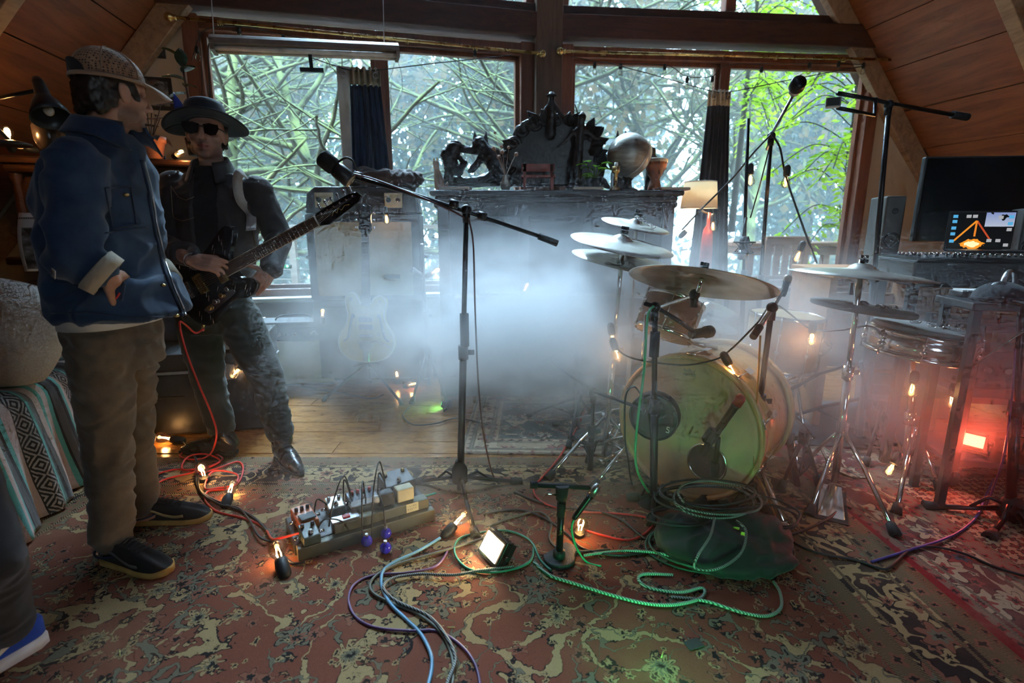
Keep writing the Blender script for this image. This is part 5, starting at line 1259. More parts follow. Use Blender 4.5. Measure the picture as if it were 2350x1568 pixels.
# gold hollow-body guitar on its stand
HB = at(843, 752, 3.34); hM = Mx(HB, (0.012, 0.12, 1), (0, -1, 0.12))      # x up the neck, z to the room
GOLDT = mat('gold_top', (0.62, 0.50, 0.13), 0.25, vary=0.06)
t = thingM('hollow_body_guitar', 'pale gold hollow-body guitar with f-holes on a floor stand', 'guitar', hM)
half = [(-0.225, 0.0), (-0.222, 0.06), (-0.20, 0.125), (-0.15, 0.170), (-0.09, 0.182), (-0.03, 0.165), (0.03, 0.128), (0.09, 0.118), (0.15, 0.130), (0.20, 0.128), (0.228, 0.100), (0.225, 0.070), (0.19, 0.050), (0.16, 0.034)]
half2 = [(x if x < 0.2 else x - 0.02, -y) for x, y in half]
ol = spline([(x, y, 0) for x, y in half + half2[:0:-1]], 5, True)
bd = MB().prism([(p.x, p.y) for p in ol], -0.030, 0.026).build('body', GOLDT, t, 0.008)
MB().tube([(p.x * 0.985, p.y * 0.985, 0.027) for p in ol], 0.004, 6, True).build('binding', WHITE, bd)
for s_ in (-1, 1):
    fh = MB().tube(spline([(0.075, s_ * 0.072, 0.0275), (0.085, s_ * 0.085, 0.0275), (0.06, s_ * 0.092, 0.0275), (0.0, s_ * 0.105, 0.0275), (-0.05, s_ * 0.115, 0.0275), (-0.075, s_ * 0.128, 0.0275), (-0.085, s_ * 0.142, 0.0275)], 5), [0.004 + 0.004 * math.sin(PI * i / 30) for i in range(31)], 8, flat=(0.3, 1)); fh.sphere((0.072, s_ * 0.078, 0.0275), (0.008, 0.008, 0.002), 10, 4); fh.sphere((-0.082, s_ * 0.140, 0.0275), (0.009, 0.009, 0.002), 10, 4); fh.build('f_hole', BLK, bd)
for x in (0.055, 0.005, -0.052):
    MB().box((x, 0, 0.031), (0.034 if x > 0 else 0.016, 0.088, 0.012)).build('pickup' if x > 0 else 'bridge', BLKM if x > 0 else CHR, t, 0.003)
MB().prism([(-0.085, -0.05), (-0.085, 0.05), (-0.125, 0.045), (-0.15, 0.022), (-0.222, 0.018), (-0.222, -0.018), (-0.15, -0.022), (-0.125, -0.045)], 0.027, 0.036).build('tremolo_tailpiece', CHR, t, 0.003)
MB().tube(spline([(-0.10, -0.03, 0.042), (-0.09, -0.08, 0.05), (-0.115, -0.14, 0.05), (-0.135, -0.175, 0.047)], 5), 0.004, 8).build('tremolo_arm', CHR, t)
for x, y in ((-0.02, -0.115), (-0.045, -0.08), (-0.105, -0.10), (0.185, 0.095), (0.17, -0.09)): MB().lathe([(0.011, 0), (0.010, 0.012), (0.006, 0.015)], 14, TR((x, y, 0.026))).build('knob', GOLD, t)
nk = MB().prism([(0.14, -0.028), (0.60, -0.022), (0.60, 0.022), (0.14, 0.028)], 0.004, 0.032).build('neck', FRETB, t, 0.004)
for i in range(18):
    x = 0.60 - 0.44 * (1 - 2 ** (-(i + 1) / 12)); MB().cyl((x, -0.023, 0.0325), (x, 0.023, 0.0325), 0.0012, n=6).build('fret', CHR, nk)
hs = MB().prism([(0.60, -0.022), (0.63, -0.042), (0.70, -0.036), (0.77, -0.046), (0.785, -0.02), (0.775, 0.0), (0.785, 0.02), (0.77, 0.046), (0.70, 0.036), (0.63, 0.042), (0.60, 0.022)], 0.0, 0.016).build('headstock', GBLK, t, 0.003)
for i in range(3):
    for s_ in (-1, 1): MB().cyl((0.64 + 0.045 * i, s_ * 0.024, 0.016), (0.64 + 0.045 * i, s_ * 0.024, 0.026), 0.004, n=8).sphere((0.64 + 0.045 * i, s_ * 0.056, 0.008), (0.008, 0.010, 0.005), 8, 5).build('tuner', CHR, hs)
for i in range(6): MB().tube([(-0.09, -0.022 + 0.0088 * i, 0.042), (0.60, -0.016 + 0.0064 * i, 0.036), (0.66, -0.02 + 0.008 * i, 0.024)], 0.0008, 4).build('string', CHR, t)
gs = thing('guitar_stand', 'black tripod stand holding the gold guitar', 'guitar stand', gnd(845, 905))
gb = gs.location.copy(); c0 = at(845, 838, 3.42) - gb
MB().cyl((0, 0.05, 0.10), c0 + V((0, 0.06, 0.35)), 0.011).build('pole', BLKM, gs)
for px, py in ((742, 922), (922, 930), (850, 880)):
    e = gnd(px, py) - gb; MB().tube([(0, 0.05, 0.22), e * 0.5 + V((0, 0.02, 0.12)), e + UP * 0.012], 0.010, 8).cyl(e + UP * 0.0, e + UP * 0.025 + (V((0, 0, 0.2)) - e).normalized() * 0.03, 0.014, 0.012).build('leg', BLKM, gs)
for s_ in (-1, 1): MB().tube([c0 + V((0, 0.05, 0.0)), c0 + V((s_ * 0.07, 0.02, 0)), c0 + V((s_ * 0.08, -0.075, 0.005)), c0 + V((s_ * 0.08, -0.085, 0.03))], 0.008, 8).build('cradle_arm', RUB, gs)
MB().cyl(c0 + V((0, 0.05, 0)), V((0, 0.05, 0.18)), 0.012).build('stem', BLKM, gs)

# green-lit combo amp
GRILL = cloth('silver_grille', (0.34, 0.32, 0.24), (0.58, 0.54, 0.42), 500)
TOLEX = mat('black_tolex', (0.018, 0.018, 0.019), 0.65, bump=0.5, bscale=260)
t = thing('combo_amplifier', 'black combo amplifier with silver grille glowing green under its handle', 'amplifier', gnd(688, 888), R(10)); t.scale = (1.08, 1, 1.12)
aw = 0.52
MB().box((0, 0.12, 0.225), (aw, 0.24, 0.43)).build('cabinet', TOLEX, t, 0.012)
MB().box((0, -0.004, 0.17), (aw - 0.05, 0.012, 0.29)).build('grille', GRILL, t, 0.003)
pn = MB().box((0, -0.002, 0.365), (aw - 0.04, 0.016, 0.075)).build('control_panel', BLKM, t, 0.003)
for i in range(11): MB().lathe([(0.012, 0), (0.011, 0.014), (0.006, 0.016)], 12, frame((-0.2 + 0.034 * i, -0.010, 0.362), (0, -1, 0))).build('knob', BLK if i % 3 else CHR, pn)
MB().tube(spline([(0.10, -0.012, 0.36), (0.13, -0.012, 0.378), (0.15, -0.012, 0.355), (0.17, -0.012, 0.376), (0.20, -0.012, 0.362)], 5), 0.002, 5).build('script_logo', WHITE, pn)
MB().tube(spline([(-0.14, 0.1, 0.442), (-0.10, 0.1, 0.47), (0.06, 0.1, 0.475), (0.10, 0.1, 0.442)], 5), 0.011, 8, flat=(0.5, 1)).build('handle', RUB, t)
for sx in (-1, 1):
    for sy in (0, 1):
        for z in (0.02, 0.432): MB().box((sx * (aw / 2 - 0.012), 0.008 + sy * 0.225, z), (0.032, 0.03, 0.024)).build('corner', CHR, t, 0.006)
# tall amp stack: head on two cabinets
t = thing('speaker_cabinet', 'black lower speaker cabinet of the amp stack behind the gold guitar', 'speaker cabinet', (at(855, 800, 3.86).x, 3.80, 0), R(5))
z1 = at(855, 690, 3.80).z; z2 = at(855, 490, 3.80).z; z3 = at(855, 428, 3.80).z; sw = 0.80
MB().box((0, 0.17, z1 / 2 + 0.02), (sw, 0.34, z1 - 0.04)).build('body', TOLEX, t, 0.012); MB().box((0, -0.006, z1 / 2 + 0.01), (sw - 0.07, 0.014, z1 - 0.11)).build('grille', mat('black_grille', (0.02, 0.02, 0.02), 0.8, bump=0.4, bscale=300), t)
for x in (-0.3, 0.3):
    for y in (0.05, 0.3): MB().cyl((x, y, 0.0), (x, y, 0.045), 0.022).build('caster', RUB, t)
t = thing('speaker_cabinet', 'upper speaker cabinet with pale grey grille cloth on the amp stack', 'speaker cabinet', (t.location.x, 3.80, z1 + 0.004), R(5))
h = z2 - z1 - 0.008
MB().box((0, 0.17, h / 2), (sw, 0.34, h)).build('body', TOLEX, t, 0.012)
MB().box((0, -0.006, h / 2 - 0.01), (sw - 0.12, 0.014, h - 0.09)).build('grille', GRILL, t, 0.004); MB().box((0.19, -0.015, 0.17), (0.11, 0.006, 0.028)).build('badge', BLKM, t)
for s_ in (-1, 1): MB().tube([(s_ * (sw / 2 + 0.002), 0.08, h * 0.5), (s_ * (sw / 2 + 0.03), 0.10, h * 0.5), (s_ * (sw / 2 + 0.03), 0.22, h * 0.5), (s_ * (sw / 2 + 0.002), 0.24, h * 0.5)], 0.012, 8).build('handle', RUB, t)
t = thing('amplifier_head', 'rounded black amplifier head with two cream panels on the stack', 'amplifier', (t.location.x, 3.80, z2 + 0.0), R(5))
h = z3 - z2
MB().prism([(-sw / 2 + 0.0, 0), (sw / 2, 0), (sw / 2 - 0.02, h * 0.75), (sw / 2 - 0.08, h), (-sw / 2 + 0.08, h), (-sw / 2 + 0.02, h * 0.75)], -0.14, 0.14, frame((0, 0.16, 0), (0, -1, 0), (1, 0, 0))).build('case', TOLEX, t, 0.012)
CREAMP = mat('cream_panel', (0.55, 0.48, 0.28), 0.5)
for x in (-0.26, 0.22):
    q = MB().box((x, 0.015, h * 0.5), (0.125, 0.016, h * 0.55)).build('panel', CREAMP, t, 0.004)
    for i in (-1, 1): MB().lathe([(0.018, 0), (0.016, 0.02), (0.010, 0.024)], 14, frame((x + i * 0.033, 0.006, h * 0.5), (0, -1, 0))).build('dial', BLK if i < 0 else CHR, q)
MB().tube(spline([(-0.12, 0.16, h), (-0.08, 0.16, h + 0.035), (0.08, 0.16, h + 0.035), (0.12, 0.16, h)], 4), 0.010, 8).build('handle', RUB, t)
t = thing('fabric_bundle', 'dark bundled cloth slumped on top of the amplifier head', 'cloth bundle', (t.location.x + 0.12, 3.93, z3 + 0.0))
q = MB()
rg = random.Random(2)
for i in range(14): q.sphere((rg.uniform(-0.22, 0.22), rg.uniform(-0.06, 0.06), 0.04 + rg.uniform(0, 0.05)), (rg.uniform(0.06, 0.1), 0.06, rg.uniform(0.04, 0.07)), 10, 7)
o = remesh('bundle', q, 0.012, cloth('dark_bundle', (0.03, 0.02, 0.02), (0.10, 0.06, 0.05)), None, 3, 0.012, 14, 3); o.parent = t

# ------------------------------------------------------------------ upright piano under the post, with its ornaments
py0 = 3.50; pz = at(1280, 436, py0).z; xl = at(985, 440, py0).x; xr = at(1572, 440, py0).x
PIA = wood('piano_black', (0.007, 0.005, 0.005), (0.022, 0.015, 0.012), 0.62, 'X')
t = thing('upright_piano', 'dark upright piano crowded with ornaments in front of the post', 'piano', ((xl + xr) / 2, py0, 0)); pw = xr - xl
MB().box((0, 0.33, pz / 2 + 0.02), (pw - 0.10, 0.50, pz - 0.10)).build('case', PIA, t, 0.01)
MB().box((0, 0.30, pz - 0.018), (pw, 0.60, 0.036)).build('lid', PIA, t, 0.012)
MB().box((0, 0.32, pz - 0.055), (pw - 0.05, 0.54, 0.045)).build('cornice', PIA, t, 0.016)
for s_ in (-1, 1):
    MB().prism([(0, 0), (0.09, 0), (0.09, 0.03), (0.05, 0.06), (0.03, 0.13), (0, 0.15)], -0.04, 0.04, frame((s_ * (pw / 2 - 0.10), 0.14, pz - 0.07), (0, -1, 0), (s_, 0, 0)) @ Matrix.Scale(-s_, 4, (0, 1, 0))).build('bracket', PIA, t, 0.008)
    MB().box((s_ * (pw / 2 - 0.08), 0.08, pz / 2), (0.08, 0.05, pz - 0.15)).build('pilaster', PIA, t, 0.01)
for x in (-0.42, 0.0, 0.42): MB().box((x, 0.075, pz - 0.42), (0.36, 0.016, 0.52)).build('panel', PIA, t, 0.008)
MB().box((0, 0.0, 0.68), (pw - 0.14, 0.22, 0.07)).build('keybed', PIA, t, 0.01)
MB().box((0, 0.06, 0.07), (pw - 0.06, 0.10, 0.14)).build('plinth', PIA, t, 0.01)
WK = (pw - 0.32) / 36
for i in range(36):
    MB().box((-pw / 2 + 0.16 + WK * (i + 0.5), -0.035, 0.722), (WK - 0.002, 0.13, 0.014)).build('white_key', WHITE, t)
    if i % 7 in (0, 1, 3, 4, 5): MB().box((-pw / 2 + 0.16 + WK * (i + 1), -0.01, 0.733), (0.012, 0.08, 0.012)).build('black_key', BLK, t)
def pt(px, dy): p = at(px, 430, py0 + dy); return V((p.x, p.y, pz + 0.001))
CARV = mat('black_carving', (0.014, 0.011, 0.010), 0.4, vary=0.4, bump=0.6, bscale=40)
# ornate carved crest: scrolls, acanthus leaves, seated figure on top
t = thing('carved_crest', 'tall black carved crest of leaves with a seated figure on the piano', 'carving', pt(1285, 0.36)); u_ = 1 / ppm(py0 + 0.36, 1.5)
def cz(px, py): p = at(px, py, py0 + 0.36); return V((p.x - t.location.x, 0, p.z - t.location.z))
out_ = [(1165, 428), (1150, 350), (1172, 318), (1185, 290), (1210, 278), (1235, 268), (1262, 262), (1290, 268), (1320, 275), (1345, 300), (1362, 292), (1378, 320), (1368, 350), (1392, 368), (1380, 428)]
MB().prism([(cz(*q).x, cz(*q).z) for q in out_], -0.03, 0.03, frame((0, 0, 0), (0, -1, 0), (1, 0, 0))).build('backplate', CARV, t, 0.012)
rg = random.Random(6)
for i in range(46):
    k = rg.randrange(len(out_) - 1); a = V(cz(*out_[k])); b = V(cz(*out_[k + 1])); p = lerp(a, b, rg.random()); c = cz(1280, 370); d = (p - c).normalized(); q = MB()
    if i % 3 == 0:   # scroll
        sgn = rg.choice((-1, 1)); q.tube([p * 0.92 + V((math.cos(s * 0.55 * sgn) * (0.045 - s * 0.0026), -0.035, math.sin(s * 0.55 * sgn) * (0.045 - s * 0.0026))) for s in range(15)], [0.012 - 0.0005 * s for s in range(15)], 7)
    else: leaf(q, p - d * 0.05 + V((0, -0.03, 0)), d + V((rg.uniform(-.5, .5), -0.6, rg.uniform(-.2, .5))), rg.uniform(0.08, 0.13), 0.03, (0, -1, 0), 0.15)
    q.build('acanthus_leaf' if i % 3 else 'scroll', CARV, t, solid=0.008)
def figurine(t, base, h, bend=0.0, arms=((-1, 0.4), (1, 0.4)), nm='figure', mt=None, fat=1.0):
    q = MB(); B = V(base); X = V((1, 0, 0))
    q.limb([B, B + UP * h * 0.28 + X * bend * 0.3, B + UP * h * 0.55 + X * bend * 0.7, B + UP * h * 0.76 + X * bend], [h * 0.14 * fat, h * 0.13 * fat, h * 0.10 * fat, h * 0.11 * fat], 10)
    q.limb([B + UP * h * 0.80 + X * bend, B + UP * h * 0.92 + X * bend * 1.1], [h * 0.055 * fat, h * 0.085 * (0.4 + 0.6 * fat)], 10)
    for s_, lift in arms: q.limb([B + UP * h * 0.72 + X * (bend + s_ * h * 0.10), B + UP * h * (0.55 + 0.2 * lift) + X * (bend + s_ * h * 0.24), B + UP * h * (0.45 + 0.6 * lift) + X * (bend + s_ * h * 0.34)], [h * 0.05 * fat, h * 0.042 * fat, h * 0.032 * fat], 8)
    o = remesh(nm, q, max(0.006, h * 0.035), mt or CARV, None, 2, h * 0.02, 30, 1); o.parent = t; return o
f_ = figurine(t, cz(1263, 312) + V((0, -0.06, 0)), 0.25, 0.0, ((-1, 0.0), (1, 0.0)), 'seated_figure')
MB().lathe([(0.034, 0), (0.036, 0.006), (0.020, 0.012), (0.016, 0.024), (0.004, 0.028)], 14, TR(cz(1263, 312) + V((0, -0.06, 0.245)))).build('cap', CARV, f_)
t = thing('standing_figurine', 'slim dark figurine standing beside the crest with a raised arm', 'figurine', pt(1320, 0.22))
figurine(t, (0, 0, 0.05), at(1320, 255, py0 + 0.22).z - pz - 0.05, 0.03, ((-1, 0.1), (1, 0.3)), 'body', None, 0.55); MB().lathe([(0.07, 0), (0.065, 0.03), (0.045, 0.055)], 16).build('base', CARV, t)
MB().tube([(0.03, 0, 0.35), (0.02, 0, 0.46), (-0.015, 0, 0.56)], 0.004, 6).build('staff', CARV, t)
# winged fox-eared creature with a curling tail
t = thing('fox_carving', 'black carved fox-eared creature stretching across the piano top', 'carving', pt(1085, 0.30))
def fz(px, py): p = at(px, py, py0 + 0.30); return V((p.x - t.location.x, 0, p.z - t.location.z))
q = MB()
q.limb([fz(1150, 395), fz(1130, 360), fz(1110, 345), fz(1100, 332)], [0.07, 0.065, 0.05, 0.05], 12); q.limb([fz(1105, 345), fz(1080, 345), fz(1055, 340), fz(1040, 350)], [0.028, 0.024, 0.02, 0.02], 10)
q.limb([fz(1110, 360), fz(1095, 375), fz(1080, 392)], [0.03, 0.024, 0.018], 10); q.limb([fz(1045, 340), fz(1030, 358), fz(1035, 380), fz(1052, 392), fz(1065, 375), fz(1055, 362)], [0.05, 0.055, 0.05, 0.035, 0.022, 0.012], 12)
q.limb([fz(1150, 400), fz(1100, 418), fz(1040, 420), fz(1020, 418)], [0.05, 0.035, 0.032, 0.03], 12); q.limb([fz(1035, 375), fz(1030, 405), fz(1035, 422)], [0.04, 0.03, 0.035], 10)
o = remesh('body', q, 0.008, CARV, None, 2, 0.008, 26, 2); o.parent = t
for px in (1092, 1113):
    b = MB(); p = fz(px, 325); b.lathe([(0.022, 0), (0.018, 0.03), (0.004, 0.075)], 8, frame(p - UP * 0.01, (0.12 if px > 1100 else -0.1, 0, 1))); b.build('ear', CARV, t)
MB().box(fz(1090, 425) + V((0, 0, 0.0)), (0.44, 0.12, 0.02)).build('plinth', CARV, t, 0.004)
t = thing('raven_carving', 'small black horned carving behind the silver globe', 'carving', pt(1420, 0.44))
q = MB().limb([(0, 0, 0.03), (0, 0, 0.2), (0.0, -0.02, 0.34)], [0.06, 0.055, 0.05], 10); o = remesh('body', q, 0.01, CARV, None, 2, 0.006, 30, 2); o.parent = t
for x in (-0.028, 0.028): MB().lathe([(0.016, 0), (0.004, 0.06)], 8, TR((x, -0.02, 0.37))).build('horn', CARV, t)
# silver globe (a domed helmet-like shell) with a pale rim
t = thing('silver_globe', 'large brushed silver dome with a pale rim on the piano', 'globe', pt(1440, 0.20)); gr = 0.145
m, g = newmat('brushed_silver'); n = g.noise(g.mapping(g.co(), (3, 3, 14)), 3, 4); g.pbr(g.ramp(n, [(0.3, (0.20, 0.19, 0.16)), (0.7, (0.46, 0.44, 0.38))]), 0.46, 0.7); BSIL = m
dM = frame((0, 0, gr + 0.09), (-0.75, -0.55, 0.42))
MB().sphere((0, 0, 0), gr, 36, 18, dM, z0=-0.1).build('dome', BSIL, t)
MB().lathe([(gr * 0.99, -0.01), (gr * 1.02, -0.02), (gr * 0.99, -0.06), (gr * 0.8, -0.085), (gr * 0.4, -0.095)], 36, dM).build('rim', mat('pale_rim', (0.62, 0.58, 0.48), 0.35, 0.4), t)
MB().lathe([(0.075, 0), (0.07, 0.015), (0.03, 0.03), (0.025, 0.07), (0.05, 0.10)], 20).build('foot', CARV, t)
t = thing('djembe', 'small wooden hand drum beside the silver dome', 'drum', pt(1502, 0.24))
MB().lathe([(0.052, 0), (0.05, 0.01), (0.034, 0.075), (0.032, 0.09), (0.048, 0.115), (0.072, 0.165), (0.076, 0.2)], 24).build('shell', wood('djembe_wood', (0.20, 0.05, 0.02), (0.48, 0.16, 0.05), 0.35, 'Z'), t)
MB().lathe([(0.079, 0.195), (0.080, 0.215), (0.070, 0.220), (0.002, 0.220)], 24).build('skin', LINING, t)
for i in range(8):
    a = i * PI / 4; MB().tube([(math.cos(a) * 0.079, math.sin(a) * 0.079, 0.20), (math.cos(a + .3) * 0.05, math.sin(a + .3) * 0.05, 0.115)], 0.003, 5).build('rope', BLK, t)
t = thing('small_statuette', 'tiny dark statuette behind the hand drum', 'figurine', pt(1492, 0.42))
o = figurine(t, (0, 0, 0.02), 0.30, 0.0, ((-1, 0.5), (1, 0.1)), 'body'); MB().box((0, 0, 0.01), (0.08, 0.08, 0.02)).build('base', CARV, t)
t = thing('leafy_pot', 'small bright green leafy plant in a dark pot beside the dome', 'plant', pt(1362, 0.12))
MB().lathe([(0.04, 0), (0.055, 0.08), (0.05, 0.08), (0.005, 0.07)], 20).build('pot', BLK, t); BRL = leafmat('fresh_leaf', (0.10, 0.28, 0.03), (0.30, 0.50, 0.06), 0.5); rg = random.Random(3)
for i in range(13):
    a = rg.uniform(0, 2 * PI); b = MB(); h = rg.uniform(0.08, 0.19); e = V((math.cos(a) * 0.05, math.sin(a) * 0.04, h)); b.tube([(0, 0, 0.06), e], 0.002, 5); leaf(b, e, (math.cos(a), math.sin(a), 0.35), 0.085, 0.026, droop=0.4); b.build('leaf', BRL, t)
t = thing('brass_candlestick', 'short brass candlestick holder in front of the silver dome', 'candlestick', pt(1412, 0.06))
MB().lathe([(0.035, 0), (0.032, 0.012), (0.012, 0.025), (0.012, 0.10), (0.026, 0.115), (0.026, 0.15), (0.022, 0.15), (0.02, 0.125)], 18).build('stem', BRASS, t); MB().cyl((0, 0, 0.125), (0, 0, 0.175), 0.012).build('candle', WHITE, t)
t = thing('wooden_cat', 'pale slender wooden cat sitting at the piano lid edge', 'figurine', pt(1010, 0.22))
q = MB().limb([(0, 0, 0.03), (-0.01, 0, 0.09), (-0.02, 0, 0.15), (-0.025, 0, 0.19)], [0.036, 0.032, 0.018, 0.022], 10); q.limb([(0.02, 0, 0.02), (0.045, 0, 0.03), (0.05, 0, 0.06)], [0.012, 0.01, 0.008], 8); o = remesh('body', q, 0.006, mat('pale_wood', (0.45, 0.36, 0.27), 0.5), None, 2); o.parent = t
for x in (-0.036, -0.014): MB().lathe([(0.008, 0), (0.001, 0.024)], 6, TR((x, 0, 0.205))).build('ear', BRASS, t)
t = thing('dried_flowers', 'small vase of dried flower stems beside the fox carving', 'flowers', pt(1160, 0.10))
MB().lathe([(0.025, 0), (0.036, 0.04), (0.018, 0.09), (0.022, 0.10), (0.015, 0.10)], 16).build('vase', BSIL, t); rg = random.Random(8); DRY = mat('dried_petal', (0.40, 0.27, 0.20), 0.8)
for i in range(10):
    e = V((rg.uniform(-0.08, 0.08), rg.uniform(-0.04, 0.04), rg.uniform(0.2, 0.36))); b = MB().tube(spline([(0, 0, 0.08), e * 0.5 + V((0, 0, 0.05)), e], 4), 0.0015, 5); b.sphere(e, rg.uniform(0.008, 0.014), 8, 5); b.build('stem', DRY, t)
t = thing('red_toy_chair', 'miniature red wooden bench in front of the crest', 'ornament', pt(1235, 0.10)); RW = mat('faded_red_wood', (0.26, 0.07, 0.05), 0.6)
MB().box((0, 0, 0.09), (0.22, 0.09, 0.015)).build('seat', RW, t); MB().box((0, 0.04, 0.15), (0.22, 0.012, 0.05)).build('backrest', RW, t)
for x in (-0.09, 0.09):
    for y in (-0.035, 0.035): MB().box((x, y, 0.045), (0.02, 0.02, 0.09)).build('leg', RW, t)
for x in (-0.09, 0.09): MB().box((x, 0.04, 0.13), (0.02, 0.012, 0.09)).build('back_post', RW, t)
for i, (px, h) in enumerate(((1045, 0.02), (1345, 0.022), (1540, 0.018))):
    t = thing('stacked_book', ('thin book at the fox carving end of the piano', 'thin book in front of the green plant', 'thin book at the lamp end of the piano')[i], 'book', pt(px, 0.09), R(6 * i - 5), 'books on the piano')
    MB().box((0, 0, h / 2), (0.20, 0.14, h)).build('cover', BLK if i % 2 else RW, t, 0.002); MB().box((0.004, -0.002, h / 2), (0.196, 0.14, h * 0.7)).build('pages', LINING, t)

# ------------------------------------------------------------------ shaded lamp on red glass base, beside the piano
lp = at(1598, 560, 3.70); t = thing('side_table', 'narrow dark side table under the shaded lamp', 'table', (lp.x + 0.02, 3.72, 0))
lz = at(1598, 640, 3.70).z
MB().box((0, 0, lz - 0.015), (0.40, 0.34, 0.03)).build('top', PIA, t, 0.006)
for sx in (-1, 1):
    for sy in (-1, 1): MB().box((sx * 0.17, sy * 0.14, lz / 2 - 0.015), (0.035, 0.035, lz - 0.03)).build('leg', PIA, t)
t = thing('table_lamp', 'lit table lamp with a cream drum shade and red bottle base', 'lamp', (at(1622, 560, 3.70).x, 3.70, lz + 0.001))
zs0 = at(1600, 478, 3.70).z - lz; zs1 = at(1600, 418, 3.70).z - lz
m, g = newmat('lamp_shade'); n = g.noise(scale=120, detail=2)
d = g.n('ShaderNodeBsdfDiffuse'); d.inputs[0].default_value = (0.85, 0.76, 0.58, 1); tl = g.n('ShaderNodeBsdfTranslucent'); g.put(tl.inputs[0], g.ramp(n, [(0.3, (0.92, 0.80, 0.58)), (0.7, (0.98, 0.88, 0.66))]))
mx = g.n('ShaderNodeMixShader'); mx.inputs[0].default_value = 0.65; g.nt.links.new(d.outputs[0], mx.inputs[1]); g.nt.links.new(tl.outputs[0], mx.inputs[2]); g.out(S(g, mx.outputs[0])); SHADE = m
rs = 0.112
MB().lathe([(rs * 1.08, zs0), (rs * 0.94, zs1)], 40, TR((-0.075, 0, 0)), False).build('shade', SHADE, t, solid=0.002)
for r_, z in ((rs * 1.08, zs0), (rs * 0.94, zs1)): MB().tube([(-0.075 + math.cos(a) * r_, math.sin(a) * r_, z) for a in [i * PI / 20 for i in range(40)]], 0.003, 6, True).build('shade_rim', LINING, t)
REDG = mat('red_glass', (0.55, 0.06, 0.03), 0.12, vary=0.15)
MB().lathe([(0.04, 0), (0.045, 0.01), (0.042, 0.2), (0.036, 0.30), (0.030, 0.34), (0.012, 0.37), (0.012, zs0 - 0.03)], 24).build('base', REDG, t)
MB().tube([(0, 0, zs0 - 0.04), (-0.05, 0, zs0 - 0.02), (-0.075, 0, zs0 + 0.02)], 0.007, 8).build('neck', BRASS, t)
MB().sphere((-0.075, 0, zs0 + 0.075), (0.026, 0.026, 0.034), 14, 9).build('bulb', emit('lamp_bulb', (1, 0.7, 0.4), 18), t)
l = bpy.data.lights.new('lamp_light', 'POINT'); l.energy = 38; l.color = (1, 0.66, 0.34); l.shadow_soft_size = 0.035
lo = bpy.data.objects.new('lamp_light', l); col.objects.link(lo); lo.parent = t; lo.location = (-0.075, 0, (zs0 + zs1) / 2)
bulb(at(1636, 508, 3.62), (0, -0.2, -1), 'clear bulb hanging under the lampshade by the red base', 0.8)

# ------------------------------------------------------------------ window dressing
def rod(M, p0, p1, lab):
    a = M @ on_wall(M, *p0, -0.14); b = M @ on_wall(M, *p1, -0.14); t = thing('curtain_rod', lab, 'curtain rod', (a + b) / 2); c = t.location.copy()
    MB().cyl(a - c, b - c, 0.011, n=12).build('rod', BRASS, t)
    for e, o_ in ((a, b), (b, a)):
        d = (e - o_).normalized(); MB().lathe([(0.012, 0), (0.020, 0.006), (0.012, 0.014), (0.026, 0.034), (0.030, 0.048), (0.020, 0.066), (0.004, 0.074)], 14, frame(e - c, d)).build('finial', BRASS, t)
    for k in (0.07, 0.93): q = lerp(a, b, k) - c; MB().bar(q + UP * 0.0, q + M.to_3x3() @ V((0, 0.10, 0.03)), 0.014, 0.02).build('bracket', BRASS, t)
    for k in range(9):
        q = lerp(a, b, (0.10, 0.105, 0.11, 0.80, 0.805, 0.81, 0.6, 0.605, 0.45)[k]) - c; MB().tube([q + (b - a).normalized().cross(UP) * math.cos(s) * 0.018 + UP * (math.sin(s) * 0.018 - 0.006) for s in [i * PI / 7 for i in range(14)]], 0.0025, 5, True).build('ring', BRASS, t)
rod(ML, (405, 40), (1232, 122), 'brass curtain rod with round finials over the left window')
rod(MR, (1298, 118), (2080, 138), 'brass curtain rod with round finials over the right window')
def curtain(M, px, top, bot, w0, w1, mt_body, lab, y=-0.30, white_edge=True):
    a = M @ on_wall(M, px, top, y); zt = a.z; zb_ = (M @ on_wall(M, px, bot, y)).z; t = thing('curtain', lab, 'curtain', (a.x, a.y, zb_), math.atan2(M[1][0], M[0][0])); H = zt - zb_
    def fn(u, v): w = lerp(w1, w0, v ** 0.8); x = (u - 0.5) * w + 0.02 * (1 - v); return (x, 0.022 * math.sin(u * 2 * PI * 5.5) * (0.5 + 0.5 * v) + 0.01 * math.sin(u * 23), v * (H - 0.115))
    MB().surf(fn, 60, 16).build('panel', mt_body, t, solid=0.004)
    MB().surf(lambda u, v: ((u - 0.5) * w0 * 1.02, 0.022 * math.sin(u * 2 * PI * 5.5) + 0.01 * math.sin(u * 23), H - 0.115 + 0.115 * v + 0.006 * math.sin(u * 31)), 60, 3).build('heading', LINING, t, solid=0.005)
    if white_edge: MB().surf(lambda u, v: (-lerp(w1, w0, v ** 0.8) / 2 - 0.085 * (0.55 + 0.45 * v) * (1 - u) + 0.02 * (1 - v), -0.012 + 0.01 * u, v * H), 6, 12).build('lining_edge', TEE, t, solid=0.004)
    for k in range(2): 
        q = V((-w0 / 2 - 0.04 if white_edge else -w0 / 2 + 0.03, -0.02, H - 0.05)) if k == 0 else V((w0 / 2 - 0.03, -0.02, H - 0.05))
        MB().tube([q + V((math.cos(s) * 0.018, 0, math.sin(s) * 0.018)) for s in [i * PI / 8 for i in range(16)]], 0.004, 6, True).build('grommet', STEEL, t)
    return t
NAVY = cloth('navy_curtain', (0.010, 0.022, 0.055), (0.03, 0.055, 0.11)); BLKCU = cloth('black_curtain', (0.010, 0.011, 0.016), (0.028, 0.028, 0.036))
curtain(ML, 836, 156, 600, 0.21, 0.34, NAVY, 'navy curtain with a wide cream edge hanging from a wire')
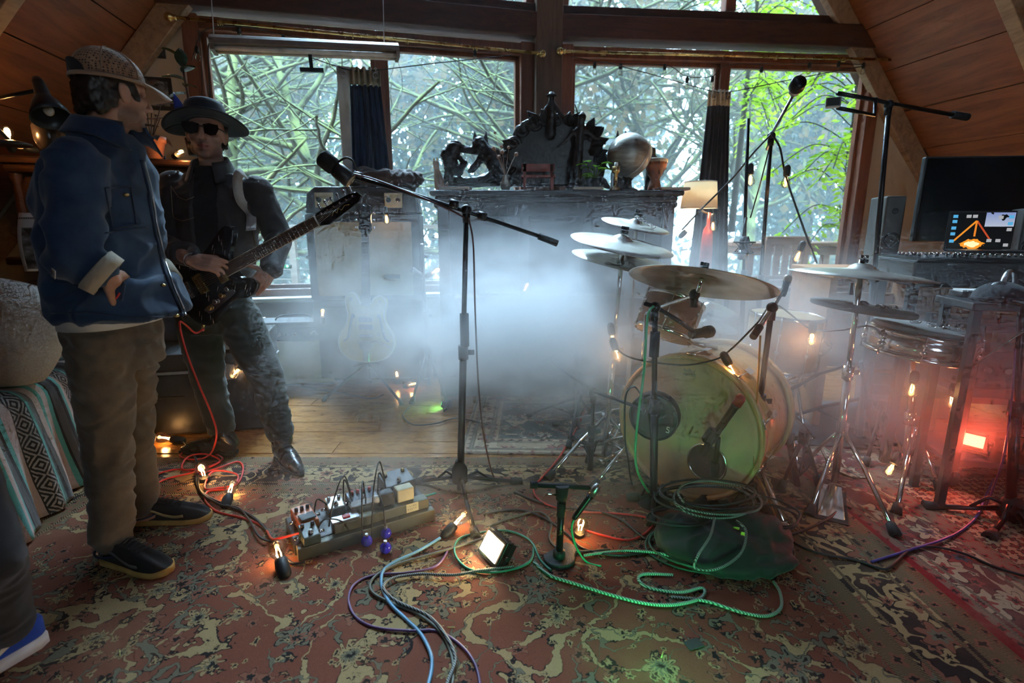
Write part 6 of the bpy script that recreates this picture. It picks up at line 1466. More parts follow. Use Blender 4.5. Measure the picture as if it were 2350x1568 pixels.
curtain(MR, 1652, 208, 640, 0.175, 0.37, BLKCU, 'near-black pleated curtain with a cream heading on the right', white_edge=False)
MB_ = MB().surf(lambda u, v: V((0, 0, 0)), 1, 1)
def wire(lab, M, pts, y=-0.31, r=0.0035):
    cable('curtain_wire', lab, [M @ on_wall(M, a, b, y) for a, b in pts], r, CABK, 6, 'wire', None, 6)
wire('dark sagging wire holding the navy curtain', ML, [(560, 90), (700, 128), (800, 160), (870, 160), (1000, 145), (1172, 127)])
wire('dark sagging wire holding the near-black curtain', MR, [(1385, 142), (1500, 172), (1630, 208), (1680, 210), (1820, 182), (1980, 152)])
# hanging fluorescent batten
fa = at(485, 106, 3.15); fb = at(915, 124, 3.45); t = thing('fluorescent_fixture', 'long beige fluorescent fixture hanging before the left window', 'light fixture', (fa + fb) / 2); c = t.location.copy(); fa -= c; fb -= c
fd = (fb - fa).normalized(); fM = Mx((0, 0, 0), fd, UP); FL = (fb - fa).length
FIXM = mat('beige_enamel', (0.20, 0.145, 0.11), 0.5); MB().prism([(-0.065, 0), (0.065, 0), (0.055, 0.03), (0.03, 0.052), (-0.03, 0.052), (-0.055, 0.03)], -FL / 2, FL / 2, fM @ frame((0, 0, 0), (1, 0, 0), (0, 1, 0))).build('housing', FIXM, t, 0.003)
for y in (-0.03, 0.03): MB().cyl(fM @ V((-FL / 2 + 0.02, y, -0.016)), fM @ V((FL / 2 - 0.02, y, -0.016)), 0.013, n=12).build('tube', mat('dull_tube', (0.75, 0.72, 0.68), 0.3), t)
for s_ in (-1, 1): MB().box((s_ * (FL / 2 - 0.01), 0, -0.006), (0.02, 0.12, 0.05), fM).build('end_cap', FIXM, t); 
for x in (-0.48, 0.42): MB().tube([fM @ V((FL * x, 0, 0.05)), fM @ V((FL * x + 0.02, 0.02, 0.30)), fM @ V((FL * x, 0.04, 0.75))], 0.003, 5).build('hanging_chain', STEEL, t)
MB().box((0.0, 0, -0.06), (0.02, 0.02, 0.08), fM).box((0.0, 0, -0.105), (0.13, 0.02, 0.022), fM).build('clamp', BLKM, t)
cable('extension_lead', 'black cord dropping from the fluorescent fixture to the hat', [at(485, 92, 3.14), at(478, 110, 3.14), at(480, 180, 3.16), at(482, 235, 3.18), at(480, 330, 3.3)], 0.004, CABK, 6, 'cord')
cable('extension_lead', 'thin black cord down the left window frame', [at(455, 70, 3.75), at(462, 130, 3.75), at(464, 230, 3.75), at(466, 300, 3.72)], 0.003, CABK, 6, 'cord')
# unlit string bulbs along the headers
def string(lab, M, pts, y, drops, bl):
    w = [M @ on_wall(M, a, b, y) for a, b in pts]; cable('string_light_wire', lab, w, 0.003, CABK, 6, 'wire')
    for i, (a, b) in enumerate(drops):
        p = M @ on_wall(M, a, b, y); bulb(p - UP * 0.03, (0, 0, -1), ('first', 'second', 'third', 'fourth', 'fifth', 'sixth', 'seventh', 'eighth', 'ninth')[i] + ' ' + bl, 0, 0.8, 'unlit bulbs along the window headers', lit=False)
string('thin string-light wire looped under the right window header', MR, [(1310, 130), (1362, 140), (1425, 146), (1530, 150), (1575, 175), (1635, 175), (1665, 150), (1760, 146), (1860, 146), (1935, 146), (1990, 150)], -0.16, [(1365, 146), (1424, 148), (1526, 150), (1577, 180), (1635, 178), (1748, 156), (1858, 146), (1925, 144), (1982, 147)], 'unlit string bulb from the left under the right window header')
string('thin string-light wire looped along the left window header', ML, [(440, 140), (470, 70), (560, 62), (660, 82), (760, 96), (850, 104), (960, 110), (1060, 116), (1150, 122)], -0.16, [(452, 110), (548, 66), (650, 84), (880, 104), (1090, 118)], 'unlit string bulb from the left along the left window header')
# ================================================================== drum kit and its stands
m, g = newmat('cymbal_bronze'); p = g.co(); x, y, z = g.sep(p); r = g.m('SQRT', x * x + y * y); w = g.m('SINE', r * 1500)
g.pbr(g.ramp(g.noise(scale=9, detail=4), [(0.3, (0.42, 0.39, 0.34)), (0.7, (0.66, 0.62, 0.56))]), 0.36, 0.85, g.bump(w + g.noise(scale=60) * 2, 0.12, 0.001)); CYM = m
HEADM = mat('coated_head', (0.52, 0.37, 0.19), 0.6, vary=0.12, scale=7)
MAPLE = wood('maple_shell', (0.42, 0.22, 0.08), (0.66, 0.42, 0.18), 0.3, 'Y', 0.5)
REDW = wood('red_wood_shell', (0.22, 0.07, 0.03), (0.42, 0.16, 0.07), 0.3, 'X', 0.5)
def cymbal(px, py, Y, hw, n, lab, nut='wing', thick=0.0018):
    c = at(px, py, Y); r = hw / ppm(Y, c.z); M = frame(c, n)
    t = thingM('cymbal', lab, 'cymbal', M)
    k = r; pr = [(0.006, 0.030 * k / 0.25), (0.10 * k, 0.028 * k / 0.25), (0.17 * k, 0.018 * k / 0.25), (0.20 * k, 0.008 * k / 0.25), (0.5 * k, 0.001), (0.8 * k, -0.008 * k / 0.25), (k, -0.018 * k / 0.25)]
    MB().lathe(pr + [(a - 0.0005, b - thick) for a, b in reversed(pr)], 56, None, False).build('plate', CYM, t)
    MB().cyl((0, 0, 0.02), (0, 0, 0.065), 0.004, n=8).build('rod', CHR, t); MB().lathe([(0.016, 0.034), (0.018, 0.040), (0.016, 0.048)], 14).build('felt', RUB, t)
    MB().box((0, 0, 0.058), (0.034, 0.006, 0.014)).cyl((0, 0, 0.05), (0, 0, 0.064), 0.008, n=10).build('wing_nut', BLKM if nut == 'black' else CHR, t, 0.002)
    return t
cymbal(1459, 512, 2.62, 79, (0.18, -0.19, 1), 'small white-lit splash cymbal with a chain, topmost on the left stand', 'black')
t = thing('cymbal_chain', 'short green-tinted chain draped over the splash cymbal', 'chain', at(1470, 500, 2.56))
for i in range(9):
    a = at(lerp(1462, 1500, i / 8), lerp(499, 521, i / 8), 2.545) - t.location; MB().tube([a + V((math.cos(s) * 0.010, (math.sin(s) * 0.006 if i % 2 else 0), (0 if i % 2 else math.sin(s) * 0.006))) for s in [k * PI / 5 for k in range(10)]], 0.0022, 5, True).build('link', CHR, t)
cymbal(1428, 553, 2.38, 119, (0.157, -0.17, 1), 'large bright crash cymbal below the splash', 'black')
cymbal(1440, 592, 2.50, 128, (0.17, -0.12, 1), 'pale lower cymbal half hidden behind the dark ride')
cymbal(1611, 640, 2.02, 165, (0.21, 0.25, 1), 'wide dark ride cymbal showing its underside over the bass drum', 'black')
cymbal(1628, 702, 2.95, 68, (0.22, -0.20, 1), 'pale cymbal under the ride, upper of two')
cymbal(1624, 738, 2.80, 68, (0.20, -0.14, 1), 'pale cymbal under the ride, lower of two')
cymbal(1977, 622, 2.15, 148, (0.07, 0.0, 1), 'broad flat hi-hat cymbal with a tall bell on the right')
PADM = mat('grey_pad_rubber', (0.14, 0.13, 0.12), 0.75)
def pad(px, py, Y, hw, n, lab, h=0.02):
    c = at(px, py, Y); r = hw / ppm(Y, c.z); t = thingM('cymbal_pad', lab, 'practice pad', frame(c, n))
    MB().lathe([(r * 0.98, 0), (r, 0.004), (r, h - 0.004), (r * 0.985, h), (0.01, h + 0.004)], 48).build('disc', PADM, t); MB().lathe([(0.022, h), (0.020, h + 0.014), (0.008, h + 0.02)], 16).build('boss', BLK, t)
    return t
t = pad(1977, 712, 2.20, 106, (0.12, -0.02, 1), 'flat grey practice pad on the hi-hat stand with a chrome clutch')
for i in range(6):
    q = V((0.05 + 0.014 * i, -0.03 + 0.01 * (i % 2), 0.03)); MB().tube([q + V((math.cos(s) * 0.016, math.sin(s) * 0.010, 0.006 * math.sin(2 * s))) for s in [k * PI / 6 for k in range(12)]], 0.003, 5, True).build('chain_link', CHR, t)
# bass drum
BDC = V((0.745, 2.114, 0.325)); BAX = V((0.669, 0.743, 0)); BR = 0.322
t = thingM('bass_drum', 'large maple bass drum with a cream front head and round port', 'drum', Mx(BDC, V((0.743, -0.669, 0)), -BAX))       # local z points out of the front head
MB().lathe([(BR - 0.025, -0.42), (BR - 0.025, -0.012)], 64, None, False).build('shell', MAPLE, t, solid=0.008)
for z0 in (-0.045, -0.435): MB().lathe([(BR - 0.018, z0), (BR, z0 + 0.003), (BR, z0 + 0.045), (BR - 0.016, z0 + 0.048), (BR - 0.018, z0)], 64, None, False).build('hoop', MAPLE, t)
fh = MB().lathe([(BR - 0.018, -0.012), (BR - 0.026, -0.004), (0.002, -0.003)], 64, None, False).build('front_head', HEADM, t)
MB().lathe([(BR - 0.026, -0.425), (0.002, -0.425)], 48, None, False).build('rear_head', HEADM, t)
hx, hz = 0.105, -0.130
MB().tube([(hx + math.cos(a) * 0.082, hz + math.sin(a) * 0.082, 0.0) for a in [i * PI / 20 for i in range(40)]], 0.006, 8, True).build('port_ring', CHR, fh)
MB().lathe([(0.08, 0.0), (0.002, 0.0)], 32, TR((hx, hz, -0.001)), False).build('port_hole', mat('port_dark', (0.05, 0.018, 0.014), 0.7), fh)
lg = mat('logo_grey', (0.26, 0.24, 0.19), 0.7)
b = MB().prism([(-0.022, 0.0), (0.022, 0.0), (0.026, 0.018), (0.012, 0.008), (0.0, 0.02), (-0.012, 0.008), (-0.026, 0.018)], -0.0028, -0.0015, TR((0.0, 0.245, 0))); b.build('crown_logo', lg, fh)
for i in range(5): MB().box((-0.024 + 0.012 * i, 0.236, -0.002), (0.008, 0.010, 0.0014)).build('logo_letter', lg, fh)
for i in range(10):
    a = i * PI / 5 + 0.3; q = V((math.cos(a), math.sin(a), 0)); k = MB().bar(q * (BR - 0.012) + V((0, 0, -0.13)), q * (BR - 0.012) + V((0, 0, -0.19)), 0.03, 0.022, q); k.cyl(q * (BR - 0.004) + V((0, 0, -0.13)), q * (BR + 0.006) + V((0, 0, -0.01)), 0.004, n=8); k.cyl(q * (BR + 0.006) + V((-q.y * 0.02, q.x * 0.02, 0.0)), q * (BR + 0.006) + V((q.y * 0.02, -q.x * 0.02, 0.0)), 0.004, n=8); k.build('lug', CHR, t)
for s_ in (-1, 1):
    k = MB().cyl((s_ * BR * 0.80, -BR * 0.52, -0.20), (s_ * (BR + 0.10), -0.30, -0.02), 0.010, n=10); k.lathe([(0.022, -0.01), (0.022, 0.02)], 12, TR((s_ * (BR + 0.10), -0.305, -0.02))); k.build('spur', CHR, t)
    MB().box((s_ * BR * 0.80, -BR * 0.50, -0.20), (0.05, 0.04, 0.05)).build('spur_bracket', CHR, t, 0.006)
# round sub mic in front of the head
c = at(1500, 957, 2.02); t = thingM('sub_kick_microphone', 'round black speaker-style microphone in front of the bass drum head', 'microphone', Mx(c, (0.86, -0.5, 0), -V((0.5, 0.86, 0.0))))
MB().lathe([(0.098, -0.05), (0.100, -0.045), (0.100, 0.0), (0.094, 0.006), (0.075, 0.002), (0.03, -0.006), (0.002, 0.002)], 44).build('body', mat('sub_black', (0.018, 0.02, 0.024), 0.55), t)
MB().tube([(math.cos(a) * 0.097, math.sin(a) * 0.097, 0.004) for a in [i * PI / 18 for i in range(36)]], 0.005, 6, True).build('rim', BLKM, t)
MB().tube(spline([(0.068, -0.034, 0.004), (0.060, -0.030, 0.005), (0.058, -0.040, 0.005), (0.066, -0.044, 0.005), (0.064, -0.054, 0.005), (0.054, -0.052, 0.005)], 5), 0.0022, 5).build('white_mark', WHITE, t)

def stand(name, lab, cat, base, top, legs, mt, r=0.011, hub=0.25, kink=None, tips=True, extra=None):
    """tripod stand: base/top world points, legs world floor points"""
    base = V(base); t = thing(name, lab, cat, (base.x, base.y, 0)); o_ = t.location.copy(); top = V(top) - o_; b = base - o_
    MB().cyl(b, lerp(b, top, 0.55), r * 1.25, n=12).build('lower_pole', mt, t); MB().cyl(lerp(b, top, 0.5), top, r * 0.85, n=12).build('upper_pole', mt, t)
    q = lerp(b, top, 0.53); MB().cyl(q - UP * 0.03, q + UP * 0.03, r * 1.7, n=12).build('collar', BLKM if mt is not CHR else CHR, t)
    MB().box(q + V((r * 2.6, 0, 0)), (0.03, 0.008, 0.022)).build('wing_screw', mt, t, 0.002)
    H = UP * hub; MB().cyl(b + H * 0.88, b + H * 1.1, r * 1.9, n=12).build('hub', mt, t)
    for l in legs:
        e = V(l) - o_; e.z = 0.012; d = (e - b); d.z = 0; k = b + d * 0.45 + UP * (hub * 0.62)
        MB().tube([b + H, k, e], r * 0.75, 8).build('leg', mt, t); MB().tube([b + UP * 0.06, b + d * 0.28 + UP * 0.09, b + d * 0.5 + UP * (hub * 0.52)], r * 0.5, 6).build('brace', mt, t)
        if tips: dd = (e - k).normalized(); MB().cyl(e - dd * 0.05, e, r * 1.3, r * 1.7, 10).build('rubber_foot', RUB, t)
    return t
def boom(t, pts, r, mt, nm='boom_arm', clutch=None):
    o_ = t.location.copy(); P = [V(p) - o_ for p in pts]; MB().tube(P, r, 10).build(nm, mt, t)
    if clutch is not None:
        c = V(clutch) - o_; MB().sphere(c, 0.022, 12, 8).cyl(c - UP * 0.05, c, 0.016, n=12).build('clutch', BLKM, t)
    return t
# left chrome stand: crash and splash
stand('cymbal_stand', 'chrome cymbal stand with green glints left of the bass drum', 'cymbal stand', gnd(1387, 1045), at(1430, 552, 2.38), [gnd(1255, 1106), gnd(1545, 1122), gnd(1430, 985)], CHR, 0.013, 0.22)
stand('cymbal_stand', 'tall thin chrome stand fading into the smoke behind the crash', 'cymbal stand', V((at(1440, 900, 2.72).x, 2.72, 0)), at(1460, 512, 2.62), [V((0.25, 2.95, 0)), V((0.75, 2.85, 0)), V((0.48, 2.45, 0))], CHR, 0.011, 0.2)
t = stand('cymbal_stand', 'chrome boom stand carrying the dark ride cymbal', 'cymbal stand', V((at(1472, 900, 2.30).x, 2.34, 0)), at(1484, 720, 2.24), [V((0.40, 2.62, 0)), V((0.72, 2.55, 0)), V((0.36, 2.16, 0))], CHR, 0.012, 0.2)
boom(t, [at(1484, 720, 2.24), at(1530, 700, 2.16), at(1596, 678, 2.06), at(1604, 662, 2.04), at(1610, 640, 2.02)], 0.009, CHR, 'boom_arm', at(1594, 676, 2.06))
stand('cymbal_stand', 'dim chrome stand behind the toms holding two pale cymbals', 'cymbal stand', V((at(1628, 800, 2.88).x, 2.9, 0)), at(1628, 704, 2.93), [V((1.35, 3.1, 0)), V((0.85, 3.1, 0)), V((1.1, 2.68, 0))], CHR, 0.011, 0.2)
# rack tom
def drum(name, lab, c, n, r, h, shell, heads=HEADM, lugs=6, hoopm=CHR, cat='drum'):
    t = thingM(name, lab, cat, frame(c, n))
    MB().lathe([(r, -h), (r, 0)], 44, None, False).build('shell', shell, t, solid=0.006)
    for z0 in (-h - 0.004, -0.014): MB().lathe([(r + 0.002, z0), (r + 0.010, z0 + 0.003), (r + 0.010, z0 + 0.017), (r + 0.002, z0 + 0.02), (r + 0.002, z0)], 44, None, False).build('hoop', hoopm, t)
    MB().lathe([(r, 0.0), (r - 0.008, 0.003), (0.002, 0.003)], 44, None, False).build('top_head', heads, t); MB().lathe([(r, -h), (0.002, -h)], 40, None, False).build('bottom_head', heads, t)
    for i in range(lugs):
        a = 2 * PI * i / lugs + 0.2; q = V((math.cos(a), math.sin(a), 0)); k = MB().sphere(q * (r + 0.008) + V((0, 0, -h * 0.62)), 0.014, 10, 7); k.sphere(q * (r + 0.008) + V((0, 0, -h * 0.3)), 0.011, 10, 7)
        k.cyl(q * (r + 0.012) + V((0, 0, -h - 0.008)), q * (r + 0.012) + V((0, 0, 0.008)), 0.003, n=6); k.build('lug', CHR, t)
    return t
drum('rack_tom', 'reddish rack tom tilted away above the bass drum', at(1550, 688, 2.36), (0.40, 0.28, 1), 0.128, 0.17, REDW)
bt = at(1525, 770, 2.42); t = thing('tom_mount', 'chrome tom mount on top of the bass drum shell', 'drum mount', bt); 
MB().cyl(V((0, 0, 0)), at(1535, 745, 2.40) - bt, 0.012, n=10).cyl(V((0, 0, 0)), V((0.93, 2.30, 0.63)) - bt, 0.012, n=10).sphere((0, 0, 0), 0.024, 12, 8).build('arm', CHR, t)
drum('rack_tom', 'maple tom with a striped shell lit by a bulb on a snare stand', at(1806, 722, 2.62), (0.06, -0.02, 1), 0.166, 0.275, MAPLE, lugs=8)
tt = thing('snare_stand', 'chrome basket stand under the maple tom', 'drum stand', (at(1806, 850, 2.62).x, 2.62, 0)); o_ = tt.location.copy(); zb_ = at(1806, 852, 2.62).z
MB().cyl((0, 0, 0.08), (0, 0, zb_ - 0.05), 0.013, n=12).build('pole', CHR, tt)
for a in (0.4, 2.5, 4.6):
    d = V((math.cos(a), math.sin(a), 0)); MB().tube([V((0, 0, zb_ - 0.06)), d * 0.16 + UP * (zb_ - 0.03), d * 0.175 + UP * (zb_ + 0.03)], 0.009, 8).build('basket_arm', CHR, tt)
    MB().tube([V((0, 0, 0.26)), d * 0.16 + UP * 0.12, d * 0.27 + UP * 0.012], 0.010, 8).cyl(d * 0.245 + UP * 0.03, d * 0.275 + UP * 0.008, 0.014, 0.018, 10).build('leg', CHR, tt)
# dark band round the maple tom
b = [o for o in bpy.data.objects if o.name.startswith('rack_tom')][-1]
for z0, h_ in ((-0.12, 0.006), (-0.15, 0.028)): MB().lathe([(0.1675, z0), (0.1675, z0 - h_)], 44, None, False).build('inlay_band', REDW, b)
# snare with chrome shell and pad on the right stand
SNC = at(2118, 762, 2.22); sn = drum('snare_drum', 'shallow chrome snare with a grey muffling pad and chains on top', SNC, (0.10, -0.03, 1), 0.195, 0.10, CHR, HEADM, 8)
MB().lathe([(0.185, 0.008), (0.188, 0.012), (0.188, 0.024), (0.183, 0.028), (0.004, 0.03)], 44).build('muffling_pad', PADM, sn)
rg = random.Random(1)
for i in range(14):
    q = V((rg.uniform(-0.03, 0.14), rg.uniform(-0.10, 0.06), 0.036)); a0 = rg.uniform(0, 3); MB().tube([q + V((math.cos(s + a0) * 0.016, math.sin(s + a0) * 0.007, 0.004 * math.sin(2 * s))) for s in [k * PI / 6 for k in range(12)]], 0.0026, 5, True).build('chain_link', CHR, sn)
stand('snare_stand', 'chrome stand under the chrome snare with a bulb clipped on', 'drum stand', gnd(2078, 1095), SNC - V((0.02, 0, 0.13)), [gnd(2055, 1185), gnd(2158, 1132), gnd(2110, 1010)], CHR, 0.013, 0.24)
t = stand('hi_hat_stand', 'chrome hi-hat stand at the middle of the right-hand stands', 'hi-hat stand', gnd(1915, 1110), at(1978, 596, 2.15), [gnd(2055, 1236), gnd(1855, 1190), gnd(1840, 1075)], CHR, 0.013, 0.27)
o_ = t.location.copy(); ped = gnd(1905, 1165) - o_
MB().prism([(-0.05, -0.13), (0.05, -0.13), (0.042, 0.13), (-0.042, 0.13)], 0.02, 0.03, Matrix.Translation(ped) @ rotz(R(-30)) @ Matrix.Rotation(R(8), 4, 'X')).build('foot_board', CHR, t, 0.003); MB().box((0, 0, 0.008), (0.12, 0.3, 0.012), Matrix.Translation(ped) @ rotz(R(-30))).build('pedal_base', BLKM, t)
c = at(1970, 668, 2.17) - o_; MB().cyl(c - UP * 0.03, c + UP * 0.03, 0.012, n=12).box(c + V((-0.03, 0, 0.01)), (0.02, 0.012, 0.05)).build('clutch', CHR, t)
# bass drum pedal, seen behind the shell
t = thing('kick_pedal', 'chrome kick pedal in red light behind the bass drum', 'pedal', V((1.18, 2.60, 0)), R(-42))
MB().box((0, 0.10, 0.012), (0.13, 0.34, 0.016)).build('base_plate', BLKM, t, 0.003); MB().box((0, 0.14, 0.05), (0.095, 0.27, 0.012), Matrix.Rotation(R(12), 4, 'X')).build('foot_board', CHR, t, 0.003)
for s_ in (-1, 1): MB().cyl((s_ * 0.06, -0.04, 0.015), (s_ * 0.06, -0.04, 0.24), 0.009, n=10).build('post', CHR, t)
MB().cyl((-0.06, -0.04, 0.24), (0.06, -0.04, 0.24), 0.008, n=10).build('axle', CHR, t); MB().cyl((0, -0.04, 0.24), (0, -0.02, 0.40), 0.005, n=8).sphere((0, -0.03, 0.41), (0.025, 0.03, 0.025), 12, 8).build('beater', RUB, t)
t = thing('drum_throne', 'black padded drum stool in the haze behind the kit', 'stool', V((1.72, 3.05, 0)))
MB().lathe([(0.15, 0.44), (0.17, 0.46), (0.175, 0.50), (0.15, 0.53), (0.01, 0.535)], 32).build('seat', LEATHER, t); MB().cyl((0, 0, 0.15), (0, 0, 0.45), 0.016, n=12).build('post', CHR, t)
for a in (0.3, 2.4, 4.5): d = V((math.cos(a), math.sin(a), 0)); MB().tube([UP * 0.32, d * 0.14 + UP * 0.16, d * 0.27 + UP * 0.015], 0.010, 8).build('leg', CHR, t)

# ------------------------------------------------------------------ microphones on stands
def mic_body(nm, lab, a, b, r, mt=BLK, tip=None):
    a = V(a); b = V(b); t = thingM(nm, lab, 'microphone', frame(a, b - a)); L = (b - a).length
    MB().lathe([(r * 0.6, 0), (r * 0.75, 0.01), (r * 0.8, L * 0.6), (r, L * 0.68)], 18).build('body', mt, t); MB().lathe([(r, L * 0.68), (r * 1.02, L * 0.9), (r * 0.7, L), (0.002, L * 1.01)], 18).build('grille', tip or STEEL, t)
    return t
# centre boom stand with the broadcast mic
t = stand('microphone_stand', 'tall black boom microphone stand in the centre of the rug', 'microphone stand', gnd(1056, 1128), at(1070, 490, 2.16), [gnd(1196, 1112), gnd(1092, 1240), gnd(948, 1112)], BLKM, 0.0125, 0.075, tips=True)
o_ = t.location.copy(); MB().lathe([(0.035, 0.05), (0.035, 0.11), (0.02, 0.14), (0.018, 0.15)], 20).build('hub_block', RUB, t)
q = at(1066, 760, 2.16) - o_; MB().cyl(q - UP * 0.065, q + UP * 0.075, 0.019, n=16).build('grip', RUB, t)
boom(t, [at(800, 402, 2.12), at(930, 440, 2.14), at(1068, 485, 2.16), at(1245, 545, 2.20)], 0.0085, BLKM, 'boom_arm', at(1070, 482, 2.16))
b0, b1 = at(1236, 542, 2.20) - o_, at(1279, 559, 2.21) - o_; MB().cyl(b0, b1, 0.014, n=14).build('counterweight', RUB, t)
for px, py in ((822, 404), (1107, 496), (1042, 468)): q = at(px, py, 2.13) - o_; MB().cyl(q - V((0.016, 0, -0.005)), q + V((0.016, 0, -0.005)), 0.016, n=12).build('collar_nut', BLK, t)
MB().cyl(at(1042, 466, 2.16) - o_, at(1036, 458, 2.16) - o_, 0.008, n=10).build('knob', RUB, t)
m1, m2 = at(805, 416, 2.08), at(738, 360, 2.08); d = (m2 - m1); mm = thingM('broadcast_microphone', 'thick black broadcast microphone at the end of the centre boom', 'microphone', frame(m1, d)); L = d.length
MB().lathe([(0.026, 0), (0.031, 0.004), (0.031, L * 0.45), (0.026, L * 0.55)], 26).build('body', BLK, mm)
MB().lathe([(0.026, L * 0.52), (0.033, L * 0.60), (0.034, L * 0.95), (0.026, L * 1.02), (0.004, L * 1.03)], 26).build('foam_windscreen', mat('foam', (0.014, 0.014, 0.015), 0.95, bump=0.6, bscale=260), mm)
MB().lathe([(0.026, -0.001), (0.004, -0.001)], 24).build('end_plate', BRASS, mm)
for i in range(3): MB().box((-0.006 + 0.006 * i, 0.0, -0.0018), (0.003, 0.014 - 0.003 * i, 0.001)).build('plate_mark', BLK, mm)
o3 = wmat(mm).inverted()
MB().tube(spline([o3 @ at(776, 372, 2.07), o3 @ at(795, 362, 2.07), o3 @ at(812, 372, 2.08), o3 @ at(818, 392, 2.10)], 6), 0.004, 8).build('short_cable', CABK, mm)
MB().tube([o3 @ at(770, 400, 2.05), o3 @ at(785, 402, 2.10), o3 @ at(802, 403, 2.12)], 0.008, 8).build('yoke', BLKM, mm)
cable('microphone_cable', 'thin brown microphone cable hanging down the centre stand', [at(1075, 500, 2.14), at(1086, 560, 2.12), at(1090, 700, 2.12), at(1096, 850, 2.12), at(1105, 960, 2.12), at(1118, 1040, 2.12), gnd(1140, 1105, 0.015), gnd(1200, 1130, 0.014)], 0.0035, mat('brown_cable', (0.10, 0.035, 0.028), 0.45))
cable('microphone_cable', 'dark cable wound along the centre boom arm', [at(806, 398, 2.105), at(860, 412, 2.125), at(950, 446, 2.13), at(1030, 480, 2.14), at(1066, 500, 2.145)], 0.0035, mat('maroon_cable', (0.09, 0.03, 0.035), 0.45))
# second stand in the smoke behind it
t = stand('microphone_stand', 'dim microphone stand in the haze beside the amp stack', 'microphone stand', gnd(985, 885), at(968, 560, 3.45), [gnd(945, 930), gnd(1030, 938), gnd(1000, 865)], BLKM, 0.012, 0.28)
mic_body('microphone', 'small microphone pointing at the pale grille cloth', at(968, 632, 3.42), at(945, 618, 3.50), 0.02)
boom(t, [at(968, 640, 3.45), at(968, 632, 3.42)], 0.007, BLKM)
# black stand in front of the bass drum with tom mic
t = stand('microphone_stand', 'black microphone stand with a green cable before the bass drum', 'microphone stand', gnd(1500, 1160), at(1503, 705, 1.98), [gnd(1440, 1150), gnd(1560, 1150), gnd(1495, 1215)], BLKM, 0.013, 0.05)
o_ = t.location.copy(); q = at(1502, 790, 1.99) - o_; MB().cyl(q - UP * 0.05, q + UP * 0.05, 0.019, n=14).build('grip', RUB, t)
MB().lathe([(0.07, 0.0), (0.07, 0.012), (0.045, 0.03), (0.02, 0.05)], 24).build('weighted_base', RUB, t)
boom(t, [at(1478, 696, 1.98), at(1505, 705, 1.98), at(1560, 738, 2.05), at(1590, 760, 2.10)], 0.009, BLKM, 'boom_arm', at(1503, 706, 1.98))
mic_body('microphone', 'black cylinder microphone lying over the bass drum shell', at(1585, 768, 2.10), at(1635, 760, 2.16), 0.026, BLK, BLK)
GRC = mat('green_cable', (0.02, 0.34, 0.14), 0.4)
cable('microphone_cable', 'bright green cable hanging beside the front drum stand', [at(1500, 702, 1.96), at(1486, 730, 1.95), at(1478, 850, 1.94), at(1464, 960, 1.93), at(1458, 1040, 1.93), at(1466, 1090, 1.92), gnd(1497, 1140, 0.02), gnd(1530, 1160, 0.014)], 0.0055, GRC)
cable('microphone_cable', 'thin dark cable looping beside the round sub mic', [at(1470, 905, 1.98), at(1455, 888, 1.97), at(1436, 910, 1.97), at(1434, 1000, 1.97), at(1442, 1060, 1.98), gnd(1450, 1110, 0.014), gnd(1470, 1150, 0.014)], 0.0035, CABK)
t = stand('microphone_stand', 'slanted black boom stand holding the round sub mic', 'microphone stand', V((at(1360, 900, 2.36).x, 2.36, 0)), at(1362, 905, 2.36), [gnd(1310, 1010), gnd(1395, 1010), gnd(1350, 1065)], BLKM, 0.011, 0.14)
boom(t, [at(1265, 832, 2.50), at(1362, 898, 2.34), at(1450, 930, 2.06), at(1480, 945, 2.02)], 0.008, BLKM, 'boom_arm', at(1362, 900, 2.35))
t = stand('microphone_stand', 'chrome-sleeved boom stand slanting in the smoke', 'microphone stand', V((at(1330, 860, 2.9).x, 2.9, 0)), at(1322, 790, 2.9), [V((0.1, 3.1, 0)), V((0.5, 3.1, 0)), V((0.3, 2.6, 0))], BLKM, 0.011, 0.2)
boom(t, [at(1245, 828, 2.82), at(1322, 790, 2.9), at(1420, 760, 2.95)], 0.008, CHR, 'boom_arm', at(1322, 792, 2.9))
# kick mic on a short stand
t = stand('microphone_stand', 'short black stand with a stubby mic aimed at the drum port', 'microphone stand', gnd(1634, 1150), at(1648, 1005, 1.98), [gnd(1600, 1165), gnd(1668, 1168), gnd(1640, 1120)], BLKM, 0.012, 0.06)
o_ = t.location.copy(); boom(t, [at(1612, 1042, 1.99), at(1635, 1005, 1.95), at(1662, 970, 1.93)], 0.014, RUB, 'boom_arm'); MB().box((0, 0, 0), (0.05, 0.03, 0.07), frame(at(1632, 1000, 1.95) - o_, at(1662, 970, 1.93) - at(1612, 1042, 1.99))).build('clutch', RUB, t, 0.008)
mic_body('microphone', 'stubby black kick microphone with a red band', at(1660, 972, 1.93), at(1704, 908, 1.90), 0.019, BLK, mat('red_band', (0.30, 0.03, 0.02), 0.4))
# right front slanted stand
t = stand('microphone_stand', 'black stand with a chrome slanting boom before the maple tom', 'microphone stand', gnd(1716, 1140), at(1772, 700, 2.02), [gnd(1690, 1165), gnd(1760, 1185), gnd(1700, 1090)], BLKM, 0.013, 0.06)
o_ = t.location.copy(); boom(t, [at(1730, 770, 1.93), at(1770, 712, 2.02), at(1800, 660, 2.10)], 0.009, CHR, 'boom_arm', at(1772, 706, 2.02)); MB().cyl(at(1728, 774, 1.925) - o_, at(1744, 750, 1.96) - o_, 0.014, n=12).build('counterweight', RUB, t)
mic_body('microphone', 'black clip microphone at the tip of the slanting boom', at(1796, 680, 2.09), at(1810, 632, 2.11), 0.016, BLK, mat('tan_mesh', (0.4, 0.28, 0.2), 0.4))
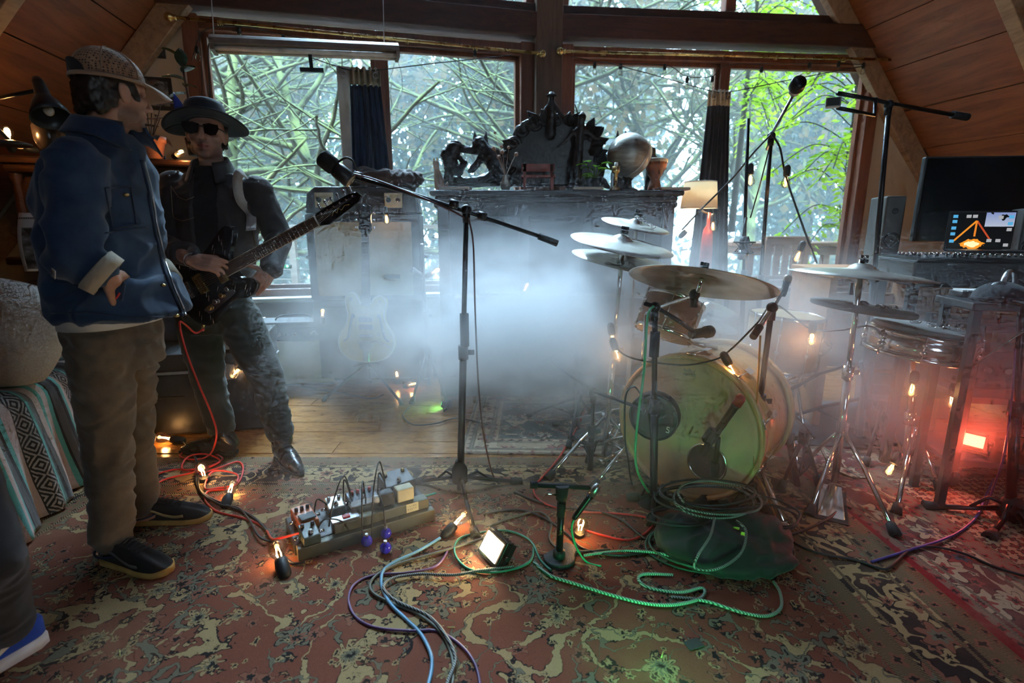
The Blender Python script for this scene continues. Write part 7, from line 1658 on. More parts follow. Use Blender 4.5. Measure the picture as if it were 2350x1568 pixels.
# overhead with round foam, spaced mic with shock mount, camera stand
t = stand('microphone_stand', 'tall overhead microphone stand before the leafy window', 'microphone stand', V((at(1738, 900, 2.95).x, 3.0, 0)), at(1770, 312, 2.95), [V((1.25, 3.25, 0)), V((1.75, 3.3, 0)), V((1.5, 2.72, 0))], BLKM, 0.012, 0.25)
boom(t, [at(1760, 345, 2.95), at(1772, 306, 2.95), at(1822, 215, 2.90)], 0.008, STEEL, 'boom_arm', at(1770, 312, 2.95))
q = thingM('overhead_microphone', 'round dark overhead microphone high before the leafy window', 'microphone', frame(at(1822, 212, 2.90), at(1836, 183, 2.82) - at(1822, 212, 2.90)))
MB().lathe([(0.012, -0.02), (0.026, 0.0), (0.030, 0.03)], 20).build('body', STEEL, q); MB().lathe([(0.034, 0.028), (0.037, 0.034), (0.037, 0.075), (0.032, 0.084), (0.003, 0.086)], 26).build('grille', BLKM, q)
t = stand('microphone_stand', 'slim black stand with a hanging studio mic by the dark curtain', 'microphone stand', V((at(1705, 900, 2.85).x, 2.85, 0)), at(1717, 272, 2.85), [V((1.1, 3.1, 0)), V((1.5, 3.05, 0)), V((1.25, 2.62, 0))], BLKM, 0.010, 0.22)
c = at(1708, 565, 2.78); q = thing('studio_microphone', 'studio microphone in a wire shock mount on the slim stand', 'microphone', c)
MB().lathe([(0.022, -0.07), (0.025, -0.065), (0.025, 0.03), (0.018, 0.05)], 20).build('body', BLKM, q); MB().lathe([(0.026, -0.068), (0.026, -0.02)], 20).build('grille', STEEL, q)
for z in (-0.035, 0.02): MB().tube([(math.cos(a) * 0.052, math.sin(a) * 0.052, z) for a in [i * PI / 12 for i in range(24)]], 0.004, 6, True).build('ring', BLKM, q)
for i in range(6): a = i * PI / 3; MB().tube([(math.cos(a) * 0.052, math.sin(a) * 0.052, 0.02), (math.cos(a + .5) * 0.025, math.sin(a + .5) * 0.025, -0.008), (math.cos(a + 1) * 0.052, math.sin(a + 1) * 0.052, -0.035)], 0.002, 5).build('elastic', RUB, q)
MB().cyl((0, 0.02, 0.05), at(1712, 500, 2.84) - c, 0.008, n=10).build('holder', BLKM, q)
t = stand('camera_stand', 'black boom stand carrying a small action camera', 'camera stand', V((at(1990, 900, 2.75).x, 2.75, 0)), at(2040, 245, 2.70), [V((1.6, 3.0, 0)), V((2.2, 2.95, 0)), V((1.95, 2.45, 0))], BLKM, 0.014, 0.25)
boom(t, [at(1922, 214, 2.62), at(2000, 228, 2.68), at(2045, 238, 2.70), at(2190, 264, 2.78)], 0.010, BLKM, 'boom_arm', at(2040, 240, 2.70)); o_ = t.location.copy(); MB().cyl(at(2185, 263, 2.78) - o_, at(2220, 269, 2.80) - o_, 0.018, n=12).build('counterweight', RUB, t)
boom(t, [at(2010, 225, 2.68), at(2006, 265, 2.67), at(1960, 255, 2.64), at(1922, 248, 2.61)], 0.009, BLKM, 'side_arm')
q = thing('action_camera', 'small silver action camera clamped to the boom', 'camera', at(1912, 236, 2.60), R(-25)); MB().box((0, 0, 0), (0.062, 0.032, 0.045)).build('body', STEEL, q, 0.006); MB().box((0.0, -0.017, 0.002), (0.05, 0.004, 0.034)).build('screen', BLK, q)
MB().lathe([(0.013, 0), (0.012, 0.012)], 16, frame((-0.016, 0.016, 0.006), (0, 1, 0))).build('lens', BLK, q)
# low tripod at the right edge
t = stand('microphone_stand', 'black tripod stand with splayed legs at the right edge', 'microphone stand', gnd(2316, 1195), at(2346, 690, 1.95), [gnd(2118, 1168), gnd(2268, 1242), gnd(2420, 1290)], BLKM, 0.015, 0.055)
MB().lathe([(0.045, 0.02), (0.05, 0.05), (0.035, 0.09), (0.02, 0.11)], 20).build('hub_block', RUB, t)
t = stand('microphone_stand', 'leaning black stand tangled behind the hi-hat legs', 'microphone stand', gnd(1830, 1120), at(1795, 905, 2.3), [gnd(1790, 1130), gnd(1880, 1120), gnd(1850, 1040)], BLKM, 0.012, 0.25)
boom(t, [at(1795, 905, 2.3), at(1880, 858, 2.45), at(1960, 835, 2.5)], 0.008, BLKM, 'boom_arm', at(1797, 904, 2.3))
t = stand('microphone_stand', 'dim black stand between the hi-hat and the snare', 'microphone stand', gnd(2010, 1030), at(1975, 830, 2.6), [gnd(1985, 1075), gnd(2060, 1040), gnd(2010, 985)], BLKM, 0.012, 0.25)
# ================================================================== right: desk, screens, rack
DESKW = wood('desk_wood', (0.30, 0.12, 0.045), (0.55, 0.27, 0.11), 0.4, 'X')
dz = 0.93
t = thing('studio_desk', 'wooden studio desk carrying the monitor and speakers', 'desk', (2.75, 3.05, 0), R(-8))
MB().box((0, 0, dz - 0.02), (1.9, 0.62, 0.04)).build('top', DESKW, t, 0.006)
MB().box((-0.15, 0.05, dz - 0.26), (1.5, 0.5, 0.025)).build('shelf', DESKW, t)
for x in (-0.92, -0.3, 0.35, 0.92): MB().box((x, 0.02, dz / 2 - 0.02), (0.04, 0.56, dz - 0.04)).build('side_panel', DESKW, t)
MB().box((0, 0.28, 0.5), (1.84, 0.02, 0.5)).build('back_panel', DESKW, t)
# big dark monitor
c0, c1 = at(2094, 360, 3.0), at(2094, 556, 3.0); tw, th = 1.22, c0.z - c1.z
t = thing('tv_monitor', 'large dark flat screen on the desk at the right', 'monitor', (c1.x, 3.0, dz + 0.001), R(-7))
SCRM = mat('dark_screen', (0.006, 0.010, 0.013), 0.10, vary=0.4, scale=2)
zo = c1.z - dz
MB().box((tw / 2, 0.02, zo + th / 2), (tw, 0.035, th)).build('housing', BLK, t, 0.006)
sc = MB().box((tw / 2, -0.0, zo + th / 2), (tw - 0.02, 0.006, th - 0.02)).build('screen', SCRM, t)
MB().box((tw / 2, 0.03, zo / 2 + 0.03), (0.12, 0.03, zo + 0.06)).build('stand_neck', BLK, t); MB().box((tw / 2, 0.02, 0.008), (0.5, 0.2, 0.014)).build('stand_base', BLK, t, 0.005)
def speaker(lab, px0, py0, px1, py1, Y, rz):
    a, b = at(px0, py1, Y), at(px1, py0, Y); w, h = b.x - a.x, b.z - dz
    t = thing('studio_speaker', lab, 'speaker', ((a.x + b.x) / 2, Y, dz + 0.001), rz); MB().box((0, 0.11, h / 2), (w, 0.22, h)).build('cabinet', mat('speaker_grey', (0.05, 0.045, 0.04), 0.5), t, 0.008)
    r = w * 0.40; zc = h * 0.42; MB().lathe([(r * 1.08, 0.0), (r * 1.08, 0.006), (r, 0.008), (r * 0.85, 0.004), (r * 0.4, -0.01), (r * 0.36, -0.006), (0.003, 0.008)], 30, frame((0, 0.001, zc), (0, -1, 0))).build('woofer', BLKM, t)
    MB().lathe([(r * 0.42, 0), (r * 0.4, 0.005), (r * 0.2, 0.0), (0.003, 0.008)], 24, frame((0, 0.001, h * 0.8), (0, -1, 0))).build('tweeter', BLK, t); MB().lathe([(r * 0.25, 0), (r * 0.2, -0.01), (0.002, -0.012)], 18, frame((-w * 0.3, 0.001, h * 0.1), (0, -1, 0))).build('port', BLK, t)
speaker('grey two-way studio speaker beside the dark curtain side of the monitor', 2022, 450, 2080, 566, 2.92, R(-14))
speaker('dark studio speaker at the far right of the monitor', 2338, 478, 2420, 600, 2.55, R(-30))
# mixing console in front with laptop
cz_ = at(2200, 592, 2.45).z; t = thing('mixing_console', 'black mixing console stand with knobs beside the drum kit', 'mixer', (at(2235, 600, 2.48).x, 2.50, 0), R(-14))
MB().box((0.10, 0.05, cz_ - 0.07), (0.80, 0.44, 0.12)).build('chassis', BLK, t, 0.01); pm_ = MB().box((0.10, 0.03, cz_ - 0.005), (0.78, 0.40, 0.012)).build('control_surface', BLKM, t)
for s_ in (-0.27, 0.47):
    for y in (-0.12, 0.22): MB().box((s_, y, cz_ / 2 - 0.06), (0.04, 0.04, cz_ - 0.13)).build('leg', BLKM, t, 0.004)
MB().box((0.10, 0.19, 0.30), (0.70, 0.03, 0.05)).build('cross_bar', BLKM, t)
kn = MB().lathe([(0.008, 0), (0.007, 0.014), (0.004, 0.016)], 10).mesh('knob', CHR); fd_ = MB().box((0, 0, 0.006), (0.010, 0.022, 0.012)).mesh('fader', STEEL)
for i in range(14):
    for j in range(4):
        o = bpy.data.objects.new('knob', kn); col.objects.link(o); o.parent = pm_; o.location = (-0.24 + 0.05 * i, 0.02 + 0.042 * j, cz_ + 0.001)
    o = bpy.data.objects.new('fader', fd_); col.objects.link(o); o.parent = pm_; o.location = (-0.24 + 0.05 * i, -0.10 + 0.03 * (i % 4), cz_ + 0.001)
a, b = at(2196, 488, 2.50), at(2302, 572, 2.50); w, h = b.x - a.x, a.z - b.z
t = thing('laptop', 'open laptop showing a campfire desktop picture with blue icons', 'laptop', ((a.x + b.x) / 2, 2.50, b.z), R(-16))
MB().box((0, 0.006, h / 2), (w + 0.014, 0.010, h + 0.014)).build('lid', BLKM, t, 0.004); MB().box((0, -0.10, -0.005), (w + 0.014, 0.20, 0.012)).build('keyboard_base', BLKM, t, 0.003)
m, g = newmat('laptop_screen'); x, y, z = g.sep(g.co()); u = x / w + 0.5; v = z / h
n = g.noise(scale=60, detail=3); n2 = g.noise(scale=22, detail=2)
c = g.mix(g.m('MULTIPLY', g.m('MULTIPLY', v > 0.62, u > 0.55), n2 > 0.42), (0.004, 0.005, 0.006), g.mix(v - 0.3, (0.55, 0.6, 0.6), (0.03, 0.09, 0.40)))
def seg(x0, y0, x1, y1, w_):
    L = math.hypot(x1 - x0, y1 - y0); ux, uy = (x1 - x0) / L, (y1 - y0) / L; dx = u - x0; dy = v - y0; al = dx * ux + dy * uy; pe = g.m('ABSOLUTE', dx * -uy + dy * ux)
    return g.m('MULTIPLY', pe < w_, g.m('MULTIPLY', al > 0, al < L))
c = g.mix(seg(0.42, 0.78, 0.10, 0.22, 0.018), c, (0.75, 0.25, 0.02)); c = g.mix(seg(0.42, 0.78, 0.68, 0.25, 0.016), c, (0.45, 0.06, 0.02)); c = g.mix(seg(0.42, 0.78, 0.42, 0.35, 0.016), c, (0.7, 0.2, 0.02))
fr_ = g.m('SQRT', (u - 0.40) * (u - 0.40) * 1.3 + (v - 0.14) * (v - 0.14) * 2.2) + (n - 0.5) * 0.22
c = g.mix(fr_ < 0.20, c, (0.9, 0.30, 0.02)); c = g.mix(fr_ < 0.12, c, (1.0, 0.85, 0.45))
e = g.n('ShaderNodeEmission'); g.put(e.inputs[0], c); e.inputs[1].default_value = 1.4; g.out(S(g, e.outputs[0]))
scr = MB().box((0, 0, h / 2), (w, 0.003, h)).build('screen', m, t)
ICB = emit('icon_blue', (0.12, 0.55, 0.95), 0.9); ICW = emit('icon_white', (0.8, 0.82, 0.85), 0.6)
for uu, vv, mt_ in [(0.07, k, ICB) for k in (0.9, 0.76, 0.58, 0.42, 0.22)] + [(0.94, 0.88, ICB), (0.94, 0.70, ICB), (0.94, 0.54, ICW), (0.93, 0.12, ICW), (0.66, 0.24, ICW), (0.80, 0.24, ICW), (0.28, 0.9, ICW), (0.38, 0.9, ICW), (0.78, 0.87, ICW)]:
    MB().box(((uu - 0.5) * w, -0.0022, vv * h), (w * 0.075, 0.001, h * 0.085)).build('icon', mt_, scr)
ce = thing('console_side_table', 'low black side shelf in front of the console', 'shelf', (at(2300, 700, 2.05).x, 2.05, 0), R(-12)); cz2 = at(2290, 690, 2.05).z
MB().box((0.15, 0.02, cz2 - 0.015), (0.62, 0.26, 0.03)).build('top', BLK, ce, 0.005)
for x in (-0.13, 0.43):
    for y in (-0.08, 0.12): MB().box((x, y, cz2 / 2 - 0.015), (0.028, 0.028, cz2 - 0.03)).build('leg', BLK, ce)
t = thing('headphones', 'black over-ear headphones resting on the console edge', 'headphones', (at(2290, 600, 2.06).x + 0.06, 2.06, cz2 + 0.002), R(30)); t.scale = (0.8,) * 3
MB().tube([(math.cos(a) * 0.085, 0, 0.045 + math.sin(a) * 0.10) for a in [PI * i / 14 for i in range(15)]], 0.008, 8, flat=(0.6, 1.6)).build('headband', STEEL, t)
for s_ in (-1, 1): MB().lathe([(0.045, 0), (0.048, 0.012), (0.040, 0.035), (0.02, 0.038)], 22, frame((s_ * 0.085, 0, 0.05), (s_, 0, 0))).build('ear_cup', BLK, t)
t = thing('black_cap', 'rounded black cap lying on the low shelf', 'cap', (at(2285, 690, 2.05).x, 2.03, cz2 + 0.002), R(20)); MB().sphere((0, 0, 0), (0.085, 0.095, 0.075), 28, 10, z0=0.0).build('crown', FELT, t); MB().surf(lambda u, v: (math.sin(-1 + 2 * u) * 0.08, -0.07 - 0.07 * v * math.cos(-1 + 2 * u), 0.012 - 0.01 * v), 12, 4).build('peak', FELT, t, solid=0.004)
t = thing('small_keyboard', 'small keyboard with white keys behind the black cap', 'keyboard', (at(2270, 668, 2.14).x + 0.02, 2.15, cz2 + 0.001), R(-12)); MB().box((0, 0, 0.012), (0.26, 0.09, 0.022)).build('body', BLK, t, 0.003)
for i in range(14): MB().box((-0.117 + 0.018 * i, -0.005, 0.026), (0.016, 0.07, 0.008)).build('key', WHITE, t)
# rack on casters
rk = thing('equipment_rack', 'black rack trolley on casters glowing red inside', 'rack', (gnd(2195, 1120).x + 0.26, gnd(2195, 1120).y + 0.14, 0), R(-10))
for x in (-0.26, 0.26):
    for y in (-0.16, 0.16):
        MB().box((x, y, 0.42), (0.045, 0.045, 0.68)).build('post', BLKM, rk, 0.004); MB().lathe([(0.035, -0.012), (0.04, -0.008), (0.04, 0.008), (0.035, 0.012)], 20, frame((x, y - 0.012, 0.041), (0, 1, 0))).build('caster', RUB, rk); MB().box((x, y, 0.078), (0.04, 0.04, 0.03)).build('caster_fork', STEEL, rk)
for z in (0.12, 0.42, 0.74): MB().box((0, 0, z), (0.54, 0.36, 0.03)).build('shelf', mat('rack_shelf', (0.10, 0.05, 0.05), 0.5), rk, 0.004)
MB().box((0.02, 0.06, 0.53), (0.44, 0.22, 0.18)).build('rack_unit', BLK, rk, 0.006)
for i in range(4): MB().lathe([(0.016, 0), (0.014, 0.015)], 14, frame((-0.12 + 0.08 * i, -0.051, 0.53), (0, -1, 0))).build('knob', CHR, rk)
bx = thing('cardboard_box', 'grey storage bin on the floor behind the drum stands', 'box', (gnd(2120, 985).x + 0.1, gnd(2120, 985).y + 0.35, 0), R(-20)); MB().box((0, 0, 0.14), (0.44, 0.30, 0.27)).build('body', mat('grey_bin', (0.16, 0.15, 0.16), 0.6), bx, 0.008); MB().box((0, 0, 0.285), (0.46, 0.32, 0.025)).build('rim', DESKW, bx)
mt_ = MB().box((0, 0, 0.004), (1.1, 0.8, 0.008)).build('rubber_mat', mat('slate_mat', (0.06, 0.07, 0.08), 0.8), None, 0.003); mt_.location = (2.05, 2.98, 0.0115); mt_.rotation_euler = (0, 0, R(-8)); tag(mt_, 'slate grey rubber mat on the floor behind the hi-hat', 'mat')

# ------------------------------------------------------------------ flood lights
def flood(lab, p, d, w, h, color, strength, power, spread=None, up=(0, 0, 1), size=None):
    t = thingM('led_flood_light', lab, 'flood light', Mx(p, V(d).cross(V(up)).cross(V(d)).cross(V(d)), d))
    b = MB().box((0, 0, -0.018), (w, h, 0.032)).build('housing', BLKM, t, 0.004)
    for i in range(7): MB().box((-w * 0.42 + w * 0.14 * i, 0, -0.044), (0.005, h * 0.9, 0.022)).build('cooling_fin', BLKM, t)
    MB().box((0, 0, 0.0), (w * 0.8, h * 0.72, 0.003)).build('lens', emit('flood_' + str(color[1])[:4], color, strength), t)
    MB().tube([(-w / 2 - 0.008, 0, -0.02), (-w / 2 - 0.010, -h * 0.75, -0.03), (w / 2 + 0.010, -h * 0.75, -0.03), (w / 2 + 0.008, 0, -0.02)], 0.005, 6, flat=(0.5, 1.5)).build('bracket', BLKM, t)
    for s_ in (-1, 1): MB().cyl((s_ * (w / 2 + 0.002), 0, -0.02), (s_ * (w / 2 + 0.018), 0, -0.02), 0.009, n=10).build('tilt_knob', RUB, t)
    l = bpy.data.lights.new('flood_beam', 'AREA'); l.shape = 'RECTANGLE'; l.size = w * 0.8; l.size_y = h * 0.72; l.energy = power; l.color = color
    if spread: l.spread = spread
    lo = bpy.data.objects.new('flood_beam', l); col.objects.link(lo); lo.parent = t; lo.location = (0, 0, 0.004); lo.rotation_euler = (PI, 0, 0)
    return t
flood('bright warm flood light lying tilted on the rug', gnd(1128, 1255, 0.06), (-0.66, -0.42, 0.50), 0.13, 0.10, (1.0, 0.78, 0.42), 14, 2.6)
flood('glowing red flood light standing in the rack', at(2236, 1012, 2.18), (-0.76, -0.60, 0.18), 0.085, 0.072, (1.0, 0.10, 0.05), 16, 4.0)
flood('green flood light on the rug in front of the cable bag', V((0.36, 0.86, 0.06)), (0.10, 0.95, -0.10), 0.12, 0.09, (0.10, 1.0, 0.35), 5, 1.9, R(100))
flood('small green flood light on the boards beside the hazy stand', gnd(1018, 925, 0.05), (-0.95, 0.45, 0.16), 0.06, 0.045, (0.10, 1.0, 0.35), 3, 1.6)

# ------------------------------------------------------------------ pedalboard
pa, pb = gnd(700, 1292), gnd(1010, 1196); pbM = Mx(pa, pb - pa, UP); PL = (pb - pa).length
GREYB = mat('grey_metal_board', (0.10, 0.10, 0.065), 0.45, 0.3)
pbd = thingM('pedalboard', 'sloping black pedalboard with two grey rails', 'pedalboard', pbM)
MB().box((PL / 2 - 0.02, 0.02, 0.03), (PL, 0.035, 0.055)).build('front_rail', GREYB, pbd, 0.003)
MB().box((PL / 2 - 0.02, 0.145, 0.034), (PL * 1.02, 0.21, 0.045)).build('deck', BLK, pbd, 0.004)
MB().box((PL / 2 + 0.04, 0.055, 0.075), (PL * 0.72, 0.05, 0.042)).build('power_strip', GREYB, pbd, 0.004)
sw = MB().box((0.16, 0.055, 0.099), (0.10, 0.042, 0.006)).build('switch_plate', STEEL, pbd); MB().box((0.165, 0.055, 0.104), (0.026, 0.018, 0.008)).build('rocker_switch', mat('red_switch', (0.5, 0.02, 0.02), 0.3), sw)
MB().box((PL * 0.80, 0.029, 0.078), (0.05, 0.002, 0.036)).build('note_paper', mat('cream_note', (0.72, 0.66, 0.42), 0.8), pbd)
INK = mat('ink', (0.05, 0.05, 0.08), 0.8)
for j in range(2):
    for i in range(5): MB().box((PL * 0.80 - 0.018 + 0.008 * i, 0.0275, 0.086 - 0.012 * j), (0.0015, 0.001, 0.006 if (i + j) % 2 else 0.004)).build('ink_stroke', INK, pbd)
def pedal(lab, x, y, z, s, c, knobs=3, kc=BLK, rz=0, sw_=True):
    t = thingM('effects_pedal', lab, 'effects pedal', pbM @ TR((x, y, z), rz)); w, l, h = s
    MB().prism([(-l / 2, 0), (l / 2, 0), (l / 2, h), (-l / 2, h * 0.72)], -w / 2, w / 2, frame((0, 0, 0), (1, 0, 0), (0, 1, 0))).build('case', c, t, 0.004)
    for i in range(knobs): MB().lathe([(0.0075, 0), (0.0065, 0.013), (0.003, 0.014)], 12, TR((-w * 0.3 + i * w * 0.6 / max(1, knobs - 1), l * 0.22, h * 0.95))).build('knob', kc, t)
    if sw_: MB().lathe([(0.009, 0), (0.009, 0.008), (0.006, 0.009), (0.006, 0.016)], 12, TR((0, -l * 0.28, h * 0.78))).build('foot_switch', CHR, t)
    for s_ in (-1, 1): MB().cyl((s_ * w / 2, 0.0, h * 0.4), (s_ * (w / 2 + 0.022), 0, h * 0.4), 0.006, n=10).build('jack_plug', CHR, t)
    return t
ORG_ = mat('orange_enamel', (0.62, 0.14, 0.02), 0.4); DKG = mat('dark_green_enamel', (0.03, 0.05, 0.04), 0.4); SILV = mat('silver_case', (0.36, 0.34, 0.30), 0.35, 0.7); REDK = mat('red_knob', (0.60, 0.03, 0.02), 0.35)
t = pedal('bright orange effects pedal at the left end of the board', 0.035, 0.165, 0.057, (0.070, 0.12, 0.05), ORG_, 3, BLK, R(8), False); MB().box((0, -0.032, 0.046), (0.056, 0.045, 0.006)).build('treadle', BLK, t, 0.002)
pedal('dark green labelled pedal at the front corner of the board', 0.03, 0.05, 0.057, (0.06, 0.085, 0.045), DKG, 2, BLK, R(4))
t = pedal('small silver pedal with a brass switch between orange and red-knobbed pedals', 0.155, 0.195, 0.057, (0.065, 0.075, 0.05), SILV, 2, CHR)
pedal('wide dark pedal with bright red knobs', 0.265, 0.20, 0.057, (0.12, 0.085, 0.045), BLKM, 4, REDK)
t = pedal('long black wedge pedal at the back right of the board', 0.42, 0.225, 0.06, (0.13, 0.10, 0.075), BLK, 2, BRASS, R(4))
t = thingM('power_adapter', 'cream power adapter plugged in at the right of the board', 'adapter', pbM @ TR((0.40, 0.075, 0.098))); MB().box((0, 0, 0.028), (0.07, 0.05, 0.055)).build('body', mat('cream_plastic', (0.58, 0.50, 0.30), 0.4), t, 0.006); MB().box((0, 0, -0.0), (0.02, 0.02, 0.01)).build('prongs', STEEL, t)
t = thingM('power_adapter', 'black power adapter with a white plug beside the cream one', 'adapter', pbM @ TR((0.325, 0.075, 0.098))); MB().box((0, 0, 0.028), (0.055, 0.045, 0.055)).build('body', BLK, t, 0.006); MB().lathe([(0.016, 0), (0.014, 0.02), (0.006, 0.026)], 14, frame((-0.027, 0, 0.03), (-1, 0, 0.3))).build('plug', WHITE, t)
t = thingM('power_adapter', 'shiny metal slab catching the flood light on the board', 'adapter', pbM @ TR((0.245, 0.10, 0.096))); MB().box((0, 0, 0.012), (0.11, 0.05, 0.024)).build('body', CHR, t, 0.004)
BLU = mat('blue_glass', (0.03, 0.02, 0.42), 0.06, vary=0.2)
for px, py, lab in ((842, 1242, 'blue glass ball hanging at the front of the pedalboard'), (886, 1224, 'blue glass ball nearest the note paper'), (885, 1258, 'blue glass ball lowest on the rug')):
    t = thing('glass_ball', lab, 'ornament', gnd(px, py, 0.03)); MB().sphere((0, 0, 0), 0.021, 20, 14).build('ball', BLU, t); MB().cyl((0, 0, 0.019), (0, 0, 0.03), 0.006, n=10).build('cap', STEEL, t)
rg = random.Random(17)
PATCH = mat('patch_cable', (0.03, 0.03, 0.022), 0.4)
for i, (x0, y0, x1, y1, h) in enumerate(((0.07, 0.165, 0.13, 0.195, 0.05), (0.19, 0.2, 0.22, 0.2, 0.09), (0.33, 0.2, 0.37, 0.22, 0.08), (0.22, 0.18, 0.10, 0.05, 0.13), (0.26, 0.12, 0.20, -0.02, 0.12), (0.36, 0.18, 0.24, 0.0, 0.16), (0.06, 0.05, 0.18, 0.03, 0.03), (0.3, 0.08, 0.29, -0.02, 0.06))):
    P = [V((x0, y0, 0.09)), V((lerp(x0, x1, 0.25), lerp(y0, y1, 0.2), 0.09 + h)), V((lerp(x0, x1, 0.75), lerp(y0, y1, 0.8), 0.07 + h * 0.8)), V((x1, y1, 0.085 if y1 > 0.03 else 0.02))]
    cable('patch_cable', 'short patch cable arching over the pedalboard, ' + ('from the orange pedal', 'beside the silver pedal', 'into the black wedge pedal', 'across the red switch plate', 'over the front rail centre', 'highest over the board', 'along the green pedal', 'in front of the adapters')[i], [pbM @ p for p in P], 0.003, PATCH, 6, group='patch cables on the pedalboard')

# ------------------------------------------------------------------ desk mic stand
b0 = gnd(1283, 1292); t = thing('desk_microphone_stand', 'short green-lit stand on a heavy D-shaped base', 'microphone stand', b0)
IRON = mat('cast_iron', (0.030, 0.032, 0.034), 0.55, 0.3, bump=0.5, bscale=260)
ol = [(-0.055 + 0.0, 0.02)] + [(math.cos(a) * 0.056, math.sin(a) * 0.056) for a in [PI + PI * i / 12 for i in range(13)]] + [(0.085, 0.05), (0.045, 0.085)]
MB().prism(ol, 0.0, 0.026, rotz(R(8))).build('base', IRON, t, 0.004)
tp = at(1290, 1118, b0.y + 0.02) - b0
MB().cyl((0, 0, 0.026), lerp(V((0, 0, 0.026)), tp, 0.72), 0.0125, n=16).build('lower_tube', BLKM, t); MB().cyl(lerp(V((0, 0, 0)), tp, 0.7), tp, 0.010, n=14).build('upper_tube', BLKM, t)
MB().lathe([(0.022, 0), (0.022, 0.02), (0.014, 0.026)], 18, TR((0, 0, 0.026))).build('collar', IRON, t); MB().cyl(lerp(V((0, 0, 0)), tp, 0.62), lerp(V((0, 0, 0)), tp, 0.80), 0.0155, n=16).build('grip', RUB, t); MB().cyl(lerp(V((0, 0, 0)), tp, 0.84), tp + UP * 0.005, 0.02, 0.024, n=14).build('head', RUB, t)
p0, p1 = at(1217, 1113, b0.y + 0.02) - b0, at(1352, 1120, b0.y + 0.03) - b0; MB().cyl(p0, p1, 0.0085, n=12).cyl(p0, lerp(p0, p1, 0.12), 0.013, n=12).build('cross_bar', RUB, t)
MB().tube([tp + V((0, 0, -0.035)), tp + V((-0.05, -0.01, -0.02)), tp + V((-0.065, -0.01, -0.03))], 0.004, 6).build('lever', CHR, t)
tx = bpy.data.curves.new('lettering', 'FONT'); tx.body = 'numy'; tx.size = 0.026; tx.extrude = 0.0004; tx.align_x = 'CENTER'; tx.align_y = 'CENTER'
bpy.context.view_layer.update(); to = bpy.data.objects.new('lettering', tx); col.objects.link(to); me = bpy.data.meshes.new_from_object(to.evaluated_get(bpy.context.evaluated_depsgraph_get())); bpy.data.objects.remove(to)
wd = 0.0128
for v_ in me.vertices: a_ = v_.co.y / wd; v_.co = V((-math.sin(a_) * -wd, -math.cos(a_) * (wd + v_.co.z), -v_.co.x))
me.materials.append(GOLD); lo = bpy.data.objects.new('lettering', me); col.objects.link(lo); lo.parent = t; lo.location = lerp(V((0, 0, 0.0)), tp, 0.36); lo.rotation_euler = (0, 0, R(4))
mic_body('pencil_microphone', 'slim condenser microphone drooping from the short green stand', at(1316, 1192, b0.y + 0.02), at(1374, 1112, b0.y + 0.05), 0.014, BLKM, STEEL)
cable('microphone_cable', 'green-lit cable dropping from the drooping slim mic', [at(1318, 1190, b0.y + 0.02), at(1312, 1215, b0.y + 0.01), at(1322, 1255, b0.y), gnd(1346, 1290, 0.014), gnd(1380, 1300, 0.013)], 0.004, GRC)

# ------------------------------------------------------------------ bag of cables
bc = gnd(1665, 1280); BAGM = cloth('black_nylon', (0.010, 0.013, 0.011), (0.026, 0.034, 0.028), rough=0.6)
q = MB(); q.sphere((0.0, 0.02, 0.04), (0.24, 0.15, 0.075), 28, 14); q.sphere((0.12, 0.06, 0.055), (0.13, 0.11, 0.085), 20, 12); q.sphere((-0.13, 0.06, 0.04), (0.11, 0.11, 0.08), 20, 12); q.sphere((0.02, -0.05, 0.03), (0.20, 0.10, 0.05), 20, 12)
o = remesh('equipment_bag', q, 0.009, BAGM, None, 3, 0.012, 9, 4, lambda co, no: np.stack([co[:, 0], co[:, 1], np.maximum(co[:, 2], -0.002)], 1)); o.location = V((bc.x, bc.y, 0.013)); o.scale = (1, 1, 0.82); tag(o, 'soft black bag lit green, heaped with cable coils', 'bag')
YG = mat('yellow_green_tag', (0.55, 0.75, 0.05), 0.5)
for px, py in ((1690, 1203), (1708, 1215)): MB().box((0, 0, 0), (0.022, 0.004, 0.02), frame(gnd(px, py, 0.13) - o.location, (0.2, 0.2, 1))).build('tag', YG, o)
m, g = newmat('braided_green'); x, y, z = g.sep(g.co()); g.pbr(g.mix(g.m('SINE', (x + y * 0.8) * 900) > 0, (0.02, 0.10, 0.06), (0.42, 0.55, 0.45)), 0.6); BRAID = m
m, g = newmat('braided_grey'); x, y, z = g.sep(g.co()); g.pbr(g.mix(g.m('SINE', (x + y * 0.8) * 900) > 0, (0.02, 0.02, 0.02), (0.30, 0.32, 0.30)), 0.6); BRAID2 = m
rg = random.Random(21)
def coil(lab, cx, cy, rx, ry, z, turns, mt, r=0.0042, seed=0, tilt=0.0):
    rr = random.Random(seed); pts = []; c = gnd(cx, cy)
    for i in range(int(turns * 10) + 1):
        a = i * PI / 5 + seed; k = 1 + 0.10 * math.sin(i * 0.37 + seed)
        pts.append(V((c.x + math.cos(a) * rx * k + rr.uniform(-.008, .008), c.y + 0.02 + math.sin(a) * ry * k, max(0.013, z + 0.006 * math.sin(i * 0.9 + seed) + 0.0012 * i + tilt * math.sin(a)))))
    return cable('cable_coil', lab, pts, r, mt, 6, 'cable', 'loops of cable on the bag', 4)
coil('dark cable coil resting on the back of the black bag', 1625, 1225, 0.19, 0.10, 0.135, 3.2, CABK, 0.0045, 1)
coil('wide green-lit cable loop round the black bag', 1665, 1275, 0.27, 0.165, 0.018, 1.4, mat('dull_green_cable', (0.03, 0.10, 0.06), 0.4), 0.0038, 2)
coil('grey braided coil on top of the black bag', 1640, 1240, 0.16, 0.085, 0.15, 2.1, BRAID2, 0.0042, 3, 0.02)
coil('dark thin coil at the left of the bag', 1560, 1245, 0.115, 0.085, 0.085, 2.6, CABK, 0.0038, 4, -0.01)
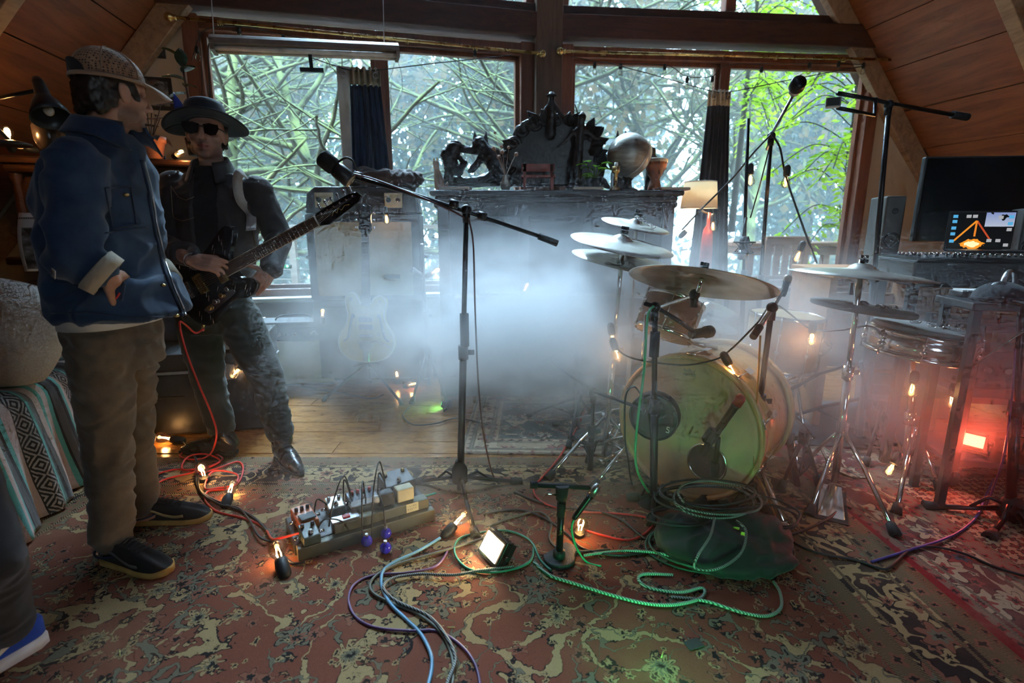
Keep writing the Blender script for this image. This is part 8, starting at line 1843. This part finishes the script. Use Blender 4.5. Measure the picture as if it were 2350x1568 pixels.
coil('dark coil slumped at the right of the bag', 1760, 1245, 0.11, 0.09, 0.09, 2.5, CABK, 0.0042, 5)
cable('cable_loop', 'pale braided loop hanging over the front of the bag', [gnd(1640, 1190, 0.15), gnd(1630, 1230, 0.13), gnd(1602, 1275, 0.10), gnd(1597, 1305, 0.06), gnd(1650, 1305, 0.075), gnd(1700, 1270, 0.10), gnd(1712, 1220, 0.14), gnd(1690, 1195, 0.155)], 0.0045, BRAID2)

# ------------------------------------------------------------------ cables on the rug
cable('guitar_cable', 'red guitar cable falling from the black guitar to the rug', [gM @ V((-0.185, -0.178, 0)), at(466, 756, 2.30), at(448, 764, 2.26), at(425, 745, 2.2), at(412, 742, 2.16), at(425, 800, 2.16), at(455, 880, 2.2), at(485, 950, 2.26), at(497, 1000, 2.3), gnd(480, 1045, 0.03), gnd(440, 1055, 0.018), gnd(412, 1045, 0.016), gnd(450, 1032, 0.02), gnd(510, 1050, 0.022), gnd(480, 1070, 0.018), gnd(420, 1078, 0.02), gnd(430, 1050, 0.03), gnd(470, 1042, 0.034), gnd(505, 1060, 0.028), gnd(440, 1085, 0.02), gnd(380, 1100, 0.016), gnd(330, 1125, 0.014), gnd(335, 1100, 0.014), gnd(400, 1078, 0.018), gnd(455, 1085, 0.02)], 0.0045, CARED)
cable('guitar_cable', 'red cable looping past the bulbs to the pedalboard', [gnd(455, 1090, 0.02), gnd(500, 1075, 0.02), gnd(545, 1060, 0.018), gnd(558, 1075, 0.016), gnd(545, 1110, 0.016), gnd(500, 1120, 0.015), gnd(470, 1120, 0.02), gnd(490, 1082, 0.028), gnd(545, 1090, 0.024), gnd(530, 1120, 0.016), gnd(478, 1128, 0.015), gnd(472, 1150, 0.014), gnd(500, 1175, 0.014), gnd(560, 1190, 0.014), gnd(605, 1210, 0.015), gnd(622, 1235, 0.03), gnd(640, 1236, 0.05), pbM @ V((0.0, 0.07, 0.08))], 0.0045, CARED)
cable('light_string_cord', 'twisted black string-light cord running to the pedalboard', gc((395, 1012), (425, 1018), (452, 1060), (450, 1105), (470, 1135), (520, 1160), (570, 1180), (610, 1215), (640, 1262), (668, 1292), (700, 1290), z=0.016), 0.005, CABK)
cable('light_string_cord', 'second black cord strand beside the twisted one', gc((455, 1095), (462, 1130), (505, 1158), (545, 1165), (570, 1190), (595, 1232), (632, 1250), (655, 1285), z=0.02), 0.004, CABK)
TEALC = mat('teal_cable', (0.04, 0.42, 0.32), 0.35); BLUC = mat('sky_blue_cable', (0.12, 0.30, 0.45), 0.4); PURC = mat('purple_cable', (0.12, 0.05, 0.14), 0.4); OLV = mat('olive_cable', (0.10, 0.10, 0.07), 0.45)
cable('audio_cable', 'sky blue cable curving to the bottom of the picture', gc((1010, 1235), (960, 1265), (910, 1288), (880, 1310), (876, 1345), (895, 1385), (930, 1420), (965, 1455), (988, 1500), (990, 1540), (975, 1600), z=0.016), 0.0055, BLUC)
cable('audio_cable', 'teal cable running into the right end of the pedalboard', gc((1000, 1132), (960, 1145), (940, 1160), (930, 1170), z=0.04), 0.0045, TEALC)
cable('audio_cable', 'thin purple cable sweeping left of the sky blue one', gc((1030, 1260), (1000, 1300), (930, 1315), (860, 1320), (815, 1340), (800, 1375), (815, 1415), (860, 1440), (940, 1448), (1000, 1448), (1050, 1475), (1085, 1515), (1100, 1560), (1104, 1620), z=0.014), 0.0042, PURC)
cable('audio_cable', 'olive braided cable beside the sky blue curve', gc((1110, 1235), (1050, 1255), (980, 1275), (900, 1300), (855, 1330), (855, 1360), (900, 1385), (960, 1410), (1010, 1450), (1035, 1500), (1040, 1550), (1030, 1620), z=0.015), 0.005, OLV)
cable('audio_cable', 'black cable bundled with the olive one at the bottom', gc((1180, 1300), (1100, 1310), (1040, 1320), (960, 1318), (900, 1328), (880, 1350), (910, 1380), (980, 1412), (1020, 1455), (1045, 1510), (1030, 1560), (1010, 1620), z=0.022), 0.005, BRAID2)
cable('audio_cable', 'braided green cable from the short stand towards the bag', gc((1225, 1290), (1260, 1320), (1320, 1340), (1400, 1365), (1480, 1385), (1550, 1388), (1610, 1372), (1612, 1350), (1560, 1360), (1490, 1350), (1465, 1330), (1480, 1318), (1545, 1320), z=0.014), 0.0055, BRAID)
cable('audio_cable', 'green braided cable curling round to the right of the bag', gc((1540, 1370), (1620, 1380), (1700, 1405), (1760, 1414), (1792, 1395), (1790, 1360), (1775, 1335), z=0.014), 0.005, BRAID)
cable('audio_cable', 'pale braided cable from the short stand into the bag', gc((1340, 1275), (1420, 1265), (1500, 1268), (1570, 1285), (1610, 1296), z=0.02), 0.005, BRAID)
cable('audio_cable', 'green-lit loop lying round the warm flood light', gc((1225, 1250), (1215, 1290), (1150, 1312), (1080, 1308), (1045, 1275), (1050, 1240), (1090, 1225), (1160, 1218), (1215, 1240), (1240, 1285), (1265, 1310), z=0.014), 0.0045, mat('sea_green_cable', (0.03, 0.22, 0.14), 0.4))
for i, (lab, pts, mt_) in enumerate((
    ('dark cable crossing from the flood light to the drum stands', ((1110, 1180), (1180, 1170), (1240, 1185), (1300, 1225), (1340, 1260), (1420, 1275), (1500, 1265)), CABK),
    ('dark loop left of the short stand', ((1120, 1210), (1170, 1190), (1235, 1175), (1265, 1200), (1262, 1240), (1300, 1265), (1400, 1262)), OLV),
    ('red cable running under the front drum stand', ((1330, 1212), (1380, 1228), (1440, 1240), (1480, 1225), (1500, 1200), (1470, 1185), (1400, 1178), (1330, 1175)), CARED),
    ('red strands trailing from the left chrome stand', ((1345, 930), (1330, 970), (1290, 1040), (1250, 1090), (1225, 1120), (1240, 1150), (1290, 1170)), CARED),
    ('thin dark cable wandering behind the short stand', ((1180, 1130), (1230, 1150), (1290, 1165), (1350, 1170), (1420, 1190), (1470, 1230), (1500, 1245)), CABK),
    ('black cable snaking right from the bag', ((1780, 1215), (1830, 1250), (1880, 1270), (1960, 1285), (2020, 1305), (2045, 1300), (2090, 1262), (2140, 1255), (2210, 1270), (2280, 1300), (2360, 1325)), CABK),
    ('blue-violet cable curving up towards the right edge', ((2000, 1290), (2080, 1265), (2160, 1240), (2210, 1215), (2245, 1180), (2262, 1140), (2280, 1100)), mat('violet_cable', (0.06, 0.05, 0.22), 0.4)),
    ('thin cable beside the drum rug edge', ((940, 935), (925, 955), (950, 975), (1000, 972), (1050, 960), (1120, 975)), CABK),
    ('dark cable trailing under the amp stack', ((660, 880), (740, 895), (800, 905), (850, 915), (880, 905)), CABK),
    ('dark cable between the bag and the hi-hat pedal', ((1790, 1235), (1850, 1215), (1900, 1190), (1930, 1160), (1925, 1120)), CABK))):
    cable('floor_cable', lab, gc(*pts, z=0.015), 0.0048, mt_)
cable('hanging_cable', 'orange cable hanging down past the bass drum rim', [at(1745, 770, 1.98), at(1738, 900, 1.95), at(1730, 1040, 1.93), at(1738, 1090, 1.92), gnd(1765, 1150, 0.05), gnd(1790, 1215, 0.014)], 0.004, mat('orange_cable', (0.42, 0.18, 0.03), 0.4))
cable('hanging_cable', 'thin grey wire sagging across the rack at the right edge', [at(2350, 760, 1.9), at(2290, 800, 1.95), at(2220, 850, 2.0)], 0.003, OLV)
cable('hanging_cable', 'purple cable dropping at the right edge to the lattice rug', [at(2330, 800, 1.92), at(2320, 930, 1.92), at(2300, 1060, 1.93), gnd(2262, 1165, 0.016)], 0.004, PURC)
t = thing('taped_cable_loom', 'dark cable loom with white tape bands near the snare stand', 'cable loom', gnd(2115, 1050)); e0, e1 = gnd(2090, 1028, 0.02) - t.location, gnd(2145, 1075, 0.02) - t.location
MB().cyl(e0, e1, 0.012, n=10).build('loom', BLKM, t)
for k in (0.45, 0.6, 0.8): MB().cyl(lerp(e0, e1, k), lerp(e0, e1, k + 0.09), 0.0135, n=12).build('tape_band', WHITE, t)
# festoon cords with hanging bulbs
cable('festoon_cord', 'black festoon cord swooping from the lamp to the overhead stand', [at(1565, 528, 3.2), at(1610, 480, 3.15), at(1680, 410, 3.05), at(1730, 350, 2.95), at(1770, 308, 2.92)], 0.005, CABK, 6, 'cord')
cable('festoon_cord', 'black festoon cord hanging from the overhead stand with bulbs', [at(1772, 310, 2.90), at(1790, 340, 2.88), at(1802, 400, 2.86), at(1825, 470, 2.84), at(1850, 540, 2.82), at(1875, 605, 2.80)], 0.005, CABK, 6, 'cord')
cable('festoon_cord', 'thin cord dropping beside the slim stand', [at(1768, 330, 2.93), at(1745, 420, 2.90), at(1722, 500, 2.86)], 0.0035, CABK, 6, 'cord')
cable('festoon_cord', 'festoon cord draped across the bass drum to the maple tom', [at(1410, 795, 2.3), at(1450, 822, 2.15), at(1560, 838, 2.06), at(1640, 826, 2.04), at(1680, 800, 2.02), at(1735, 745, 1.99), at(1780, 700, 2.2), at(1860, 755, 2.36), at(1930, 758, 2.3), at(2000, 750, 2.2), at(2060, 800, 2.2)], 0.0038, CABK, 6, 'cord')
for px, py, Y, d, lab, pw in (
    (1722, 398, 2.90, (0.1, 0, -1), 'bulb hanging on the slim stand before the window', 1.2), (1805, 402, 2.86, (0, 0, -1), 'bulb hanging on the festoon below the overhead mic', 1.6), (1836, 575, 2.82, (-0.3, 0, -1), 'bulb hanging lowest on the window festoon', 1.6),
    (1672, 834, 2.02, (0.5, -0.1, -0.8), 'bulb on the festoon over the bass drum rim', 2.6), (1864, 762, 2.34, (0, -0.1, -1), 'bulb hanging in front of the maple tom', 2.6), (2096, 878, 2.16, (-0.2, -0.2, -1), 'bulb clipped to the chrome snare stand', 1.6),
    (2052, 1062, 2.10, (-0.5, -0.2, -0.8), 'bulb hanging low among the right-hand stand legs', 1.8), (2186, 905, 2.3, (0, 0, -1), 'bulb glowing behind the rack post', 1.0), (1404, 766, 2.35, (0.2, 0, -1), 'bulb high on the left chrome stand', 1.0), (1412, 800, 2.3, (0.3, 0, -0.9), 'bulb lower on the left chrome stand', 1.0),
    (886, 492, 3.62, (0.1, -0.2, -1), 'bulb hanging before the amp grille headstock', 1.4), (990, 628, 3.3, (0.9, -0.2, 0.5), 'bulb floating in the smoke right of the amp stack', 1.4), (1202, 670, 3.3, (0.4, -0.2, 0.9), 'bulb in the smoke in front of the piano', 1.4),
    (740, 728, 3.55, (0.2, -0.3, 0.9), 'bulb perched at the corner of the combo amp', 1.4), (550, 846, 2.85, (-0.5, -0.5, -0.6), 'bulb glowing between the guitarist and the jeans', 2.0), (1573, 532, 3.4, (0.5, -0.3, 0.6), 'bulb glowing beside the piano corner bracket', 1.0), (440, 795, 2.75, (0.3, -0.4, -0.7), 'dim bulb glow behind the red cable', 0.6)):
    p = at(px, py, Y); bulb(p, d, lab, pw)
for px, py, z, d, lab, pw, sc_ in (
    (395, 1008, 0.03, (-0.85, -0.2, 0.25), 'lit bulb lying on the bare boards by the bowl', 2.6, 1.3), (470, 1098, 0.025, (0.0, -0.25, 0.97), 'round lit bulb standing among the red cable loops', 3.2, 1.3), (524, 1140, 0.03, (-0.15, 0.75, 0.35), 'lit bulb seen from its black socket by the red loops', 2.6, 1.25),
    (645, 1290, 0.035, (-0.45, 0.65, 0.35), 'lit bulb at the front corner of the pedalboard', 2.6, 1.35), (1040, 1208, 0.035, (0.55, 0.55, 0.4), 'lit bulb beside the centre stand leg', 2.4, 1.2), (1330, 1222, 0.03, (0, -0.5, 0.85), 'round white-hot bulb behind the short stand', 3.0, 1.25),
    (775, 872, 0.03, (-0.4, -0.5, 0.5), 'bulb on the floor under the combo amp corner', 1.8, 1.2), (912, 868, 0.05, (0, -0.3, 0.9), 'diamond bulb glow beside the guitar stand', 1.4, 1.2), (938, 884, 0.03, (0.6, -0.5, 0.3), 'bulb lying on boards behind the guitar stand', 1.8, 1.2)):
    bulb(gnd(px, py, z), d, lab, pw, sc_)
bulb(at(2150, 470, 3.35), (0, 0, -1), 'warm bulb hanging hidden behind the dark monitor', 48, 1.2)
t = thing('tape_square', 'small dark square of tape stuck on the rug', 'tape', gnd(1592, 1478, 0.0135), R(20)); MB().box((0, 0, 0), (0.05, 0.032, 0.0015)).build('patch', mat('dark_tape', (0.03, 0.035, 0.03), 0.7), t)
for i, (px, py) in enumerate(((1035, 1440), (1520, 1502), (275, 1500))):
    o = MB().cyl((-0.012, 0, 0), (0.012, 0, 0), 0.0012, n=6).build('thread_scrap', mat('yellow_thread', (0.6, 0.55, 0.15), 0.6)); o.location = gnd(px, py, 0.0145); o.rotation_euler = (0, 0, i * 1.1); tag(o, ('pale thread scrap beside the sky blue cable', 'yellow thread scrap near the dark tape square', 'pale thread scrap near the blue shoe')[i], 'thread')

t = thing('added_fill_lamp', 'added paper-shaded floor lamp behind the camera giving warm fill light', 'lamp', (0.9, -1.5, 0.012))  # unseen lamp added to warm the ambient light on the rug
MB().lathe([(0.14, 0), (0.14, 0.02), (0.02, 0.03)], 24).build('base', BLKM, t); MB().cyl((0, 0, 0.02), (0, 0, 1.4), 0.012).build('pole', BLKM, t); MB().lathe([(0.2, 1.32), (0.16, 1.68)], 32, None, False).build('shade', SHADE, t, solid=0.002); MB().sphere((0, 0, 1.48), 0.035, 12, 8).build('bulb', emit('fill_lamp_bulb', (1, 0.7, 0.4), 8), t)
l = bpy.data.lights.new('lamp_light', 'POINT'); l.energy = 10; l.color = (1, 0.62, 0.32); l.shadow_soft_size = 0.06; lo = bpy.data.objects.new('lamp_light', l); col.objects.link(lo); lo.parent = t; lo.location = (0, 0, 1.5)
# ================================================================== smoke drifting through the room
def smoke():
    ng = bpy.data.node_groups.new('smoke_field', 'GeometryNodeTree')
    ng.interface.new_socket('Geometry', in_out='OUTPUT', socket_type='NodeSocketGeometry')
    out = ng.nodes.new('NodeGroupOutput'); vc = ng.nodes.new('GeometryNodeVolumeCube'); g = G(ng)
    P = S(g, ng.nodes.new('GeometryNodeInputPosition').outputs[0])
    def nz(scale, detail, dist=0.0, sc=(1, 1, 1), off=(0, 0, 0)):
        k = g.n('ShaderNodeTexNoise'); g.put(k.inputs['Vector'], g.vm('ADD', g.vm('MULTIPLY', P, sc), off))
        k.inputs['Scale'].default_value = scale; k.inputs['Detail'].default_value = detail; k.inputs['Distortion'].default_value = dist
        k.inputs['Roughness'].default_value = 0.6
        return S(g, k.outputs[0] if k.outputs[0].name == 'Fac' else k.outputs['Fac'])
    def blob(c, r):
        d = g.vm('DIVIDE', g.vm('SUBTRACT', P, c), r); l = g.vm('DOT_PRODUCT', d, d, out='v')
        return g.m('EXPONENT', l * -1.0)
    big = nz(1.5, 3, 0.5, (1, 1, 1.3)); fine = nz(5.2, 5, 1.2, (1, 1, 1.2), (3.1, 1.7, 0.4))
    wisp = g.smooth(big * 0.5 + fine * 0.5, 0.42, 0.60)
    d = SMOKE_BLOBS(blob)
    dens = (d * (wisp * 1.5 + 0.06) + SMOKE_BASE) * SMOKE_K
    lo, hi = V((-2.6, 1.5, 0.02)), V((3.0, 4.2, 2.7))
    vc.inputs['Min'].default_value = lo; vc.inputs['Max'].default_value = hi
    for a, n in (('X', 160), ('Y', 68), ('Z', 76)): vc.inputs['Resolution ' + a].default_value = n
    g.put(vc.inputs['Density'], dens)
    sm = ng.nodes.new('GeometryNodeSetMaterial'); ng.links.new(vc.outputs[0], sm.inputs[0])
    m, q = newmat('smoke')
    k = q.n('ShaderNodeVolumePrincipled'); k.inputs['Color'].default_value = (0.97, 0.98, 1.0, 1)
    k.inputs['Density'].default_value = 1.0; k.inputs['Anisotropy'].default_value = 0.45
    q.out(S(q, k.outputs[0]), True)
    sm.inputs['Material'].default_value = m
    ng.links.new(sm.outputs[0], out.inputs[0])
    me = bpy.data.meshes.new('stage_smoke'); me.from_pydata([(0, 0, 0)], [], []); me.materials.append(m)
    o = bpy.data.objects.new('stage_smoke', me); col.objects.link(o)
    md = o.modifiers.new('field', 'NODES'); md.node_group = ng
    tag(o, 'pale blue stage smoke drifting around the drum kit', 'smoke', kind='stuff')
SMOKE_BASE = 0.001; SMOKE_K = 1.0
def SMOKE_BLOBS(b):
    return (b((0.10, 2.50, 0.68), (0.95, 0.42, 0.26)) * 5.0 + b((-0.62, 3.05, 0.70), (0.5, 0.35, 0.40)) * 0.5 + b((1.0, 2.50, 0.66), (1.0, 0.6, 0.28)) * 0.8
        + b((0.2, 2.9, 0.98), (1.4, 0.35, 0.28)) * 0.16 + b((-0.15, 2.05, 0.12), (0.7, 0.4, 0.2)) * 0.7 + b((1.9, 2.1, 0.48), (0.7, 0.7, 0.35)) * 0.38 + b((0.3, 3.0, 0.8), (2.4, 1.0, 0.6)) * 0.02 + b((0.85, 1.85, 0.48), (0.7, 0.35, 0.33)) * 0.5)
smoke()

m, g = newmat('forest_mist'); k = g.n('ShaderNodeVolumeScatter'); k.inputs['Density'].default_value = 0.028; k.inputs['Anisotropy'].default_value = 0.3; k.inputs['Color'].default_value = (0.9, 0.97, 1, 1); g.out(S(g, k.outputs[0]), True)
m.cycles.homogeneous_volume = True
o = MB().box((0, 13.2, 6), (34, 13.4, 13)).build('forest_mist', m); tag(o, 'thin pale mist hanging between the forest trees', 'mist', kind='stuff')
